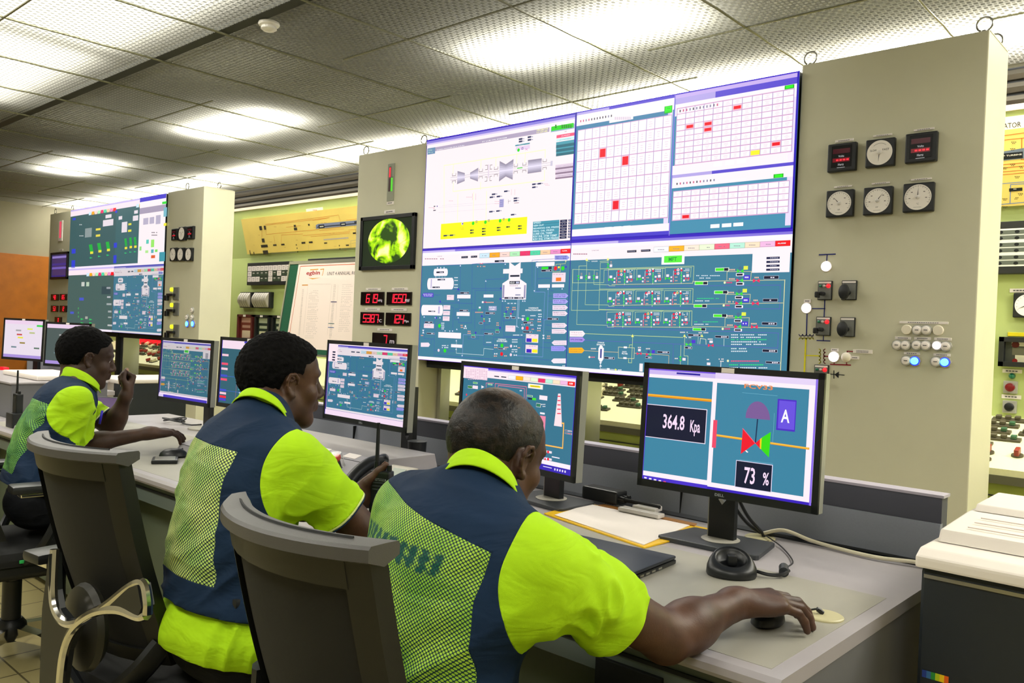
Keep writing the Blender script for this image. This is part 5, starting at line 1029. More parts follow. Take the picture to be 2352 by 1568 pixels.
def recorder(x0, x1, z0, z1, label, c, grp='chart recorders on the green board by the far panel'):
    e = empty('chart_recorder', ((x0+x1)/2, YC, z0), 0, label, 'recorder', grp); bezelled(e, (x0+x1)/2, (z0+z1)/2, x1-x0, z1-z0, m_black if c != 'm' else mat('maroon_case', '5c2020', .4), .03, .07, YC, 'case_frame')
    MB().box(x0+.02, x1-.02, YC-.03, YC+.001, z0+.02, z1-.02).build('case_back', mat('recorder_inside_'+c, {'m': '8c4038', 'g': '2c3c34', 'y': '40443c'}[c], .5), e)
    a = Art(Plane((0, YC-.031, 0)), local=True); w = x1-x0; h = z1-z0; pc = {'m': 'd8a8a0', 'g': 'c4ccb8', 'y': 'd8d4c0'}[c]
    a._r((x0+w*.15, z1-h*.12), (x1-w*.15, z1-h*.3), pc, 1); a._r((x0+w*.2, z1-h*.4), (x1-w*.2, z1-h*.5), pc, 1); a._r((x0+w*.2, z1-h*.6), (x1-w*.15, z0+h*.12), 'f0dcc8' if c == 'm' else 'e0dcc0', 1)
    if c == 'y': a._r((x0+w*.12, z1-h*.06), (x1-w*.1, z1-h*.16), 'f4e010', 2); a._r((x0+w*.16, z1-h*.34), (x1-w*.1, z1-h*.6), '6c6a58', 2); a.circ(x0+w*.2, z1-h*.25, w*.05, '60201c', 2, raw=True); a.circ(x0+w*.2, z0+h*.2, w*.035, '90201c', 2, raw=True)
    a.build('chart', PRINT, e); MB().box((x0+x1)/2-.03, (x0+x1)/2+.03, YC-.074, YC-.068, z1-.03, z1-.005).build('name_plate', m_label, e); return e
recorder(-10.17, -9.80, 1.10, 1.45, 'maroon chart recorder beside the far tall panel', 'm'); recorder(-9.74, -9.40, 1.10, 1.45, 'black chart recorder between the maroon one and the notice board', 'g'); recorder(-9.34, -9.0, 1.10, 1.45, 'black chart recorder at the notice board edge', 'g')
recorder(-1.215, -.80, 1.265, 1.445, 'wide black chart recorder with yellow strip beside the right tall panel', 'y', None)
e = empty('panel_meter', (-1.09, YC, 1.64), 0, 'round white dial on the green board beside the right tall panel', 'meter'); u, z, w = -1.08, 1.64, .15
MB().box(u-w/2, u+w/2, YC-.035, YC+.001, z-w/2, z+w/2, bev=.006).build('bezel', m_black, e); a = Art(Plane((0, YC-.0355, 0)), local=True); a.circ(u, z, w*.44, 'efe9e2', 1, 36, raw=True)
for t in range(-120, 121, 20): a.line([ang_pt(u, z, w*.4, t), ang_pt(u, z, w*.35, t)], '202020', .0014, 2, raw=True)
a.build('dial', PRINT, e); n = MB(); p = ang_pt(u, z, w*.38, -115); n.add([(u, YC-.037, z+.004), (p[0], YC-.037, p[1]), (u, YC-.037, z-.004), (u, YC-.0357, z)], [(0, 1, 2), (0, 3, 1), (1, 3, 2), (0, 2, 3)]); n.build('needle', m_black2, e)
PC = Plane((0, YC, 0))
def smallthing(name, px, label, cat, fn, grp=None): u, z = PC.uv(*px); e = empty(name, (u, YC, z), 0, label, cat, grp); fn(e, u, z); return e
for px, l in (((2342, 667), 'white plate above the dial beside the right tall panel'), ((2325, 852), 'white plate under the yellow-striped recorder'), ((2323, 911), 'white plate between the red and black push buttons')): smallthing('name_plate', px, l, 'sign', lambda e, u, z: plate(e, u, z, .105, .024, 4, YC, 'plate_body'), 'small white plates on the green board')
smallthing('name_plate', (2345, 768), 'yellow plate above the wide recorder', 'sign', lambda e, u, z: MB().box(u-.07, u+.1, YC-.006, YC+.001, z-.012, z+.012, bev=.002).build('plate_body', mat('yellow_plate', 'f0dc14', .5), e))
for px, m, l in (((2322, 889), mat('dark_red_cap', '7a1218', .3), 'dark red push button in clear square guard on the green board'), ((2320, 934), m_black, 'black push button in clear square guard on the green board')):
    smallthing('push_button', px, l, 'button', lambda e, u, z: (MB().box(u-.038, u+.038, YC-.02, YC+.001, z-.038, z+.038, bev=.004).build('guard', m_clear, e), MB().lathe([(.026, -.02), (.026, -.034), (.02, -.038)], 18, T_at(u, z, YC), 'y').build('button_cap', m, e, True)), 'guarded push buttons on the green board')
smallthing('indicator_lamp', (2325, 863), 'small green lamp under the wide recorder', 'lamp', lambda e, u, z: MB().lathe([(.018, 0), (.016, -.02), (.006, -.028)], 14, T_at(u, z, YC), 'y').build('lens', m_gl, e, True))
# notice board on a stand
NB = Plane((-7.04, 4.92, 1.3), 0, math.radians(8)); eb = empty('notice_board', (-6.9, 4.95, 0), 0, 'leaning notice board with green margin and white maintenance poster', 'notice board')
def slab(P, u0, u1, v0, v1, n0, n1): c = [P.w(a, b_, n) for n in (n0, n1) for a, b_ in ((u0, v0), (u1, v0), (u1, v1), (u0, v1))]; return MB().add(c, [(3, 2, 1, 0), (4, 5, 6, 7), (0, 1, 5, 4), (1, 2, 6, 5), (2, 3, 7, 6), (3, 0, 4, 7)])
uL, vT = NB.uv(667, 605); vB = -.25; uR = uL+1.5
slab(NB, uL, uR, vB, vT, -.02, 0).build('board', mat('green_felt', '11563c', .8, noise_amt=.1, nscale=90), eb)
f = MB()
for a_, b_, c_, d_ in ((uL-.012, uR+.012, vT-.012, vT+.02), (uL-.012, uR+.012, vB-.02, vB), (uL-.016, uL+.008, vB, vT), (uR-.008, uR+.016, vB, vT)): s = slab(NB, a_, b_, c_, d_, -.022, .008); f.add(s.v, s.f)
f.build('aluminium_frame', m_alu, eb)
a = Art(Plane(NB.O+NB.N*.002, 0, NB.tilt)); a.crop(530, 580, .14032)
pu0, pv1 = a.m(1112, 190)
a._r((pu0, pv1), (pu0+1.15, vB+.05), 'f6e6de', 1)
i0 = a.m(1142, 225); a.line([(i0[0], vB+.08), i0, (pu0+1.1, i0[1])], 'cf5a20', .007, 2, raw=True)
a.text(1232, 385, 1468, 292, 'egbin', 'b01824', 3, True); a.line([(1305, 282), (1430, 272)], 'e8a010', 14, 3); a.line([(1470, 275), (1525, 268), (1500, 372)], 'e8a010', 12, 3); a.poly([(1270, 412), (1340, 436), (1475, 408), (1345, 420)], 'e8a010', 3)
tu0, tv0 = a.m(1578, 372); tu1, tv1 = a.m(2045, 290); a.text(tu0, tv0+(tv0-a.m(1578, 372)[1])+.035, tu0+(tu1-tu0)*1.36, tv0, 'UNIT 4 ANNUAL ROUTINE', '303034', 3, False, True)
for x, y0, y1, st, w in ((1175, 600, 1340, 14, 30), (1290, 620, 1400, 30, 190), (1690, 520, 1400, 16, 46), (1830, 520, 1300, 34, 200)):
    y = y0
    while y < y1: a.scrib(x-(y-y0)*.09, y, x-(y-y0)*.09+w*random.uniform(.7, 1), y+4, 'b0a8a4', 3, max(2, w//30)); y += st*random.uniform(.6, 1.2)
for x, y, c in ((1640, 805, '38386c'), (1600, 1160, '2c6a6c'), (1595, 1225, '3c68a4'), (1170, 530, 'd89030')): a.rect(x, y-6, x+95, y+8, c, 4)
for p in ([(1290, 515), (1640, 515)], [(1265, 520), (1190, 1340)], [(1655, 520), (1580, 1340)], [(1760, 520), (1720, 1100)]): a.line(p, 'c0b6b0', 3, 3)
a.build('poster', PRINT, eb)
for s in (uL+.1, uR-.1): q = NB.w(s, vB, -.02); b = MB(); b.cyl(tuple(q), (q[0], q[1]-.02, .02), .014); b.cyl((q[0], q[1]-.35, .016), (q[0], q[1]+.08, .016), .014); b.build('stand_leg', m_alu, eb, True)
# small wall box beside the far panel (dark edge objects seen in the gap)
# ---------------- operators' long desk ----------------
DX0, DX1, DY0, DY1, DZ = -5.1, -.611, 1.41, 2.455, .75
m_top = mat('desk_laminate_lilac_sheen', 'aaa5a8', .32, noise_amt=.02, nscale=20, spec=.5); m_mat = mat('desk_writing_surface', 'a3a094', .38, noise_amt=.03, nscale=8, bump=.1, bscale=600, spec=.45)  # lilac of the worktop's reflections is put into the laminate base colour
m_dk = mat('desk_side_grey', '6d6d70', .45, noise_amt=.03, nscale=8); m_bd = mat('backboard_light', '8d919c', .55, noise_amt=.03, nscale=200); m_bdd = mat('backboard_dark', '4a4b56', .6)
m_apr = mat('desk_apron', '5c6660', .5)
dk = empty('operator_desk', ((DX0+DX1)/2, (DY0+DY1)/2, 0), 0, 'long grey operators\' desk running past all three seated men', 'desk')
MB().prism([(DY0, DZ-.008), (DY0+.012, DZ), (DY1, DZ), (DY1, DZ-.03), (DY0+.004, DZ-.03), (DY0, DZ-.022)], 'x', DX0, DX1).build('worktop', m_top, dk)
MB().box(DX0+.04, DX1-.035, DY0+.045, 2.075, DZ-.002, DZ+.0008).build('writing_surface', m_mat, dk)
MB().box(DX0, DX1-.01, DY0+.03, DY0+.05, .64, DZ-.03).build('apron', m_apr, dk); b = MB(); b.box(DX0, DX1-.01, DY0+.026, DY0+.031, .688, .696); b.build('apron_groove', m_black2, dk)
MB().box(DX0, DX1-.01, DY0+.10, DY0+.13, .05, .64).build('modesty_panel', mat('modesty_panel', '56604c', .6), dk)
MB().box(-1.02, -.86, DY0+.02, DY0+.032, .592, .672, bev=.002).build('cable_slot', m_black2, dk)
MB().box(DX1-.03, DX1-.002, DY0+.01, DY1, 0, DZ-.03).build('end_panel', m_dk, dk); MB().box(DX0+.002, DX0+.03, DY0+.01, DY1, 0, DZ-.03).build('end_panel', m_dk, dk); MB().box(-2.9, -2.87, DY0+.14, DY1, 0, DZ-.03).build('end_panel', m_dk, dk)
MB().box(-3.75, DX1-.03, DY1, DY1+.07, .70, DZ-.012).build('cable_gutter', m_black2, dk)
MB().prism([(2.525, .70), (2.520, DZ), (2.538, .858), (2.56, .858), (2.56, .70)], 'x', -3.75, DX1-.045).build('lower_backboard', m_bd, dk)
MB().prism([(2.545, .858), (2.545, .930), (2.60, .930), (2.60, .0), (2.56, .0), (2.56, .858)], 'x', -3.75, DX1-.045).build('upper_backboard', m_bdd, dk)
MB().prism([(2.542, .930), (2.540, .938), (2.605, .938), (2.603, .930)], 'x', -3.75, DX1-.04).build('backboard_cap', mat('backboard_cap', 'b9b3c0', .45), dk)
for x in (-1.47, -2.55, -3.3): MB().box(x-.001, x+.001, 2.519, 2.5385, .75, .857).build('board_seam', m_black2, dk)
for x, y, r in ((-1.12, 2.40, .045), (-1.60, 2.40, .045), (-.695, 1.82, .042)):
    MB().lathe([(r, .0005), (r, .004), (r*.93, .006)], 28, Matrix.Translation((x, y, DZ))).build('cable_grommet', mat('cream_plastic', 'c4bd94', .4), dk, True)
# raised console with guarded emergency buttons, in front of the middle man
pod = empty('emergency_console', (-3.0, 2.05, DZ), 0, 'raised sloping grey console with red guarded emergency buttons on the desk', 'console')
m_pod = mat('console_grey', '9b989c', .42, noise_amt=.02, nscale=30)
MB().prism([(1.78, DZ+.001), (1.80, .782), (2.0, .848), (2.27, .850), (2.30, DZ+.001)], 'x', -3.62, -2.44, bev=.003).build('console_body', m_pod, pod)
def slope(y): return .782+(y-1.80)*.33
TS = lambda x, y: Matrix.Translation((x, y, slope(y))) @ Matrix.Rotation(math.atan(.33), 4, 'X')
b = MB(); b.box(-3.61, -2.45, 1.955, 1.9575, slope(1.956)-.004, slope(1.956)+.0012); b.build('seam', m_black2, pod); b = MB(); b.box(-3.61, -2.45, 1.8, 1.8025, slope(1.8)-.006, slope(1.8)+.0012); b.build('seam', m_black2, pod)
m_redcap = mat('red_mushroom', 'e0574c', .35); m_glass2 = None
def clear_mat():
    m = bpy.data.materials.new('clear_plastic_guard'); m.use_nodes = True; nt = m.node_tree; nt.nodes.clear(); o = nt.nodes.new('ShaderNodeOutputMaterial'); g = nt.nodes.new('ShaderNodeBsdfGlossy'); t = nt.nodes.new('ShaderNodeBsdfTransparent'); x = nt.nodes.new('ShaderNodeMixShader'); g.inputs['Roughness'].default_value = .3; lw = nt.nodes.new('ShaderNodeLayerWeight'); lw.inputs[0].default_value = .12
    t.inputs[0].default_value = (.92, .92, .9, 1); nt.links.new(lw.outputs['Facing'], x.inputs[0]); nt.links.new(t.outputs[0], x.inputs[1]); nt.links.new(g.outputs[0], x.inputs[2]); nt.links.new(x.outputs[0], o.inputs[0]); return m
m_glass2 = clear_mat()
for x, l in ((-2.93, 'guarded red button half hidden by the middle man\'s sleeve'), (-2.57, 'guarded red button nearest the telephone'), (-2.75, 'guarded red button between the other two')):
    T = TS(x, 1.895); e = empty('emergency_button', (x, 1.895, slope(1.895)), 0, l, 'button', 'guarded red emergency buttons on the sloping console')
    MB().lathe([(.016, 0), (.016, .022), (.013, .024)], 20, T).build('button_neck', m_grey, e, True); MB().lathe([(.013, .022), (.0215, .032), (.022, .042), (.019, .045)], 24, T).build('mushroom_cap', m_redcap, e, True)
    MB().lathe([(.030, 0), (.030, .05), (.027, .053)], 24, T).build('clear_guard', m_glass2, e, True); MB().box(-.034, -.02, -.036, -.026, 0, .012, T, .002).build('guard_clasp', m_clear, e)
for x, l in ((-2.98, 'small white label above the hidden button'), (-2.79, 'small white label above the middle red button'), (-2.60, 'small white label beside the telephone handset')):
    e = MB().box(-.038, .038, -.017, .017, .0, .0015, TS(x, 1.985)).build('console_label', m_label); tag(e, l, 'label', 'white labels on the sloping console')
# ---------------- desk monitors ----------------
def monitor(TL, w, h, ang, label, art, base, pillar='slim', tilt=.03, bz=.016, dep=.05, group='flat monitors on the operators\' desk', silver=True, logo=True, zb=DZ):
    O = np.array(TL, float); P = Plane(O, ang, tilt)
    c0 = P.w(w/2, -h); e = empty('computer_monitor', (base[0], base[1], zb), 0, label, 'monitor', group)
    b = MB()
    for a_, b_, c_, d_ in ((0, w, -bz, 0), (0, w, -h, -h+bz*1.25), (0, bz, -h, 0), (w-bz, w, -h, 0)): s = slab(P, a_, b_, c_, d_, -.009, 0.0); b.add(s.v, s.f)
    b.build('bezel', m_black, e)
    s = slab(P, .0, w+.0005, -h+.0005, -.0005, -dep*.72, -.0092); s.build('back_cover', mat('silver_cover', '92938e', .35, .2) if silver else m_black, e)
    s = slab(P, w*.2, w*.8, -h*.8, -h*.2, -dep, -dep*.5); s.build('rear_bulge', m_black, e)
    a = Art(Plane(O-P.N*.004, ang, tilt)); a.P = []; art(a, (bz, -bz, w-bz, -h+bz*1.25)); a.build('screen_picture', SCREEN, e)
    slab(P, w/2-.018, w/2+.018, -bz*.95, -bz*.15, .0, .0015).build('label_tag', m_label, e)
    if logo: g = Art(Plane(O+P.N*.0006, ang, tilt), local=True); g.text(w/2-.016, -h+bz*.8, w/2+.010, -h+bz*.35, 'DELL', 'a0a4a8', 2, True, True); g.build('logo_print', PRINT, e)
    # stand
    R = Matrix.Translation((base[0], base[1], zb)) @ Matrix.Rotation(ang, 4, 'Z'); q = R.inverted() @ Vector(P.w(w/2, -h*.72, -dep)); zt = q.z
    if pillar == 'slim':
        nk = MB(); nk.prism([(-.04, .014), (.04, .014), (.04, zt+.06), (.012, zt+.06), (.012, .13), (0, .115), (-.012, .13), (-.012, zt+.06), (-.04, zt+.06)], 'y', .0, .022, R); nk.box(-.035, .035, q.y, .02, zt-.03, zt+.06, R, .004); nk.build('stand_neck', m_black, e)
        MB().prism([(-.04, .014), (-.043, .014), (-.043, zt), (-.04, zt)], 'y', 0, .024, R).build('neck_trim', m_steel, e)
        MB().lathe([(.055, .012), (.056, .0155), (.05, .017)], 28, R).build('swivel_ring', mat('ring_grey', 'b8b4a8', .35), e, True)
        MB().prism([(-.15, -.10), (-.155, -.09), (-.13, .085), (-.12, .09), (.12, .09), (.13, .085), (.155, -.09), (.15, -.10)], 'z', 0, .014, R, .003).build('stand_base', m_grey, e)
    else:
        MB().box(-.03, .03, -.01, .02, .01, zt+.02, R, .005).build('stand_neck', m_black, e); MB().box(-.035, .035, min(q.y, .02), .02, zt-.03, zt+.06, R, .004).build('mount_plate', m_black, e)
        MB().lathe([(.1, 0), (.1, .008), (.06, .014)], 28, R).build('stand_base', mat('pale_base', 'a8a498', .4), e, True)
    return e
def scr_paste(src, sr, fade=None, bar='f4dcf2', pop=None):
    def f(a, r):
        a._r((r[0], r[1]), (r[2], r[3]), 'f6e6f4', 0); hh = r[1]-r[3]
        paste(a, src, sr, (r[0]+.004, r[1]-.004, r[2], r[3]+hh*.07), fade); a._r((r[0], r[3]+hh*.07), (r[2], r[3]), bar, 8); a._r((r[0], r[1]), (r[0]+.003, r[3]), '3a20c0', 12)
        if pop: pop(a, r, hh)
    return f
def pop3(a, r, hh):
    w = r[2]-r[0]; a._r((r[0]+.003, r[1]), (r[0]+w*.13, r[1]-hh*.25), 'fbe6ee', 14)
    for k in range(4): a._r((r[0]+w*.06, r[1]-hh*(.105+.037*k)), (r[0]+w*.10, r[1]-hh*(.125+.037*k)), '181c40', 15)
def pop1(a, r, hh): a._r((r[0]+.05, r[3]+hh*.045), (r[2], r[3]), '4434b8', 14); a._r((r[0], r[3]+hh*.045), (r[0]+.05, r[3]), 'd8c8f0', 14)
monitor((-3.037, 2.161, 1.281), .585, .341, -.052, 'monitor with teal condenser diagram, right of the middle man\'s face', scr_paste(A_cond, (WX0, WZM, WXM, WZ0), (lin('1c4c6c'), .22), pop=pop3), (-2.74, 2.38), 'slim')
monitor((-4.476, 2.096, 1.243), .516, .34, .05, 'monitor with rows of pink and green burner symbols, in front of the left man', scr_paste(A_fuel, (WXM, WZM, WX1, WZ0), (lin('22424a'), .42), pop=pop1), (-4.28, 2.28), 'round', logo=False)
def art_m2(a, r):
    w = r[2]-r[0]; h = r[1]-r[3]; a._r((r[0], r[1]), (r[2], r[3]), '2f6070', 0); a._r((r[0], r[1]), (r[2], r[1]-h*.13), 'f4dcec', 1); a._r((r[0]+w*.4, r[1]), (r[2], r[1]-h*.03), '4a40c0', 2); a._r((r[0], r[1]), (r[0]+.003, r[3]), '3a20c0', 3)
    for y, c in ((.22, 'f4c8d8'), (.36, 'f05070'), (.44, 'f4c8d8'), (.55, '4050c8'), (.61, 'f05070'), (.78, '4050c8'), (.83, 'f4c8d8'), (.885, 'f02040'), (.93, '4838d0')): a._r((r[0]+.006, r[1]-h*y), (r[0]+w*.13, r[1]-h*(y+.035)), c, 3)
    for i, (x, y) in enumerate(((.28, .30), (.3, .36), (.42, .2), (.55, .4), (.7, .5), (.35, .75), (.36, .8), (.6, .7), (.8, .3), (.85, .6))): a._r((r[0]+w*x, r[1]-h*y), (r[0]+w*(x+.12), r[1]-h*(y+.012)), ['f4e8f0', 'f07080', '58c0d0'][i % 3], 3)
    for y in (.57, .8): a.line([(r[0]+w*.1, r[1]-h*y), (r[2]-w*.1, r[1]-h*y)], '3a68c8', .002, 2, raw=True)
    a.line([(r[0]+w*.33, r[1]-h*.2), (r[0]+w*.30, r[3]+h*.1)], 'a86070', .002, 2, raw=True)
monitor((-3.80, 2.075, 1.268), .516, .34, .03, 'monitor half hidden behind the middle man\'s head', art_m2, (-3.54, 2.26), 'round', logo=False)
def art_m4(a, r):
    c = a; c.crop(1030, 820, .19128); w = r[2]-r[0]; h = r[1]-r[3]
    c._r((r[0], r[1]), (r[2], r[3]), '35748f', 0); c._r((r[0], r[1]), (r[2], r[1]-h*.115), 'fcecf4', 1); c._r((r[0]+w*.24, r[1]), (r[2], r[1]-h*.02), '3c28c8', 2); c._r((r[0]+w*.24, r[1]-h*.02), (r[2], r[1]-h*.035), 'a898e8', 2)
    n = 9
    for i in range(n):
        x0 = 725+i*89; y0 = 212+i*9.4
        if x0 < 1520: c.rect(x0, y0+2, x0+84, y0+62, '%02x%02x%02x' % tuple(int(int(BTN2[i][k:k+2], 16)*.85) for k in (0, 2, 4)), 3); c.rect(x0+4, y0+6, x0+80, y0+54, BTN2[i] if i not in (3, 4) else ('ef2f6b' if i == 4 else BTN2[i]), 4)
    c.text(1455, 326, 1500, 308, 'ALARM', 'ffffff', 6, True); c.rect(555, 222, 612, 240, '181c40', 4); c.rect(638, 230, 698, 248, '181c40', 4)
    c._r((r[0], r[1]), (r[0]+w*.24, r[1]-h*.145), 'fbe2ee', 5)
    for k in range(7): c.scrib(215, 150+k*19, 480, 152+k*19+5, 'dcb4cc', 6, 10)
    c.rect(963, 315, 1136, 390, 'fbf6ee', 4); c.rect(985, 332, 1108, 370, 'f6ee10', 5); c.scrib(1000, 345, 1095, 358, 'c8a020', 6, 7)
    c.poly([(1320, 438), (1350, 438), (1366, 836), (1270, 822)], 'fbe4ea', 3)
    for y in (470, 522, 573, 625, 677): hw = 17+(y-438)*.027; c.poly([(1333-hw, y-7), (1333+hw*.9, y-6), (1333+hw*.9, y+6), (1333-hw, y+5)], 'f2184c', 4)
    c.line([(1165, 1054), (1374, 1092), (1388, 794), (1362, 792)], 'f6a21e', 17, 3); c.line([(1165, 1054), (1374, 1092), (1388, 794), (1362, 792)], 'ffd878', 7, 4)
    for y in (870, 902): c.rect(1404, y, 1488, y+30, '181c40', 4, 'f4e8f8', 3); c.scrib(1440, y+12, 1482, y+20, 'e0d0e8' if y < 900 else 'f05060', 7, 3)
    for k in range(2): c.line([(560+k*36, 500), (565+k*36, 316+k*22), (940-k*24, 355+k*22), (936-k*24, 500)], 'e87a9c', 7, 3)
    c.line([(455, 360), (455, 310), (545, 312)], 'e87a9c', 6, 3); c.rect(478, 316, 530, 338, '30b040', 4, 'ffffff', 3); c.rect(300, 296, 352, 322, '30b040', 4, 'ffffff', 3); c.rect(238, 338, 292, 378, '308040', 4, 'f0f0f8', 3); c.rect(298, 338, 356, 384, 'fbe4ee', 4); c.poly([(400, 338), (400, 376), (434, 358)], 'f8f0f4', 4); c.circ(222, 450, 13, 'f02848', 5)
    c.rect(1098, 456, 1190, 520, 'fbeaf2', 4); c.rect(948, 452, 1016, 480, '38a060', 4, 'f4f0f8', 3); c.rect(1012, 486, 1056, 520, '48e030', 5); c.rect(960, 486, 1010, 512, '181c40', 4); c.rect(1060, 550, 1112, 604, '308060', 4, 'f4f0f8', 4); c.scrib(1118, 562, 1172, 572, 'f4f0f8', 4, 3); c.scrib(1118, 586, 1172, 596, 'f4f0f8', 4, 3); c.rect(1105, 660, 1160, 690, 'f4f0f8', 4); c.rect(1105, 700, 1160, 900, 'f08aa8', 4)
    for y in (1138, 1224): c.rect(1150, y-26, 1244, y+20, 'f6e4ee', 4); c.circ(1202, y, 18, 'f01838', 5); c.circ(1166, y, 14, 'f01838', 5); c.circ(1160, y-30 if y > 1200 else y+24, 12, '3a28d0', 5)
    c.rect(1246, 1188, 1338, 1220, 'f4ecf8', 4); c.scrib(860, 395, 890, 408, 'f4f0f8', 4, 2)
    c._r((r[0], r[3]+h*.105), (r[2], r[3]+h*.06), 'fbf0fa', 3); c._r((r[0], r[3]+h*.06), (r[2], r[3]), '3520b4', 3); c._r((r[2]-w*.22, r[3]+h*.04), (r[2]-w*.15, r[3]+h*.032), 'e8e0ff', 4)
    for k in range(5): c._r((r[2]-w*(.13-.02*k), r[3]+h*.042), (r[2]-w*(.12-.02*k), r[3]+h*.02), 'e8e0ff', 4)
    c._r((r[0], r[1]), (r[2], r[1]-.003), '4a28d0', 9); c._r((r[2]-.003, r[1]), (r[2], r[3]), '3a20c0', 9)
monitor((-2.177, 2.138, 1.234), .625, .345, -.15, 'monitor showing striped chimney drawing, behind the balding man\'s head', art_m4, (-1.86, 2.30), 'slim')
def art_m5(a, r):
    c = a; c.crop(1440, 820, .30618); w = r[2]-r[0]; h = r[1]-r[3]; T5 = '3c84a2'
    c._r((r[0], r[1]), (r[2], r[3]), 'fdf0f8', 0); us = c.m(655, 300)[0]; us2 = c.m(672, 300)[0]
    c._r((r[0], r[1]), (r[2], r[1]-h*.012), '7a58e0', 1); c._r((r[0]+w*.18, r[1]-h*.02), (r[0]+w*.33, r[1]-h*.036), '2c209c', 2); c._r((r[0], r[1]-h*.012), (r[2], r[1]-h*.05), 'cdb9f0', 1); c._r((us, r[1]), (r[2], r[1]-h*.05), 'e6d4f6', 2)
    vt = c.m(155, 148)[1]; vb = c.m(100, 845)[1]; c._r((r[0], vt), (us-.006, vb), T5, 3); vt2 = c.m(680, 192)[1]; vb2 = c.m(615, 935)[1]; ur = r[2]-w*.045; c._r((us2, vt2), (ur, vb2), T5, 3)
    c.scrib(300, 152, 378, 158, 'fdf0f8', 5, 2)
    vo0 = c.m(150, 272)[1]; vo1 = c.m(150, 292)[1]; c._r((r[0], vo0), (us-.006, vo1), 'e8920c', 4); c._r((r[0], vo0-.001), (us-.006, (vo0+vo1)/2), 'ffbf3c', 5)
    c.rect(148, 348, 590, 652, '0c1230', 5, 'f6e8fa', 5); c.text(272, 532, 440, 440, '364.8', 'fbe0fa', 9, True); c.text(475, 588, 556, 478, 'Kpa', 'fbe0fa', 9, True)
    c.text(882, 232, 1098, 200+15, 'FCV33', 'f08c4c', 5, True)
    q = [(892+92*(1-math.cos(PI*i/12)), 455+14*i/12*1.2-132*math.sin(PI*i/12)) for i in range(13)]; c.poly(q, '7c5c98', 5)
    c.line([(982, 468), (966, 640)], '142a50', 9, 5)
    c.line([(675, 585), (866, 613)], 'f0a018', 16, 5); c.line([(1085, 645), (1362, 685)], 'f0a018', 16, 5); c.line([(675, 583), (866, 610)], 'ffd050', 6, 6); c.line([(1085, 643), (1362, 682)], 'ffd050', 6, 6)
    c.poly([(873, 535), (966, 645), (857, 725)], 'f0102c', 7); c.poly([(966, 645), (1004, 612), (1000, 684)], 'f0102c', 7); c.poly([(1002, 614), (1015, 604), (1010, 690), (1000, 684)], 'f4d018', 8); c.poly([(1013, 604), (1083, 560), (1068, 752), (1008, 690)], '38dc10', 7)
    c.line([(873, 535), (966, 645)], 'f86080', 5, 8); c.poly([(890, 700), (905, 715), (915, 712), (900, 698)], 'ffffff', 9)
    c.rect(1134, 312, 1262, 560, '4c2cc4', 5); c.rect(1146, 324, 1256, 546, '6a52e0', 6); c.text(1158, 488, 1228, 396, 'A', 'ffffff', 9, True)
    c.rect(822, 770, 1085, 1016, '0c1230', 5, 'e4dcf6', 5); c.text(880, 945, 968, 832, '73', 'fbe0fa', 9, True); c.text(1020, 958, 1072, 868, '%', 'fbe0fa', 9, True)
    for p in ([(868, 266), (1130, 290)], [(845, 768), (1095, 798)], [(1108, 420), (1095, 640)]): c.line(p, '7cc0d8', 2, 4)
    c.rect(655, 470, 672, 680, 'f04868', 12)
    vk = c.m(90, 878)[1]; c._r((r[0], vk), (us-.004, r[3]), '4a30cc', 4); c._r((r[0], vb), (us-.004, vk), 'fdf0f8', 4); c._r((us-.006, vb2-.012), (r[2], r[3]), '3a20bc', 4)
    for k in range(6): c.rect(98+k*36, 888+k*8, 116+k*36, 902+k*8, 'f4e8fa' if k < 5 else 'f05080', 8)
    c.scrib(1095, 1092, 1180, 1100, 'f4e8ff', 8, 8)
    for k in range(7): c.rect(1205+k*18, 1118+k*3, 1216+k*18, 1130+k*3, 'd0e8ff', 8)
    c.scrib(1290, 1128, 1345, 1136, 'f4e8ff', 8, 4); c.scrib(1290, 1144, 1345, 1152, 'f4e8ff', 8, 4); c._r((r[2]-.005, r[1]), (r[2], r[3]), '8a6ae8', 12); c._r((r[0], r[1]), (r[0]+.002, r[3]), '5a38d0', 12)
monitor((-1.303, 2.004, 1.275), .506, .346, .05, 'nearest monitor, reading 364.8 Kpa and 73 % on teal', art_m5, (-1.165, 2.235), 'slim', .037)
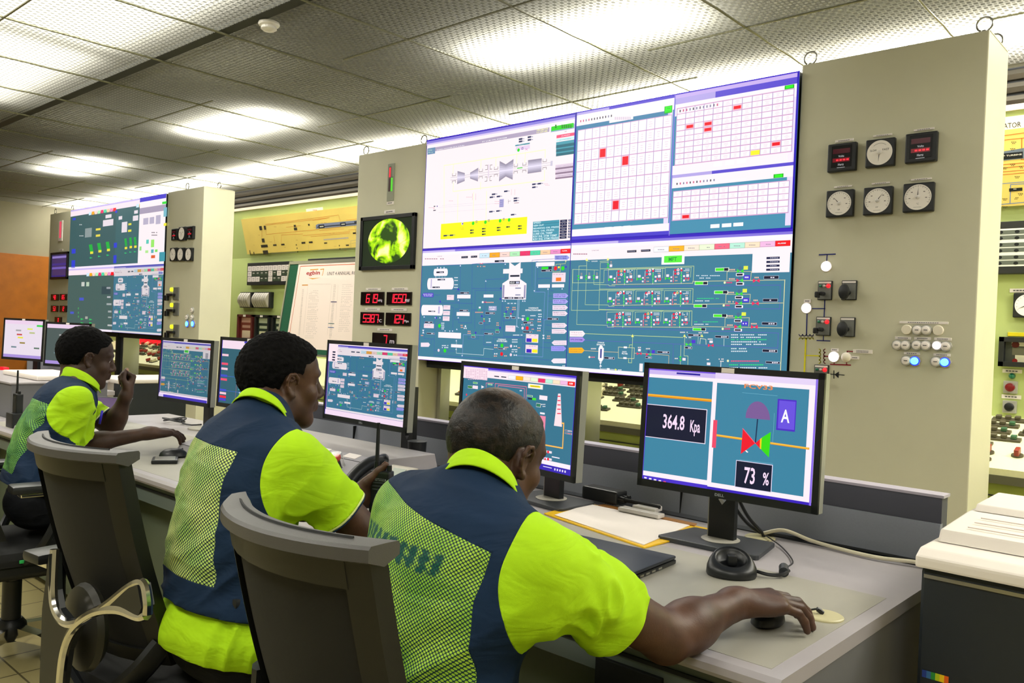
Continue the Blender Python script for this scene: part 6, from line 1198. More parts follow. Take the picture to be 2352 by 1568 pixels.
# left wing: raised box, monitors, radio charger
lw = empty('raised_equipment_box', (-5.25, 1.75, DZ), 0, 'dark grey raised box at the left end of the desk, behind the left man', 'box')
MB().box(-6.3, -5.16, 1.58, 2.1, .0, .945, bev=.004).build('box_body', m_dk, lw); MB().box(-6.3, -5.15, 1.57, 2.1, .945, .955, bev=.002).build('box_top', m_top, lw)
ew = empty('side_desk', (-6.0, 1.5, 0), 0, 'pale wooden-edged side desk beyond the left end of the long desk', 'desk'); MB().box(-6.8, DX0-.004, 1.36, 1.575, .715, .755, bev=.004).build('worktop', m_top, ew); MB().box(-6.8, DX0-.004, 1.37, 1.40, .60, .715).build('front_apron', mat('cream_apron', 'b3ab84', .5), ew); MB().box(-6.8, -5.2, 1.42, 1.56, .0, .715).build('pedestal', m_dk, ew)
for TL, w, an, l, c1 in (((-6.98, 2.36, 1.287), .50, .30, 'silver-edged monitor behind the left man, second from the picture edge', '4c5a58'), ((-7.75, 2.30, 1.30), .50, .30, 'silver-edged monitor cut by the picture edge, pale screen', 'e8dcea')):
    def fa(a, r, c1=c1):
        w_ = r[2]-r[0]; h_ = r[1]-r[3]; a._r((r[0], r[1]), (r[2], r[3]), c1, 0); a._r((r[0], r[1]), (r[2], r[1]-h_*.1), 'ecd0ea', 1); a._r((r[0], r[3]+h_*.08), (r[2], r[3]), 'a890d8', 1); a._r((r[2]-w_*.16, r[1]-h_*.1), (r[2], r[1]-h_*.15), 'f03050' if c1[0] == '4' else '40d050', 2)
        for x, y, cc in ((.6, .2, 'e0e860'), (.66, .3, 'b8c080'), (.33, .36, 'c84848'), (.36, .44, 'e8e040'), (.42, .58, '98843c'), (.3, .25, 'a0a0a0'), (.8, .7, '607868'), (.2, .7, '708890')): a._r((r[0]+w_*x, r[1]-h_*y), (r[0]+w_*(x+.14), r[1]-h_*(y+.04)), cc, 2)
    cx = TL[0]+w/2*math.cos(an)-.05; cy = TL[1]+w/2*math.sin(an)+.12
    monitor(TL, w, .34, an, l, fa, (cx, cy), 'round', logo=False, zb=.79, group='silver-edged monitors on the side desk')
tb = empty('side_table', (-7.0, 2.5, 0), 0, 'grey table carrying the silver-edged monitors at the far left', 'table'); MB().box(-8.2, -6.4, 2.12, 2.66, .755, .789, bev=.004).build('table_top', m_top, tb)
for x in (-8.15, -6.48): MB().box(x-.02, x+.02, 2.15, 2.63, 0, .755).build('side_panel', m_dk, tb)
MB().box(-8.2, -7.05, 2.63, 2.66, .79, .99).build('back_panel', m_bd, tb)
for x, y in ((-7.68, 2.16), (-7.45, 2.2)):
    e = MB().box(x-.05, x+.05, y, y+.05, .789, .91, bev=.012).build('red_indicator_block', mat('red_block', 'e01024', .4, emit=.5)); tag(e, 'small bright red block under the silver-edged monitors', 'box', 'bright red blocks under the far left monitors')
# two-way radios ------------------------------------------------
def radio(T, label, ant=.15, speaker=True, name='two_way_radio', base_in=None, scale=1.):
    e = empty(name, T.translation, 0, label, 'radio'); k = scale
    MB().box(-.0275*k, .0275*k, -.0175*k, .0175*k, 0, .12*k, T, .006*k).build('radio_body', m_black, e)
    b = MB()
    for i in range(4): b.box(-.018*k, .018*k, -.0195*k, -.0170*k, (.075+i*.008)*k, (.078+i*.008)*k, T)
    b.build('speaker_grille', m_grey, e)
    MB().cyl((-.016*k, 0, .115*k), (-.016*k, 0, .14*k), .0075*k, .0065*k, 12, T=T).build('antenna_base', m_black, e, True)
    MB().cyl((-.016*k, 0, .138*k), (-.016*k, 0, (.12+ant)*k), .0055*k, .0045*k, 12, T=T).build('antenna', m_black2, e, True)
    for x in (.004, .020): MB().cyl((x*k, 0, .118*k), (x*k, 0, .133*k), .007*k, .0065*k, 12, T=T).build('knob', m_black, e, True)
    return e
TR0 = Matrix.Translation((-4.79, 1.50, DZ+.055)); radio(TR0, 'black two-way radio standing in a charger behind the left man', .12, scale=1.0)
ch = empty('radio_charger', (-4.79, 1.50, DZ), 0, 'black charging cradle holding the standing radio at the far left', 'charger'); bb = MB()
bb.box(-4.83, -4.75, 1.4795-.018, 1.4795, DZ+.001, DZ+.075, bev=.002); bb.box(-4.83, -4.75, 1.5205, 1.5385, DZ+.001, DZ+.075, bev=.002); bb.box(-4.84, -4.8185, 1.462, 1.538, DZ+.001, DZ+.075, bev=.002); bb.box(-4.7615, -4.74, 1.462, 1.538, DZ+.001, DZ+.075, bev=.002); bb.box(-4.83, -4.75, 1.47, 1.53, DZ+.001, DZ+.052, bev=.002); bb.build('charger_body', m_black, ch)
e = empty('desk_mouse', (-4.64, 1.47, DZ), 0, 'silver grey computer mouse beside the standing radio at far left', 'mouse'); MB().lathe([(.03, 0), (.034, .008), (.03, .022), (.018, .031), (.005, .034)], 22, Matrix.Translation((-4.64, 1.475, DZ+.001)) @ Matrix.Diagonal((1.6, 1, 1, 1))).build('mouse_shell', mat('silver_mouse', 'b0b0b4', .3, .4), e, True); MB().box(-4.66, -4.655, 1.45, 1.5, DZ+.030, DZ+.034).build('scroll_wheel', m_black, e)
# radio lying on the desk between the two right monitors
TRL = Matrix.Translation((-1.80, 2.430, DZ+.034)) @ Matrix.Rotation(math.radians(-2), 4, 'Z') @ Matrix.Rotation(math.radians(90), 4, 'Y') @ Matrix.Rotation(math.radians(90), 4, 'Z') @ Matrix.Diagonal((1.15, 1.35, 1.3, 1))
radio(TRL, 'black two-way radio lying on its side behind the yellow clipboard', .13)
RC = fd(876, 1135, 2.28)
# ---------------- swivel chairs ----------------
m_shell = mat('chair_shell_grey', '121310', .42, bump=.15, bscale=900); m_rail = mat('chair_rail_grey', '4c4b4a', .42, bump=.2, bscale=900); m_net = mat('chair_back_fabric', '0d0e09', .75, noise_amt=.15, nscale=40, bump=.5, bscale=1400); m_seat = mat('seat_fabric_black', '0e1010', .8, bump=.4, bscale=1200); m_pad = mat('arm_pad_black', '1d2022', .4)
def back_pt(x, t, off=0.):
    hw = .196+.0*t; z = .50+.515*t; y = -.135-.155*t**1.15+.055*x*x-.02*math.sin(PI*t); return V3(x*hw, y-off, z)
V3 = lambda *a: np.array(a, float)
def chair(loc, az, label, grp, mark=False, armz=0., lback=0., rx=0.):
    e = empty('office_chair', (loc[0], loc[1], 0), az, label, 'chair', grp); T = e.matrix_basis.copy()
    def sheet(t0, t1, x0, x1, o0, o1, n=16, m=14):
        b = MB(); P = [[back_pt(x0+(x1-x0)*j/m, t0+(t1-t0)*i/n, o0) for j in range(m+1)] for i in range(n+1)]; Q = [[back_pt(x0+(x1-x0)*j/m, t0+(t1-t0)*i/n, o1) for j in range(m+1)] for i in range(n+1)]
        b.grid(P); k = len(b.v); b.grid(Q); W_ = m+1; H_ = n+1
        for i in range(n): b.f += [(i*W_, (i+1)*W_, k+(i+1)*W_, k+i*W_), (i*W_+m, (i+1)*W_+m, k+(i+1)*W_+m, k+i*W_+m)]
        for j in range(m): b.f += [(j, j+1, k+j+1, k+j), (n*W_+j, n*W_+j+1, k+n*W_+j+1, k+n*W_+j)]
        b.v = [tuple(T @ Vector(v)) for v in b.v]; return b
    fr = MB()
    for a in ((0, 1, -1, -.80, .014, -.018), (0, 1, .80, 1, .014, -.018), (.90, 1.0, -.82, .82, .016, -.018), (0, .07, -.82, .82, .014, -.018)): s = sheet(*a, 16, 6); fr.add(s.v, s.f)
    fr.build('back_frame', m_shell, e, True); sheet(.05, .92, -.84, .84, .004, -.008).build('back_panel', m_net, e, True)
    rl = MB(); P = []; n = 30
    for i in range(n+1):
        x = -1.10+2.16*i/n; c = back_pt(max(-1.04, min(1.0, x)), 1.0); c[0] = x*.194; c[1] = -.29+.055*x*x+.02*max(0, -x-.8); w_ = .030*(1-max(0, -x-.85)*1.8); c = c+V3(0, 0, .010+.010*max(0, -x-.6))
        P.append([c+V3(0, -w_, -.014), c+V3(0, -w_, .004), c+V3(0, -w_*.86, .009), c+V3(0, w_*.05, .010), c+V3(0, w_*.78, .010), c+V3(0, w_*.9, .005), c+V3(0, w_*.9, -.010), c+V3(0, 0, -.024)])
    rl.grid(P, closed_u=True); rl.f += [tuple(range(8)), tuple(len(rl.v)-8+k for k in range(8))]; rl.v = [tuple(T @ Vector(v)) for v in rl.v]; ro = rl.build('top_rail', m_rail, e, True)
    sl = MB(); sl.tube([T @ Vector(tuple(V3(x*.194, -.29+.055*x*x+.008, 1.0355))) for x in [-.9+1.7*i/16 for i in range(17)]], .0032, 5); sl.build('rail_slot', m_black2, ro)
    # lower shield ring and chrome Y bracket behind the back
    rg = MB(); ring = bez([(-.24, -.235, .74), (-.235, -.24, .62), (-.17, -.255, .50), (-.04, -.265, .43), (.05, -.26, .44), (.11, -.22, .50), (.13, -.17, .56)], 6); rg.tube([T @ (v*1.0+Vector((.05, .06, -.01))) for v in ring], .030, 8, flat=.5); rg.build('back_ring', m_black, e, True)
    lb = MB(); lb.lathe([(.02, -.0), (.075, -.004), (.085, -.02), (.08, -.035), (.05, -.045), (.01, -.047)], 26, T @ Matrix.Translation((.06, -.215, .60)) @ Matrix.Diagonal((1, 1, 1.25, 1)), 'y'); lb.build('lumbar_knob', mat('knob_brown_grey', '2d2c26', .4), e, True)
    pl = [(-.245, .77), (-.235, .66), (-.215, .61), (-.17, .59), (-.10, .605), (.02, .68), (.12, .755), (.165, .775), (.185, .72), (.17, .69), (.08, .69), (-.02, .655), (-.115, .585), (-.165, .50), (-.185, .38), (-.15, .33), (-.27, .33), (-.27, .60)]
    BT = lambda p: Vector((p[0]*.894+.254, p[1], .785-(.77-p[2])*.78)); pl = [(BT((p[0], 0, p[1])).x, BT((p[0], 0, p[1])).z) for p in pl]; MB().prism(pl, 'y', -.315, -.285, T).build('back_bracket', m_black, e)
    c1 = bez([(-.25, -.300, .78), (-.240, -.305, .67), (-.218, -.308, .612), (-.17, -.310, .588), (-.10, -.310, .603), (.02, -.308, .68), (.12, -.306, .757), (.168, -.304, .778), (.187, -.304, .74), (.190, -.304, .70)], 5)
    c2 = bez([(.190, -.304, .70), (.16, -.306, .690), (.08, -.308, .688), (-.02, -.310, .655), (-.115, -.310, .585), (-.165, -.308, .50), (-.185, -.305, .38), (-.19, -.30, .33)], 5)
    ch = MB(); ch.tube([T @ BT(v) for v in c1], .0105, 8, flat=1.); ch.build('chrome_edge', m_chrome, e, True); ch = MB(); ch.tube([T @ BT(v) for v in c2], .0105, 8, flat=1.2); ch.build('chrome_edge', m_chrome, e, True)
    MB().box(-.07, .05, -.30, .0, .33, .37, T, .01).build('seat_hinge', m_black, e)
    MB().box(-.245, .245, -.20, .25, .405, .468, T, .028).build('seat_cushion', m_seat, e, True); MB().box(-.22, .22, -.18, .22, .365, .41, T, .01).build('seat_pan', m_black, e)
    MB().box(.248, .2535, -.03, .07, .425, .437, T, .002).build('green_tag', mat('green_tag', '2fb45a', .4), e)
    for sx in (-1, 1):
        x = sx*(.30 if sx < 0 else .30+rx); yb = -lback if sx < 0 else 0.; a = MB(); a.box(x-.045, x+.045, -.08+yb, .19+yb, .695+armz, .725+armz, T, .012); ao = a.build('arm_pad', m_pad, e, True); MB().box(x-.030, x+.030, -.05+yb, .16+yb, .680+armz, .694+armz, T, .004).build('arm_trim', m_chrome, ao)
        MB().tube([T @ Vector(p) for p in bez([(x, .06+yb, .685+armz), (x, .08+yb, .60), (x*.99, .04, .50), (x*.8, .0, .43), (x*.5, .0, .42)], 5)], .021, 8, flat=.8).build('arm_support', m_black, e, True)
    MB().cyl((0, 0, .16), (0, 0, .37), .024, T=T).build('gas_column', m_steel, e, True); MB().cyl((0, 0, .10), (0, 0, .30), .034, T=T).build('column_cover', m_black, e, True); MB().lathe([(.05, .07), (.06, .09), (.055, .13), (.04, .15)], 20, T).build('base_hub', m_black, e, True); MB().box(-.10, .10, -.12, .12, -.0+.32, .366, T, .015).build('tilt_mechanism', m_black, e)
    for k in range(5):
        a = 2*PI*k/5+.5; R = T @ Matrix.Rotation(a, 4, 'Z'); lg = MB(); lg.prism([(.04, .075), (.04, .125), (.16, .115), (.30, .085), (.31, .068), (.16, .078)], 'y', -.022, .022, R); lo_ = lg.build('base_leg', m_chrome, e); cs = MB()
        for q in (-.016, .016): cs.cyl((.295, q-.009, .028), (.295, q+.009, .028), .027, n=18, T=R)
        cs.cyl((.295, 0, .03), (.295, 0, .075), .009, n=10, T=R); cs.build('caster', m_black, lo_, True)
    if mark:
        a = Art(Plane(T @ Vector((0, -.283, 0)), az), local=True); a.line([(.025, .462), (.023, .436), (.040, .432), (.042, .460)], 'e8e8e4', .0045, 1, raw=True); a.circ(.056, .443, .003, 'e8e8e4', 1, raw=True); a.line([(.074, .456), (.070, .440), (.088, .440)], 'e8e8e4', .004, 1, raw=True); a.line([(.084, .454), (.082, .424)], 'e8e8e4', .004, 1, raw=True); a.build('hand_painted_mark', PRINT, e)
    return e
CG = 'black swivel chairs along the desk'
chair((-2.15, 1.035), math.radians(7), 'black swivel chair of the middle man, chrome bracket and U-4 painted on its back', CG, True, -.02, .12, .07)
chair((-1.125, .995), math.radians(0), 'nearest black swivel chair, behind the balding man', CG)
chair((-3.60, 1.13), math.radians(-6), 'black swivel chair under the left man, at the picture edge', CG)
# ---------------- things on the desk ----------------
Z = DZ+.0012
TY = 'd9c23a'
cb = empty('clipboard', (-1.5, 2.2, Z), 0, 'yellow clipboard with clear clip lying on the desk between the right monitors', 'clipboard')
qc = [(-1.742, 2.12), (-1.278, 2.005), (-1.262, 2.37), (-1.767, 2.372)]; MB().prism(qc, 'z', Z, Z+.004).build('board', mat('yellow_board', 'f2c20c', .4), cb)
MB().prism([(-1.70, 2.362), (-1.32, 2.356), (-1.33, 2.39), (-1.70, 2.395)], 'z', Z+.0045, Z+.007).build('brown_strip', mat('brown_strip', '9c6a30', .45), cb)
m_cl = mat('clear_acrylic', 'd6d2cc', .15, spec=.7)
k = MB(); k.box(-1.60, -1.44, 2.335, 2.375, Z+.008, Z+.022, bev=.004); k.prism([(-1.565, 2.37), (-1.555, 2.43), (-1.535, 2.45), (-1.505, 2.45), (-1.485, 2.43), (-1.475, 2.37)], 'z', Z+.016, Z+.030, bev=.002); k.build('clip', m_cl, cb); MB().cyl((-1.52, 2.43, Z+.029), (-1.52, 2.43, Z+.032), .009, n=16).build('clip_rivet', m_steel, cb, True)
pp = empty('paper_sheets', (-1.5, 2.2, Z+.005), 0, 'white paper sheets held on the yellow clipboard', 'paper')
for i in range(2): MB().prism([(-1.70+.006*i, 2.122-.004*i), (-1.290, 2.020+.003*i), (-1.335, 2.352), (-1.735, 2.355)], 'z', Z+.0046+.0012*i, Z+.0054+.0012*i).build('sheet', mat('paper_white', 'f1e9e2', .7), pp)
lp = empty('laptop_computer', (-1.32, 1.81, Z), 0, 'closed dark grey laptop lying beside the yellow clipboard', 'laptop')
TL_ = Matrix.Translation((-1.31, 1.80, Z)) @ Matrix.Rotation(math.radians(4), 4, 'Z'); MB().box(-.185, .185, -.125, .125, .0, .012, TL_, .004).build('base', m_black, lp); MB().box(-.185, .185, -.125, .125, .0125, .023, TL_, .007).build('lid', mat('laptop_lid', '2c323c', .45, bump=.2, bscale=900), lp, True)
b = MB()
for y in (-.06, -.03, .0, .035): b.box(.1845, .186, y-.009, y+.009, .003, .008, TL_)
b.build('side_port', m_steel, lp); MB().cyl((0, -.02, .0225), (0, -.02, .0236), .013, n=20, T=TL_).build('lid_emblem', m_grey, lp)
cr = empty('scanner_cradle', (-.985, 1.955, Z), 0, 'black rounded cradle with open top hollow, in front of the nearest monitor', 'cradle')
TC = Matrix.Translation((-.985, 1.955, Z)) @ Matrix.Rotation(math.radians(35), 4, 'Z'); n = 28
def crr(z, k, dz=0., sh=0.): return [(TC @ Vector((math.cos(2*PI*i/n)*.062*k, math.sin(2*PI*i/n)*.05*k+sh, z+dz*math.sin(2*PI*i/n)))) for i in range(n)]
b = MB(); b.grid([crr(0, .98), crr(.006, 1.02), crr(.022, 1.0, .004), crr(.036, .90, .012, .003), crr(.044, .78, .018, .005), crr(.046, .66, .018, .006), crr(.040, .60, .016, .006), crr(.028, .50, .010, .006)], closed_u=True); b.f += [tuple(range(n))[::-1], tuple(7*n+i for i in range(n))]; b.build('cradle_body', m_black, cr, True, autosm=False)
MB().box(-.012, .012, -.014, .020, .026, .052, TC, .006).build('contact_post', m_black, cr, True)
MB().tube(bez([tuple(TC @ Vector((.055, .02, .012))), (-.91, 2.01, Z+.008), (-.885, 2.03, Z+.010), (-.88, 2.06, Z+.016)], 5), .0045, 8).build('cradle_cord', m_black, cr, True); MB().cyl((-.888, 2.048, Z+.012), (-.905, 2.085, Z+.014), .0125, n=14).build('plug', m_grey, cr, True)
tag(MB().tube(bez([(-.90, 2.085, Z+.014), (-.93, 2.2, Z+.004), (-1.02, 2.33, Z+.004), (-1.10, 2.395, Z+.012)], 6), .002, 6).build('thin_cord', m_black, None, True), 'thin black cord running from the cradle plug to the desk grommet', 'cord')
tag(MB().tube(bez([(-1.12, 2.40, Z+.012), (-1.06, 2.43, Z+.03), (-.98, 2.445, Z+.012), (-.88, 2.43, Z+.008), (-.78, 2.42, Z+.008), (-.66, 2.45, Z+.01), (-.56, 2.50, Z-.02)], 8), .0055, 8).build('white_cable', mat('white_cable', 'e4dcc0', .45), None, True), 'white cable trailing along the backboard to the right printer', 'cable')
for i, (dy, l) in enumerate(((.0, 'black cable running beside the white cable behind the nearest monitor'), (.018, 'second black cable dropping from the nearest monitor into the grommet'))):
    tag(MB().tube(bez([(-1.19+.02*i, 2.30, .90), (-1.17, 2.36, .82), (-1.135, 2.395, .775), (-1.10+dy, 2.43, Z+.010), (-.95, 2.47, Z+.007), (-.66-dy*3, 2.475+dy*.5, Z+.007)] if i == 0 else [(-1.16, 2.30, .90), (-1.145, 2.36, .82), (-1.115, 2.40, .768), (-1.11, 2.405, .752)], 7), .0055, 8).build('black_cable', m_black, None, True), l, 'cable')
# near man's mouse, cord and desk cap
tm = oz(1778, 1408, .77); mo = empty('desk_mouse', (tm[0], tm[1], Z), 0, 'black computer mouse under the balding man\'s hand', 'mouse'); MB().lathe([(.026, 0), (.031, .006), (.029, .018), (.020, .029), (.006, .033)], 24, Matrix.Translation((tm[0]-.004, tm[1]-.02, Z)) @ Matrix.Diagonal((1, 1.65, 1, 1))).build('mouse_shell', m_black, mo, True); MB().cyl((tm[0]-.008, tm[1]+.012, Z+.028), (tm[0]+.0, tm[1]+.012, Z+.028), .006, n=12).build('scroll_wheel', m_grey, mo)
tag(MB().tube(bez([(tm[0]-.004, tm[1]+.03, Z+.012), (-.722, 1.80, Z+.012), (-.708, 1.815, Z+.014), (-.698, 1.822, Z+.006)], 6), [.0022]*12+[.0055]*7, 8).build('mouse_cord', m_black, None, True), 'black mouse cord entering the cream desk cap', 'cord')
# things near the left man
me_ = empty('desk_mouse', (-3.45, 1.68, Z), 0, 'black computer mouse on the desk between the left and middle men', 'mouse'); MB().lathe([(.030, 0), (.036, .008), (.033, .022), (.022, .035), (.006, .039)], 24, Matrix.Translation((-3.455, 1.69, Z+.0)) @ Matrix.Rotation(math.radians(-20), 4, 'Z') @ Matrix.Diagonal((1, 1.6, 1, 1))).build('mouse_shell', m_black, me_, True); MB().cyl((-3.463, 1.725, Z+.032), (-3.453, 1.728, Z+.032), .006, n=12).build('scroll_wheel', m_grey, me_)
tb_ = empty('handheld_device', (-3.35, 1.60, Z), 0, 'flat black handheld device in front of the mouse beside the left man', 'device'); TT = Matrix.Translation((-3.365, 1.60, Z)) @ Matrix.Rotation(math.radians(-28), 4, 'Z'); MB().box(-.055, .055, -.04, .06, 0, .016, TT, .006).build('device_body', m_black, tb_, True); MB().box(-.042, .042, -.028, .05, .0155, .0175, TT, .001).build('silver_face', m_steel, tb_)
cl_ = MB(); q0 = V3(-4.60, 2.25, Z+.006); pts = []
for i in range(60): t = i/59*4.5*PI; r = .055+.012*math.sin(t*.7); pts.append((q0[0]+r*1.25*math.cos(t), q0[1]+r*math.sin(t)*.9, q0[2]+.006+.010*(1+math.sin(t*1.3))*.9))
pts += [(-4.50, 2.25, Z+.01), (-4.42, 2.26, Z+.008), (-4.33, 2.27, Z+.02)]; tag(cl_.tube(bez(pts, 2), .0045, 7).build('coiled_cable', m_black, None, True), 'coil of black cable on the desk by the left monitor stand', 'cable')
lt = empty('tablet_screen', (-4.52, 1.86, Z), 0, 'dark purple screen standing behind the left man\'s chest', 'screen'); TP = Matrix.Translation((-4.78, 1.93, Z)) @ Matrix.Rotation(math.radians(35), 4, 'Z') @ Matrix.Rotation(math.radians(-38), 4, 'X'); MB().box(-.11, .11, -.006, .006, 0, .17, TP, .003).build('screen_frame', m_black, lt); MB().box(-.10, .10, -.0075, -.005, .01, .16, TP).build('screen_face', mat('purple_dark_screen', '3c2450', .3, emit=.35), lt)
pn = fd(229, 962, 3.42); tag(MB().cyl(tuple(pn+V3(0, 0, -.02)), tuple(pn+V3(.01, .005, .035)), .005, n=10).build('blue_pen', mat('blue_pen', '2818c0', .3), None, True), 'blue pen clipped at the left man\'s chest', 'pen')
# telephone
ph = empty('desk_telephone', (-2.31, 1.93, Z), 0, 'black office telephone with grey display beside the red buttons', 'telephone')
TPh = Matrix.Translation((-2.30, 1.90, Z+.006)) @ Matrix.Rotation(math.radians(8), 4, 'Z') @ Matrix.Rotation(math.radians(26), 4, 'X')
MB().box(-.115, .10, -.095, .11, .0, .028, TPh, .006).build('phone_body', m_grey, ph); MB().prism([(-.09, .0), (.095, .0), (.095, -.085), (.06, -.02)], 'x', -.10, .09, TPh).build('phone_foot', m_black, ph)
TD = TPh @ Matrix.Translation((.03, .068, .032)) @ Matrix.Rotation(math.radians(12), 4, 'X'); MB().box(-.062, .066, -.038, .042, -.004, .012, TD, .008).build('display_bezel', mat('phone_grey', 'b9b3a4', .35), ph); MB().box(-.036, .022, -.020, .024, .0115, .0135, TD).build('display', mat('phone_lcd', '6c7a66', .2, emit=.15), ph)
b = MB()
for dx, dy in ((.042, .016), (.036, -.014)): b.cyl((dx, dy, .011), (dx, dy, .015), .0045, n=10, T=TD)
b.build('display_button', m_grey, ph)
for r in range(5):
    for c in range(3 if r else 4):
        MB().box(-.028+c*.022-(0 if r else .006), -.014+c*.022-(0 if r else .006), -.002-r*.019, .007-r*.019, .027, .032, TPh, .002).build('phone_key', m_black, ph)
MB().lathe([(.017, .027), (.017, .031), (.010, .033)], 20, TPh @ Matrix.Translation((.058, -.018, 0))).build('navigation_pad', mat('pad_silver', 'c8c4b8', .3), ph, True)
hs_ = MB(); hs_.tube([TPh @ v for v in bez([(-.085, -.095, .045), (-.088, -.075, .062), (-.090, -.02, .078), (-.088, .05, .078), (-.082, .10, .062), (-.078, .118, .045)], 6)], [.018, .024, .027, .025]+[.020]*22+[.024, .027, .027, .024, .018], 12, flat=1.15); hs_.build('handset', m_black, ph, True)
tag(MB().prism([(-2.16, 2.02), (-1.92, 1.98), (-1.90, 2.14), (-2.14, 2.17)], 'z', Z, Z+.002).build('pink_paper', mat('pink_paper', 'e8a8c4', .6)), 'pink sheet of paper between telephone and balding man', 'paper')
phd = empty('pen_holder', (-2.64, 2.36, DZ), 0, 'black cylindrical pen holder behind the telephone', 'pen holder'); MB().cyl((-2.66, 2.37, Z), (-2.66, 2.37, Z+.115), .036, .040, 28).build('holder_cup', m_black, phd, True); MB().lathe([(.040, .114), (.042, .117), (.036, .119)], 28, Matrix.Translation((-2.66, 2.37, Z))).build('holder_rim', m_grey, phd, True)
# middle man's radio in his left hand
rdz = unit(V3(.02, .02, 1)); TRm = Matrix.Translation(tuple(RC-V3(0, 0, .072))) @ Matrix.Rotation(math.radians(24), 4, 'Z') @ Matrix.Diagonal((1.05, 1.0, 1.15, 1))
rd = radio(TRm, 'black two-way radio held upright in the middle man\'s left hand', .112)
g = Art(Plane(TRm @ Vector((0, -.0178, 0)), math.radians(24)), local=True); g.text(-.014, .118, .022, .112, 'MOTOROLA', 'c8ccd0', 2, True, True); g.circ(-.020, .115, .0035, 'c8ccd0', 2, raw=True); g.build('brand_print', PRINT, rd)
# ---------------- printers ----------------
pr = empty('floor_printer', (-.2, 2.3, 0), 0, 'large printer with white ribbed lid and dark body at the right picture edge', 'printer')
m_pw = mat('printer_white', 'ece4da', .4); m_pd = mat('printer_dark', '20262c', .4, noise_amt=.05, nscale=20)
MB().box(-.552, .10, 2.0, 2.62, .02, .858, bev=.008).build('dark_body', m_pd, pr)
MB().prism([(1.985, .860), (1.985, .885), (2.02, .900), (2.64, .900), (2.64, .860)], 'x', -.562, .11, bev=.006).build('white_deck', m_pw, pr)
MB().prism([(2.10, .901), (2.12, .928), (2.36, .938), (2.64, .938), (2.64, .901)], 'x', -.548, .105, bev=.006).build('paper_lid', m_pw, pr)
MB().prism([(2.37, .939), (2.39, .955), (2.62, .958), (2.62, .939)], 'x', -.535, .10, bev=.004).build('rear_lid', m_pw, pr)
b = MB()
for y in (2.16, 2.22, 2.28): b.box(-.50, .09, y, y+.003, .9315+(y-2.12)*.04, .9335+(y-2.12)*.04)
b.build('lid_rib', mat('lid_groove', 'c9b8b0', .5), pr); MB().box(-.545, .09, 1.9965, 2.0, .838, .846).build('trim_line', m_steel, pr)
g = Art(Plane((0, 1.9985, 0)), local=True)
for i, c in enumerate(('2a3f8c', '3a6a9c', '2f8c3c', 'b8c820', 'f4c81c', 'e8641c')): g._r((-.540+i*.009, .634), (-.531+i*.009, .618), c, 1)
g.build('colour_badge', PRINT, pr)
p2 = empty('floor_printer', (-6.7, 3.0, 0), 0, 'white printer with dark side standing beyond the left end of the desk', 'printer'); MB().box(-6.98, -6.55, 2.72, 3.25, .02, .835, bev=.008).build('white_body', m_pw, p2); MB().box(-6.549, -6.46, 2.71, 3.25, .02, .835, bev=.004).build('dark_side', m_pd, p2); MB().box(-7.0, -6.45, 2.70, 3.27, .836, .868, bev=.010).build('lid', m_pw, p2)
tag(MB().box(-5.86, -5.24, 1.74, 2.04, .956, .985, bev=.01).build('white_tray', m_pw), 'white flat tray on the dark raised box behind the left man', 'tray')
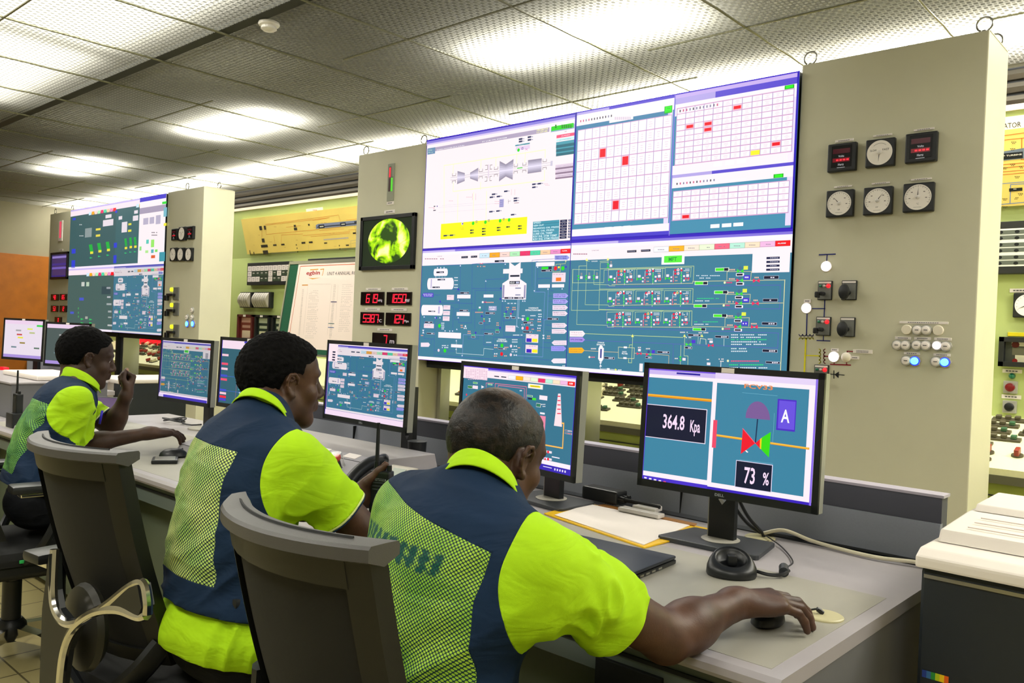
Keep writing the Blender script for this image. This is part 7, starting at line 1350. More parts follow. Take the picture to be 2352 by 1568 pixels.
# ---------------- organic bodies: distance fields turned into one continuous surface ----------------
A3 = lambda *a: np.array(a, dtype=np.float32)
def unit(v): v = np.asarray(v, float); return v/np.linalg.norm(v)
class Field:
    def __init__(s, lo, hi, h):
        s.h = h; s.lo = np.array(lo, float); s.n = np.ceil((np.array(hi)-s.lo)/h).astype(int)+1
        s.f = np.full(s.n, 1., dtype=np.float32); s.ax = [(s.lo[i]+h*np.arange(s.n[i])).astype(np.float32) for i in range(3)]
    def sub(s, lo, hi, m):
        a = np.clip(np.floor((np.array(lo)-m-s.lo)/s.h).astype(int), 0, s.n-1); b = np.clip(np.ceil((np.array(hi)+m-s.lo)/s.h).astype(int)+1, 1, s.n)
        sl = tuple(slice(a[i], max(b[i], a[i]+1)) for i in range(3))
        X, Y, Z = np.meshgrid(s.ax[0][sl[0]], s.ax[1][sl[1]], s.ax[2][sl[2]], indexing='ij', sparse=True); return sl, X, Y, Z
    def mix(s, sl, d, k, sub=False):
        a = s.f[sl]
        if sub: d = -d; h = np.maximum(k-np.abs(a-d), 0)/k; s.f[sl] = np.maximum(a, d)+h*h*k/4
        else: h = np.maximum(k-np.abs(a-d), 0)/k; s.f[sl] = np.minimum(a, d)-h*h*k/4
    def cone(s, a, b, ra, rb, k=.02, sub=False):
        a = np.array(a, float); b = np.array(b, float); r = max(ra, rb)
        sl, X, Y, Z = s.sub(np.minimum(a, b)-r, np.maximum(a, b)+r, k+s.h*2); d = b-a; L = float(d @ d) or 1e-9
        t = np.clip(((X-a[0])*d[0]+(Y-a[1])*d[1]+(Z-a[2])*d[2])/L, 0, 1).astype(np.float32)
        q = np.sqrt((X-a[0]-d[0]*t)**2+(Y-a[1]-d[1]*t)**2+(Z-a[2]-d[2]*t)**2)-(ra+(rb-ra)*t); s.mix(sl, q.astype(np.float32), k, sub)
    def ell(s, c, r, R=None, k=.02, sub=False):
        """ellipsoid, rows of R are its axes"""
        c = np.array(c, float); R = np.eye(3) if R is None else np.array(R); e = np.abs(R.T) @ np.array(r)
        sl, X, Y, Z = s.sub(c-e, c+e, k+s.h*2); P = [(X-c[0])*R[i][0]+(Y-c[1])*R[i][1]+(Z-c[2])*R[i][2] for i in range(3)]
        k0 = np.sqrt(sum((P[i]/r[i])**2 for i in range(3))); k1 = np.sqrt(sum((P[i]/r[i]**2)**2 for i in range(3)))+1e-6; s.mix(sl, (k0*(k0-1)/k1).astype(np.float32), k, sub)
    def mesh(s, smooth=2):
        f = s.f; ins = f < 0; C = None
        c8 = [(i, j, k) for i in (0, 1) for j in (0, 1) for k in (0, 1)]; n = s.n
        cnt = np.zeros(tuple(n-1), dtype=np.int8)
        for i, j, k in c8: cnt += ins[i:n[0]-1+i, j:n[1]-1+j, k:n[2]-1+k]
        act = np.argwhere((cnt > 0) & (cnt < 8)); idx = np.full(tuple(n-1), -1, dtype=np.int32); idx[tuple(act.T)] = np.arange(len(act))
        vals = np.stack([f[act[:, 0]+i, act[:, 1]+j, act[:, 2]+k] for i, j, k in c8], 1); P = np.zeros((len(act), 3)); W = np.zeros(len(act))
        for a in range(8):
            for b in range(a+1, 8):
                d = np.array(c8[b])-np.array(c8[a])
                if np.abs(d).sum() != 1: continue
                va, vb = vals[:, a], vals[:, b]; m = (va < 0) != (vb < 0); t = np.where(m, va/np.where(m, va-vb, 1), 0)
                P += np.where(m[:, None], np.array(c8[a])[None]+t[:, None]*d[None], 0); W += m
        V = s.lo+(act+P/W[:, None])*s.h; Q = []
        for ax in range(3):
            sa = [slice(None)]*3; sb = [slice(None)]*3; sa[ax] = slice(0, -1); sb[ax] = slice(1, None)
            A_, B_ = ins[tuple(sa)], ins[tuple(sb)]; e = np.argwhere(A_ != B_); u, w = (ax+1) % 3, (ax+2) % 3
            ok = (e[:, u] > 0) & (e[:, w] > 0) & (e[:, u] < n[u]-1) & (e[:, w] < n[w]-1); e = e[ok]; q = []
            for du, dw in ((0, 0), (-1, 0), (-1, -1), (0, -1)): c = e.copy(); c[:, u] += du; c[:, w] += dw; q.append(idx[tuple(c.T)])
            q = np.stack(q, 1); fl = A_[tuple(e.T)]; q[~fl] = q[~fl][:, ::-1]; Q.append(q)
        Q = np.concatenate(Q)
        for _ in range(smooth):
            S = np.zeros_like(V); N = np.zeros(len(V))
            for a in range(4):
                b = (a+1) % 4; np.add.at(S, Q[:, a], V[Q[:, b]]); np.add.at(N, Q[:, a], 1); np.add.at(S, Q[:, b], V[Q[:, a]]); np.add.at(N, Q[:, b], 1)
            V = V*.45+S/N[:, None]*.55
        return V, Q
def normals(V, Q):
    a = V[Q[:, 2]]-V[Q[:, 0]]; b = V[Q[:, 3]]-V[Q[:, 1]]; n = np.cross(a, b); N = np.zeros_like(V)
    for i in range(4): np.add.at(N, Q[:, i], n)
    return N/np.maximum(np.linalg.norm(N, axis=1, keepdims=True), 1e-9)
_LAT = RNG.rand(32, 32, 32)
def vnoise(P):
    i = np.floor(P).astype(int); f = P-i; f = f*f*(3-2*f); r = 0
    for dx in (0, 1):
        for dy in (0, 1):
            for dz in (0, 1):
                w = (f[:, 0] if dx else 1-f[:, 0])*(f[:, 1] if dy else 1-f[:, 1])*(f[:, 2] if dz else 1-f[:, 2]); r = r+w*_LAT[(i[:, 0]+dx) % 32, (i[:, 1]+dy) % 32, (i[:, 2]+dz) % 32]
    return r
def folds(P, along, lam, amp, stretch=4., seed=0.):
    """ridges that run along a direction"""
    d = unit(along); a = P @ d; Q = P-np.outer(a, d)*(1-1/stretch); Q = Q/lam+seed
    w = vnoise(Q*.6+7.3)*1.2; r = vnoise(Q+w[:, None]); r2 = vnoise(Q*1.9+3.1+w[:, None]); g = 1-np.abs(2*r-1)*1.9; return amp*(np.clip(g, -.4, 1)+.3*(r2-.5))
def clip_mesh(V, F_, s, keep=True):
    """cut a polygon mesh along s = 0 and keep s > 0; returns vertices and polygons"""
    if not keep: s = -s
    pos = s > 0; out = []; nv = list(map(tuple, V)); cut = {}
    pf = pos[F_]; c = pf.sum(1); full = F_[c == F_.shape[1]].tolist(); part = F_[(c > 0) & (c < F_.shape[1])]
    def ce(a, b):
        k = (a, b) if a < b else (b, a)
        if k not in cut: t = s[a]/(s[a]-s[b]); cut[k] = len(nv); nv.append(tuple(V[a]+(V[b]-V[a])*t))
        return cut[k]
    for f in part:
        p = []
        for i in range(len(f)):
            a, b = int(f[i]), int(f[(i+1) % len(f)])
            if pos[a]: p.append(a)
            if pos[a] != pos[b]: p.append(ce(a, b))
        if len(p) >= 3: full.append(p)
    NV = np.array(nv); used = np.zeros(len(NV), bool)
    for f in full: used[f] = True
    mp = np.cumsum(used)-1; return NV[used], [[int(mp[i]) for i in f] for f in full]
def as_quads(Fl):
    return np.array([f if len(f) == 4 else (f+[f[-1]]*(4-len(f)))[:4] for f in Fl if len(f) <= 4]+[q for f in Fl if len(f) > 4 for q in ([f[0], f[1], f[2], f[3]], [f[0], f[3], f[4], f[min(5, len(f)-1)]])])
def put(name, V, Fl, m, parent, solid=0., attrs=None):
    me = bpy.data.meshes.new(name); Fl = Fl.tolist() if isinstance(Fl, np.ndarray) else Fl
    Fl = [list(dict.fromkeys(f)) for f in Fl]; Fl = [f for f in Fl if len(f) > 2]
    me.from_pydata([tuple(v) for v in V], [], Fl); me.update()
    for k, a in (attrs or {}).items(): at = me.attributes.new(k, 'FLOAT_VECTOR', 'POINT'); at.data.foreach_set('vector', np.asarray(a, dtype=np.float32).ravel())
    o = link_mesh(name, me, m, parent, True)
    if solid: md = o.modifiers.new('thickness', 'SOLIDIFY'); md.thickness = solid; md.offset = -1
    return o
# ---- materials of people ----
def skin_mat(name, dark, light, hl=.5):
    m = bpy.data.materials.new(name); m.use_nodes = True; nt = m.node_tree; b = nt.nodes['Principled BSDF']; N = nt.nodes.new; L = nt.links.new
    tc = N('ShaderNodeTexCoord'); n = N('ShaderNodeTexNoise'); n.inputs['Scale'].default_value = 14; n.inputs['Detail'].default_value = 5; L(tc.outputs['Object'], n.inputs['Vector']); r = N('ShaderNodeValToRGB'); L(n.outputs['Fac'], r.inputs[0])
    r.color_ramp.elements[0].position = .3; r.color_ramp.elements[0].color = (*lin(dark), 1); r.color_ramp.elements[1].position = .75; r.color_ramp.elements[1].color = (*lin(light), 1); L(r.outputs[0], b.inputs['Base Color'])
    b.inputs['Roughness'].default_value = hl; b.inputs['Specular IOR Level'].default_value = .38
    n2 = N('ShaderNodeTexNoise'); n2.inputs['Scale'].default_value = 260; n2.inputs['Detail'].default_value = 3; L(tc.outputs['Object'], n2.inputs['Vector']); bp = N('ShaderNodeBump'); bp.inputs['Strength'].default_value = .25; bp.inputs['Distance'].default_value = .001; L(n2.outputs['Fac'], bp.inputs['Height']); L(bp.outputs[0], b.inputs['Normal']); return m
def hair_mat(name, c0, c1, sc=330., bump=.9, thin=None):
    m = bpy.data.materials.new(name); m.use_nodes = True; nt = m.node_tree; b = nt.nodes['Principled BSDF']; N = nt.nodes.new; L = nt.links.new
    tc = N('ShaderNodeTexCoord'); v = N('ShaderNodeTexNoise'); v.inputs['Scale'].default_value = sc; v.inputs['Detail'].default_value = 3; L(tc.outputs['Object'], v.inputs['Vector'])
    v2 = N('ShaderNodeTexNoise'); v2.inputs['Scale'].default_value = 55; v2.inputs['Detail'].default_value = 4; L(tc.outputs['Object'], v2.inputs['Vector'])
    ad = N('ShaderNodeMath'); ad.operation = 'MULTIPLY_ADD'; L(v.outputs['Fac'], ad.inputs[0]); ad.inputs[1].default_value = .6; mm = N('ShaderNodeMath'); mm.operation = 'MULTIPLY'; L(v2.outputs['Fac'], mm.inputs[0]); mm.inputs[1].default_value = .4; L(mm.outputs[0], ad.inputs[2])
    r = N('ShaderNodeValToRGB'); L(ad.outputs[0], r.inputs[0]); r.color_ramp.elements[0].position = .45; r.color_ramp.elements[0].color = (*lin(c0), 1); r.color_ramp.elements[1].position = .62; r.color_ramp.elements[1].color = (*lin(c1), 1)
    src = r.outputs[0]
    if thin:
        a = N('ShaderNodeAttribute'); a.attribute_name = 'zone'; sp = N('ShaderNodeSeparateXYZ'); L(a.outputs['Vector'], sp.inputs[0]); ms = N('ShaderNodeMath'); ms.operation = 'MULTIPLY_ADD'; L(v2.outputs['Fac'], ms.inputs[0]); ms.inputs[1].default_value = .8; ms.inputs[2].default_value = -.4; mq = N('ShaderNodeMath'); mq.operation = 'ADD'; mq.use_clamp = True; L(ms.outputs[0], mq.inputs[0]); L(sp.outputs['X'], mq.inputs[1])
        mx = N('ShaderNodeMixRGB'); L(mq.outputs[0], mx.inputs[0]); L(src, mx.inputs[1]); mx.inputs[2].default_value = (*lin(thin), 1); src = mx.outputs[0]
    L(src, b.inputs['Base Color']); b.inputs['Roughness'].default_value = .85 if not thin else .5; b.inputs['Specular IOR Level'].default_value = .12 if not thin else .3
    bp = N('ShaderNodeBump'); bp.inputs['Strength'].default_value = bump; bp.inputs['Distance'].default_value = .003; L(ad.outputs[0], bp.inputs['Height']); L(bp.outputs[0], b.inputs['Normal']); return m
def cloth_mat(name, c, rough=.75, weave=900., var=.1):
    m = mat(name, c, rough, noise_amt=var, nscale=9, bump=.35, bscale=weave, spec=.25); crumple(m); return m
def crumple(m, dist=.012, sc=7.):
    nt = m.node_tree; b = nt.nodes['Principled BSDF']; tc = nt.nodes.new('ShaderNodeTexCoord'); mp = nt.nodes.new('ShaderNodeMapping'); mp.inputs['Scale'].default_value = (1, 1, 2.4); mp.inputs['Rotation'].default_value = (.5, .6, .4); n = nt.nodes.new('ShaderNodeTexNoise'); n.inputs['Scale'].default_value = sc; n.inputs['Detail'].default_value = 3; n.inputs['Distortion'].default_value = .8
    nt.links.new(tc.outputs['Object'], mp.inputs['Vector']); nt.links.new(mp.outputs[0], n.inputs['Vector']); bp = nt.nodes.new('ShaderNodeBump'); bp.inputs['Strength'].default_value = .8; bp.inputs['Distance'].default_value = dist; nt.links.new(n.outputs['Fac'], bp.inputs['Height'])
    old = b.inputs['Normal'].links[0].from_node if b.inputs['Normal'].links else None
    if old: nt.links.new(bp.outputs[0], old.inputs['Normal'])
    else: nt.links.new(bp.outputs[0], b.inputs['Normal'])
def mesh_cloth(name, pitch=.0078, hole='b7e24a', hole2='3c9a3a', cord='123a40', band=True):
    m = bpy.data.materials.new(name); m.use_nodes = True; nt = m.node_tree; b = nt.nodes['Principled BSDF']; N = nt.nodes.new; L = nt.links.new
    a = N('ShaderNodeAttribute'); a.attribute_name = 'cloth'; sp = N('ShaderNodeSeparateXYZ'); L(a.outputs['Vector'], sp.inputs[0])
    def mth(op, x, y=None, z=None):
        n = N('ShaderNodeMath'); n.operation = op
        for i, v in enumerate((x, y, z)):
            if v is None: continue
            if isinstance(v, (int, float)): n.inputs[i].default_value = v
            else: L(v, n.inputs[i])
        return n.outputs[0]
    k = PI/pitch; u = mth('ADD', sp.outputs['X'], mth('MULTIPLY', sp.outputs['Y'], .15)); v = sp.outputs['Y']
    p1 = mth('SINE', mth('MULTIPLY', mth('ADD', u, v), k)); p2 = mth('SINE', mth('MULTIPLY', mth('SUBTRACT', u, v), k)); p = mth('ABSOLUTE', mth('MULTIPLY', p1, p2))
    r = N('ShaderNodeMapRange'); r.inputs[1].default_value = .26; r.inputs[2].default_value = .40; L(p, r.inputs[0])
    n = N('ShaderNodeTexNoise'); n.inputs['Scale'].default_value = 11; n.inputs['Detail'].default_value = 3; L(a.outputs['Vector'], n.inputs['Vector']); rn = N('ShaderNodeMapRange'); rn.inputs[1].default_value = .30; rn.inputs[2].default_value = .62; L(n.outputs['Fac'], rn.inputs[0])
    hc = N('ShaderNodeMixRGB'); L(rn.outputs[0], hc.inputs[0]); hc.inputs[1].default_value = (*lin(hole2), 1); hc.inputs[2].default_value = (*lin(hole), 1); hs = hc.outputs[0]
    if band:   # big dark letters printed across the mesh read as dark patches
        pr = N('ShaderNodeMixRGB'); L(sp.outputs['Z'], pr.inputs[0]); L(hs, pr.inputs[1]); pr.inputs[2].default_value = (*lin('0f5c46'), 1); hs = pr.outputs[0]
    mx = N('ShaderNodeMixRGB'); L(r.outputs[0], mx.inputs[0]); mx.inputs[1].default_value = (*lin(cord), 1); L(hs, mx.inputs[2]); L(mx.outputs[0], b.inputs['Base Color']); b.inputs['Roughness'].default_value = .6; b.inputs['Specular IOR Level'].default_value = .3
    bp = N('ShaderNodeBump'); bp.inputs['Strength'].default_value = .6; bp.inputs['Distance'].default_value = .0015; bp.invert = True; L(r.outputs[0], bp.inputs['Height']); L(bp.outputs[0], b.inputs['Normal']); crumple(m); return m
m_lime = cloth_mat('lime_jersey', 'b2e416', .8, 1400, .05); m_navy = cloth_mat('navy_twill', '122a46', .8, 1500, .1); m_trs = cloth_mat('black_trousers', '0d1015', .85, 1200, .2)
m_eye = mat('eye_white', 'd8d0c4', .2); m_iris = mat('dark_iris', '120a06', .15)
# ---- anatomy ----
def frame(az, pitch=0., roll=0.):
    """rows: right, forward, up of a head that looks along azimuth az (radians left of +Y), pitched up"""
    R = Matrix.Rotation(az, 3, 'Z') @ Matrix.Rotation(pitch, 3, 'X') @ Matrix.Rotation(roll, 3, 'Y'); return np.array(R).T
def head_prims(F_, O, R, s=1., inf=0., ears=True, face=True):
    W = lambda x, y, z: np.asarray(O)+s*(x*R[0]+y*R[1]+z*R[2]); q = lambda v: v*s+inf; E = lambda c, r, k=.02, sub=False: F_.ell(W(*c), [q(v) for v in r], R, k, sub); Cn = lambda a, b, r1, r2, k=.015, sub=False: F_.cone(W(*a), W(*b), q(r1), q(r2), k, sub)
    E((0, -.018, .048), (.076, .098, .088)); E((0, -.045, .02), (.068, .066, .066), .03); E((0, .048, .045), (.060, .045, .058), .03)
    if not face: return W
    E((0, .042, -.032), (.056, .054, .072), .03); Cn((-.048, .0, -.045), (-.022, .062, -.092), .022, .018, .03); Cn((.048, .0, -.045), (.022, .062, -.092), .022, .018, .03); E((0, .072, -.098), (.024, .02, .018), .025)
    for x in (-1, 1):
        E((x*.040, .066, -.022), (.022, .020, .022), .02); Cn((x*.014, .094, .036), (x*.046, .078, .034), .0085, .008, .014); E((x*.012, .100, -.028), (.0105, .011, .009), .008)
    Cn((0, .094, .020), (0, .113, -.020), .0065, .0115, .012)
    for x in (-1, 1): E((x*.031, .101, .012), (.017, .012, .011), .012, True)
    Cn((-.020, .086, -.050), (0, .100, -.048), .0055, .0075, .008); Cn((.020, .086, -.050), (0, .100, -.048), .0055, .0075, .008); Cn((-.018, .086, -.061), (0, .098, -.062), .006, .0085, .008); Cn((.018, .086, -.061), (0, .098, -.062), .006, .0085, .008)
    for x in (-1, 1): Cn((x*.018, .089, .018), (x*.045, .077, .013), .006, .005, .006)
    if ears:
        for x in (-1, 1):
            X = x*.079
            E((X, -.004, .0), (.009, .016, .026), .008)
            hel = [(X+x*.006, .013, .008), (X+x*.011, .012, .022), (X+x*.015, .002, .033), (X+x*.018, -.012, .031), (X+x*.018, -.019, .016), (X+x*.015, -.018, .000), (X+x*.011, -.011, -.014), (X+x*.008, -.002, -.024), (X+x*.005, .006, -.026)]
            for a, b in zip(hel, hel[1:]): Cn(a, b, .0042, .0042, .004)
            E((X+x*.006, .003, -.024), (.006, .008, .009), .005); E((X+x*.013, .001, .002), (.006, .008, .011), .004, True); Cn((X+x*.012, -.007, .012), (X+x*.011, .004, .020), .0025, .0025, .004)
    return W
def hairfield(V, O, R, s, line):
    P = (V-np.asarray(O)) @ R.T/s; z = np.interp(P[:, 1], [p[0] for p in line], [p[1] for p in line]); return P[:, 2]-z, P
def hand(F_, wrist, fwd, back, thumb_side, curls, spread=(.10, .03, -.03, -.10), s=1., tcurl=(.5, .3, .3), tdir=None, inf=0.):
    """wrist point, direction of the palm, outward normal of the back of the hand, side (+1/-1) of the thumb across fwd x back"""
    f = unit(fwd); n = np.asarray(back, float); n = unit(n-f*(n @ f)); side = np.cross(f, n)*thumb_side; wrist = np.asarray(wrist, float)
    xs = (.027, .009, -.009, -.026); ml = (.082, .085, .080, .072); seg = ((.040, .025, .020), (.045, .028, .021), (.041, .026, .020), (.032, .020, .018)); tips = []
    F_.ell(wrist+f*.045*s-n*.004*s, (.036*s, .043*s, .0155*s), np.array([side, f, n]), .015); F_.cone(wrist-f*.01, wrist+f*.02, .024*s, .022*s, .02)
    for i in range(4):
        m = wrist+f*ml[i]*s+side*xs[i]*s; F_.cone(wrist+f*.02*s+side*xs[i]*.55*s, m, .014*s, .0115*s, .012)
        d = unit(f+side*spread[i]); p = m; ang = 0; r = .0098 if i < 3 else .0085
        for j in range(3):
            ang += curls[i][j]; dd = unit(d*math.cos(ang)-n*math.sin(ang)); e = p+dd*seg[i][j]*s; r2 = r*(.93 if j < 2 else .86); F_.cone(p, e, r*s, r2*s, .0035); p = e; r = r2
        tips.append((p, dd, n*math.cos(ang)+d*math.sin(ang), r))
    b0 = wrist+f*.022*s+side*.024*s-n*.008*s; td = unit(tdir) if tdir is not None else unit(f*.62+side*.72-n*.28); p = b0; F_.cone(wrist+f*.012*s+side*.012*s, b0+td*.02*s, .017*s, .0155*s, .012); ax = unit(np.cross(td, n)); cur = td; r = .0132
    for j, L_ in enumerate((.036, .031, .025)):
        if j: c, s_ = math.cos(tcurl[j-1]), math.sin(tcurl[j-1]); cur = unit(cur*c+unit(f-cur*(f @ cur))*s_)
        e = p+cur*L_*s; F_.cone(p, e, r*s, r*.88*s, .006); p = e; r *= .88
    tips.append((p, cur, unit(side-cur*(side @ cur)+n*.6), r)); return tips
def nails(par, tips, m):
    for i, (p, d, n, r) in enumerate(tips):
        R = np.array([unit(np.cross(d, n)), d, unit(n-d*(n @ d))]); c = p+R[2]*r*.72-d*.001; b = MB(); pts = []
        for a in range(5):
            row = []
            for k in range(5): x = (k-2)/2*r*.72; y = (a-2)/2*.0055; row.append(c+R[0]*x+R[1]*y+R[2]*(r*.30-(x*x)/(r*2.2)))
            pts.append(row)
        b.grid(pts); b.build('fingernail', m, par, True)
m_nail = mat('nail', 'b08a76', .35)
def collar(par, N0, up, fw, r=.066, flare=.020, hb=.036, col=None, open_=.5, name='collar'):
    """folded polo collar round the neck: N0 centre of the neck hole, up the neck axis, fw forward"""
    up = unit(up); fw = unit(np.asarray(fw)-up*(np.asarray(fw) @ up)); sd = np.cross(fw, up); rows = []; n = 44
    prof = lambda t: [(r-.004, -.012), (r-.002, hb*.5), (r+.002, hb), (r+.007, hb+.003), (r+.010, hb-.002), (r+flare*.55, hb*.45), (r+flare, -.008), (r+flare-.002, -.011), (r+flare*.5, hb*.4)]
    for i in range(n+1):
        a = -PI+open_+(2*PI-2*open_)*i/n; ba = math.cos(a/2)**2; d = -fw*math.cos(a)+sd*math.sin(a); row = []
        for rr, zz in prof(0):
            drop = (1-ba)*.055; e = 1.0+.10*(1-abs(math.cos(a))); z = zz*(.75+.25*ba)-drop; rr2 = rr*e+(1-ba)*.006; row.append(np.asarray(N0)+d*rr2+up*z)
        rows.append(row)
    b = MB(); b.grid(rows, closed_u=True); b.f.append(tuple(range(9))); b.f.append(tuple(len(b.v)-9+k for k in range(9))[::-1]); return b.build(name, col or m_lime, par, True, autosm=False)
HL_FULL = [(-.14, -.055), (-.06, -.055), (-.035, -.02), (-.022, .028), (.0, .036), (.028, .030), (.034, .060), (.060, .072), (.075, .095), (.12, .11)]
def dist_axis(P, a, d): q = P-a; t = q @ d; return np.linalg.norm(q-np.outer(t, d), axis=1), t
def person(label, J, o):
    J = {k: np.array(v, float) for k, v in J.items()}; S = {1: 'R', -1: 'L'}
    root = empty('person', (J['P'][0], J['P'][1], 0), 0, label, 'person')
    s = unit(J['RS']-J['LS']); u = unit(J['N']-J['P']); u = unit(u-s*(u @ s)); b = np.cross(s, u); fw = -b; Rt = np.array([s, fw, u]); L = np.linalg.norm(J['N']-J['P']); k = o.get('k', 1.); hn = o.get('hunch', .03)
    HR = o['HR']; HO = J['H']; hs = o.get('hs', 1.)
    # --- skin: head, neck, arms and hands as one surface ---
    pts = np.array([J[q] for q in ('H', 'RS', 'LS', 'RE', 'LE', 'RW', 'LW', 'P')]+[J['RW']+o['hands'][0]['fwd']*.2 if o['hands'][0] else J['RW'], J['LW']+o['hands'][1]['fwd']*.2 if o['hands'][1] else J['LW']])
    F1 = Field(pts.min(0)-.16, pts.max(0)+.17, o.get('h', .004)); head_prims(F1, HO, HR, hs)
    nt_ = HO-HR[1]*.030*hs-HR[2]*.045*hs; F1.cone(nt_, J['N']-u*.02, .060*k, .064*k, .03); F1.cone(nt_, J['N']+b*.02-u*.05, .05*k, .06*k, .03)
    F1.ell(J['P']+(J['N']-J['P'])*.66+b*hn*.7, (.135*k, .085*k, .2), Rt, .04); F1.ell(J['P']+u*.12, (.13*k, .09*k, .16), Rt, .04)
    for sg in (1, -1):
        n = S[sg]; sh, el, wr = J[n+'S'], J[n+'E'], J[n+'W']; ar = o.get('arm', 1.)
        F1.cone(J['N']-u*.05, sh, .045*k, .045*k, .04); F1.cone(sh, el, .047*ar, .041*ar, .03); F1.cone(el, el+(wr-el)*.35, .041*ar, .0405*ar, .02); F1.cone(el+(wr-el)*.3, wr, .0405*ar, .026*ar, .03); F1.cone(el, el+unit(el-(sh+wr)/2)*.008, .03*ar, .026*ar, .02)
    tips = []
    for n, hd in zip('RL', o['hands']):
        if hd: tips += hand(F1, J[n+'W'], hd['fwd'], hd['back'], hd['ts'], hd['curls'], s=hd.get('s', 1.), tcurl=hd.get('tc', (.5, .3)), tdir=hd.get('td'))
    V, Q = F1.mesh(1); V = V+normals(V, Q)*((vnoise(V*45)-.5)*.0012)[:, None]
    body = put('body', V, Q, o['skin'], root); del F1
    if tips: nails(body, tips, m_nail)
    # --- hair ---
    F2 = Field(HO-.17*hs, HO+.18*hs, .0035); head_prims(F2, HO, HR, hs, o.get('hair_t', .006), ears=False, face=False); F2.ell(HO+hs*(HR[1]*.03+HR[2]*.02), (.071*hs, .06*hs, .07*hs), HR, .03)
    V, Q = F2.mesh(2); nn = normals(V, Q); f, Pl = hairfield(V, HO, HR, hs, o.get('line', HL_FULL)); f = f+(vnoise(V*70)-.5)*.010; V = V+nn*((vnoise(V*170)-.5)*o.get('hair_b', .004))[:, None]
    V2, Fl = clip_mesh(V, Q, f); zone = None
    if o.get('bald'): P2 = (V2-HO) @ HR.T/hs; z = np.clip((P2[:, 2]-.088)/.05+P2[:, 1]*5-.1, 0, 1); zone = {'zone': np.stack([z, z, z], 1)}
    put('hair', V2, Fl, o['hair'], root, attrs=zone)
    for x in (-1, 1):
        c = HO+hs*(x*.0315*HR[0]+.0765*HR[1]+.012*HR[2]); eb = MB(); eb.lathe([(.0001, -.0118)]+[(.0118*math.sin(t), -.0118*math.cos(t)) for t in [PI*q/8 for q in range(1, 8)]]+[(.0001, .0118)], 14, Matrix.Translation(c)); ey = eb.build('eye', m_eye, root, True)
        ir = MB(); T = Matrix.Translation(c) @ Matrix([[HR[0][i], HR[2][i], -HR[1][i]] for i in range(3)]).to_4x4(); ir.lathe([(.0052, -.0107), (.0048, -.0116), (.001, -.0121)], 14, T); ir.build('iris', m_iris, ey, True)
    # --- shirt and vest ---
    tp = np.array([J[q] for q in ('RS', 'LS', 'P', 'N')]+[J['RS']+(J['RE']-J['RS'])*.9, J['LS']+(J['LE']-J['LS'])*.9]); F3 = Field(tp.min(0)-.22, tp.max(0)+.16, o.get('hc', .0055))
    C = lambda t, bk=1.: J['P']+(J['N']-J['P'])*t+b*hn*bk*math.sin(PI*min(t, 1)); w = o.get('wide', 1.)
    F3.ell(C(0.02), (.178*k*w, .130*k, .13), Rt, .05); F3.ell(C(.30), (.168*k*w, .128*k, .17), Rt, .06); F3.ell(C(.60), (.176*k*w, .126*k, .18), Rt, .06); F3.ell(C(.80), (.170*k*w, .105*k, .12), Rt, .06); F3.cone(C(.93), J['N']+u*.0, .07*k, .066*k, .04)
    arms = {}
    for sg in (1, -1):
        n = S[sg]; sh, el = J[n+'S'], J[n+'E']; a = unit(el-sh); cl = np.linalg.norm(el-sh)*o.get('cuff', .72); dn = np.array([0, 0, -1.])
        F3.cone(J['N']-u*.035, sh, .062*k, .058*k, .05); r0, r1 = o.get('slv', (.070, .074)); F3.cone(sh, sh+a*(cl+.03)+dn*.006, r0*k, r1*k, .035); F3.cone(sh+a*cl*.55+dn*.01, sh+a*(cl+.03)+dn*.028, r0*k*.72, r1*k*.80, .03); F3.cone(sh-s*sg*.01-u*.07, C(.6)+s*sg*.10, .06*k, .07*k, .04); arms[sg] = (sh, a, cl)
    V, Q = F3.mesh(3); N_ = normals(V, Q); amt = o.get('fold', 1.)
    dB = np.zeros(len(V)); q = V-C(.5); tt = (V-J['P']) @ u/L; dB = folds(V, s*.75+u*.6*o.get('fdir', 1), .05, .0065*amt, 3.5)*np.clip(1.15-tt, .25, 1)
    for sg in (1, -1):
        sh, a, cl = arms[sg]; r, t = dist_axis(V, sh, a); m_ = np.clip((t+.0)/.05, 0, 1)*np.clip((.15-r)/.03, 0, 1); dA = folds(V, np.cross(a, s)+a*.55, .042, .0065*amt, 3., 11.)+.0025*np.exp(-((t-cl+.012)/.006)**2); dB = dB*(1-m_)+dA*m_
    V = V+N_*dB[:, None]; del F3
    def f_cut(P):   # > 0 inside the garment
        g = (P-J['P']) @ u-o.get('hem', -.06)
        for sg in (1, -1):
            sh, a, cl = arms[sg]; r, t = dist_axis(P, sh, a); g = np.where((r < .13) & (t > cl*.55) & (t < cl+.14), np.minimum(g, cl-t), g)
        return g
    def f_slv(sg):
        sh, a, cl = arms[sg]
        def g(P):
            r, t = dist_axis(P, sh, a); cen = sh+s*sg*o.get('slo', .050)+a*.055-u*.0+fw*o.get('slf', .0); sph = o.get('slr' if sg > 0 else 'slL', .150 if sg > 0 else .118)-np.linalg.norm(P-cen, axis=1); arm_ = np.where(r < .125, t-.085, -1); return np.maximum(sph, np.minimum(arm_, .05))
        return g
    pr = o.get('panel', (.125, .36, -.11, .05))
    def f_pan(P):
        q = P-J['N']; xs = q @ s+o.get('pshift', 0); us = q @ u; bk = q @ b; hw = pr[0]-np.clip(-us-.15, 0, 1)*pr[3]; yk = pr[2]+o.get('yslope', 0)*xs; return np.minimum(np.minimum(hw-np.abs(xs), yk-us), np.minimum((P-J['P']) @ u-o.get('hem', -.06)-o.get('pbot', .065), bk-o.get('pbk', .02)))
    A_ = clip_mesh(V, Q, f_cut(V)); V1, Q1 = A_[0], as_quads(A_[1])
    sl_parts = []
    rest = (V1, Q1)
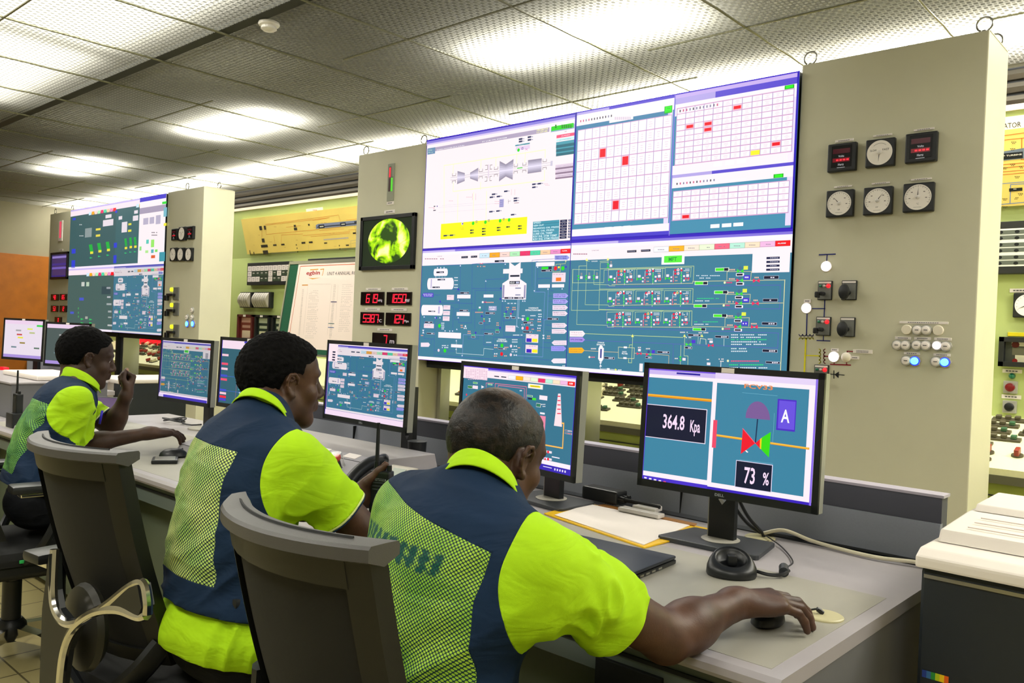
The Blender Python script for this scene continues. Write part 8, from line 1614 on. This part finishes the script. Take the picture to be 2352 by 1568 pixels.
    for sg in (1, -1):
        f = f_slv(sg)(rest[0]); ins = clip_mesh(rest[0], rest[1], f); outr = clip_mesh(rest[0], rest[1], f, False); rest = (outr[0], as_quads(outr[1])); sh, a, cl = arms[sg]
        if o.get('stripe'):
            fc = cl-.010-((ins[0]-sh) @ a); qa = as_quads(ins[1]); body_ = clip_mesh(ins[0], qa, fc); rim = clip_mesh(ins[0], qa, fc, False)
            so = put('shirt_sleeve', body_[0], body_[1], m_lime, root, .003); fr = .0045-(cl-((rim[0]-sh) @ a)); qr = as_quads(rim[1]); dk_ = clip_mesh(rim[0], qr, fr); wh_ = clip_mesh(rim[0], qr, fr, False)
            if len(dk_[0]): put('navy_cuff_edge', dk_[0], dk_[1], m_navy, so, .0035)
            if len(wh_[0]): put('white_cuff_line', wh_[0], wh_[1], mat('pale_lime', 'e8f5a0', .7), so, .0033)
        else: put('shirt_sleeve', ins[0], ins[1], m_lime, root, .003)
    f = f_pan(rest[0]); pn = clip_mesh(rest[0], rest[1], f); vs = clip_mesh(rest[0], rest[1], f, False)
    v_ = put('vest', vs[0], vs[1], m_navy, root, .004)
    xs = (pn[0]-J['N']) @ s; us = (pn[0]-J['N']) @ u; msk = np.zeros(len(xs))
    if o.get('print'):
        for u0, u1, x0, x1 in o['print']:
            g = ((us < u0) & (us > u1) & (xs > x0) & (xs < x1)).astype(float); cell = (np.sin(xs*2*PI/.026)+.5*np.sin(us*2*PI/.014+xs*300) > -.5).astype(float); msk = np.maximum(msk, g*cell)
    ar_ = np.stack([xs, us, msk], 1); put('mesh_back_panel', pn[0], pn[1], o['pm'], v_, .003, attrs={'cloth': ar_})
    collar(root, J['N']+u*o.get('cu', .012)+fw*o.get('cf', .0), unit(o.get('cup', unit(nt_-J['N'])*.55+u*.45)), fw, o.get('cr', .057)*k, hb=o.get('chb', .032))
    if o.get('tail'):
        F4 = Field(J['P']-.26, J['P']+.26, .0065); F4.ell(C(.02), (.166*k*w, .122*k, .15), Rt, .05); F4.ell(J['P']-u*.03, (.188*k*w, .142*k, .10), Rt, .05); V, Q = F4.mesh(2); V = V+normals(V, Q)*folds(V, u, .05, .006, 3.)[:, None]; g = (V-J['P']) @ u; c1 = clip_mesh(V, Q, o.get('hem', -.06)+.01-g); gg = (c1[0]-J['P']) @ u-o['tail']; c2 = clip_mesh(c1[0], as_quads(c1[1]), gg); put('shirt_tail', c2[0], c2[1], m_lime, root, .003)
    # --- trousers and shoes ---
    lp = np.array([J['P'], J['RK'], J['LK'], J['RA'], J['LA']]); F5 = Field(lp.min(0)-.2, lp.max(0)+.2, .011); F5.ell(J['P']-u*.04, (.165*k, .118*k, .10), Rt, .04)
    for sg in (1, -1):
        n = S[sg]; hip = J['P']+s*sg*.09-u*.05; F5.cone(hip, J[n+'K'], .085*k, .062*k, .03); F5.cone(J[n+'K'], J[n+'A'], .060*k, .05*k, .02)
    V, Q = F5.mesh(3); V = V+normals(V, Q)*folds(V, (1, .2, 0), .05, .006, 2.)[:, None]; put('trousers', V, Q, m_trs, root)
    for n in 'RL':
        a = J[n+'A']; T = Matrix.Translation((a[0], a[1], 0)) @ Matrix.Rotation(o.get('az', 0), 4, 'Z'); bm_ = MB(); bm_.box(-.045, .045, -.08, .19, 0, .028, T, .012); bm_.box(-.042, .042, -.075, .14, .02, .095, T, .03); bm_.build('shoe', m_black, root, True)
    if o.get('extra'): o['extra'](root, J, s, u, b, C)
    return root, tips
OPEN = [(.25, .35, .25), (.28, .38, .28), (.32, .4, .28), (.38, .42, .3)]
V3 = lambda *a: np.array(a, float)
# ---- balding man at the near desk end, right hand on his mouse ----
w3 = oz(1692, 1384, .818); t3 = oz(1832, 1398, .797)
f3 = unit(unit(t3-w3)+V3(0, 0, .13))
person('person with greying receding hair leaning over the desk, right hand on a mouse', dict(H=fd(1140, 1050, 1.62), N=fd(1098, 1132, 1.53), RS=fd(1242, 1298, 1.375), LS=fd(944, 1174, 1.60), RE=fd(1528, 1462, 1.545), RW=w3, LE=(-1.42, 1.30, .80), LW=(-1.36, 1.53, .80), P=(-1.085, .995, .595), RK=(-.93, 1.36, .50), LK=(-1.16, 1.36, .50), RA=(-.93, 1.40, .09), LA=(-1.16, 1.42, .09)),
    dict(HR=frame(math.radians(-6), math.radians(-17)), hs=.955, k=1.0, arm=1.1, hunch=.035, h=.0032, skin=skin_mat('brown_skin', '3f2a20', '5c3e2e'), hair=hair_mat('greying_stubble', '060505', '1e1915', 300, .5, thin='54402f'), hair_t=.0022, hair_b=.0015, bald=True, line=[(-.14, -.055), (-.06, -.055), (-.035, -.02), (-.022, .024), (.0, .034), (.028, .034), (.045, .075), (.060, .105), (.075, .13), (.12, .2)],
         hands=[dict(fwd=f3, back=V3(.12, .0, 1), ts=-1, curls=[(.26, .48, .28), (.22, .48, .28), (.26, .5, .3), (.34, .5, .3)], s=1.2, tc=(.3, .2)), dict(fwd=V3(.1, 1, -.05), back=V3(0, 0, 1), ts=1, curls=OPEN)],
         cuff=.58, slv=(.068, .066), fold=1.6, panel=(.165, .40, -.048, -.16), pshift=.012, yslope=-.14, pm=mesh_cloth('mesh_cloth_near', .0068, hole2='7cc034'), print=[(-.098, -.135, -.16, .09), (-.150, -.180, -.14, .0)], slr=.150, slL=.09, hem=-.02, cf=.0, cu=.018))
# ---- middle man holding a two-way radio ----
rc = fd(876, 1135, 2.28)
fL = unit(V3(.25, .95, .12)); pal = unit(V3(.85, -.45, .0)); wL = rc-fL*.078-pal*.030
person('person with short black hair holding a two-way radio, seated in the middle', dict(H=fd(648, 882, 2.3), N=fd(600, 958, 2.17), RS=fd(682, 1062, 2.03), LS=fd(520, 1010, 2.30), RE=oz(848, 1238, .80), RW=(-1.62, 1.60, .80), LE=(-2.08, 1.36, .82), LW=wL, P=(-1.89, 1.08, .60), RK=(-1.80, 1.42, .50), LK=(-2.04, 1.42, .50), RA=(-1.8, 1.46, .09), LA=(-2.04, 1.48, .09)),
    dict(HR=frame(math.radians(-14), math.radians(-3)), hs=1.0, k=1.04, wide=1.03, arm=1.12, hunch=.03, h=.0038, skin=skin_mat('dark_brown_skin', '3a2719', '5a3d2a'), hair=hair_mat('short_black_hair', '030303', '100f0e', 420, .6), hair_t=.009, hair_b=.006,
         hands=[dict(fwd=V3(.05, 1, -.05), back=V3(0, 0, 1), ts=-1, curls=OPEN), dict(fwd=fL, back=-pal, ts=1, curls=[(.9, 1.0, .5)]*4, s=1.0, td=unit(V3(.55, .55, .85)), tc=(.1, .0))],
         cuff=.62, slv=(.062, .060), chb=.024, cu=.018, fold=1.8, panel=(.165, .40, -.080, -.16), pm=mesh_cloth('mesh_cloth_middle', .0090, 'dcf088', 'a0d060', '10303c', band=False), stripe=True, slr=.145, slL=.10, hem=.045, tail=-.065, yslope=-.02, pshift=.028))
# ---- left man, fist at his mouth ----
w1 = fd(346, 994, 3.66); f1 = unit(fd(440, 988, 3.84)-w1); hfw = frame(math.radians(-13))[1]; vw = unit(ray(290, 870))
lw_ = fd(290, 906, 3.74)
person('person with short black hair resting a fist against his mouth, farthest left', dict(H=fd(199, 826, 3.6), N=fd(178, 890, 3.53), RS=fd(172, 920, 3.36), LS=fd(150, 905, 3.72), RE=fd(170, 1024, 3.5), RW=w1, LE=fd(258, 985, 3.76), LW=lw_, P=V3(-3.62, 1.22, .63), RK=V3(-3.62, 1.22, .63)+V3(.14, .42, -.13), LK=V3(-3.62, 1.22, .63)+V3(-.12, .42, -.13), RA=V3(-3.62, 1.22, .63)*V3(1, 1, 0)+V3(.14, .45, .09), LA=V3(-3.62, 1.22, .63)*V3(1, 1, 0)+V3(-.12, .45, .09)),
    dict(HR=frame(math.radians(-14), math.radians(-10)), hs=1.0, k=.92, arm=.95, hunch=.035, h=.0045, skin=skin_mat('dark_skin', '332218', '50382a'), hair=hair_mat('cropped_black_hair', '020202', '0c0b0b', 420, .5), hair_t=.008, hair_b=.005,
         hands=[dict(fwd=f1, back=V3(.1, .0, 1), ts=-1, curls=[(.15, .25, .2), (.2, .3, .25), (.3, .4, .3), (.4, .5, .4)], s=1.12), dict(fwd=unit(V3(0, 0, 1)*.75+vw*.35+hfw*.25), back=hfw, ts=-1, curls=[(1.35, 1.5, .7)]*4, s=1.0, td=unit(V3(0, 0, 1)-hfw*.5), tc=(.6, .5))],
         cuff=.74, slv=(.060, .060), cr=.068, cu=.036, chb=.036, fold=2.0, fdir=-1, panel=(.23, .40, -.09, .03), pbk=-.085, pbot=.04, pm=mesh_cloth('mesh_cloth_far', .0095, '8ed04a', '2f8a44', '0f3040', band=False), slr=.105, slo=.068, hem=.01, stripe=True, pshift=.02))
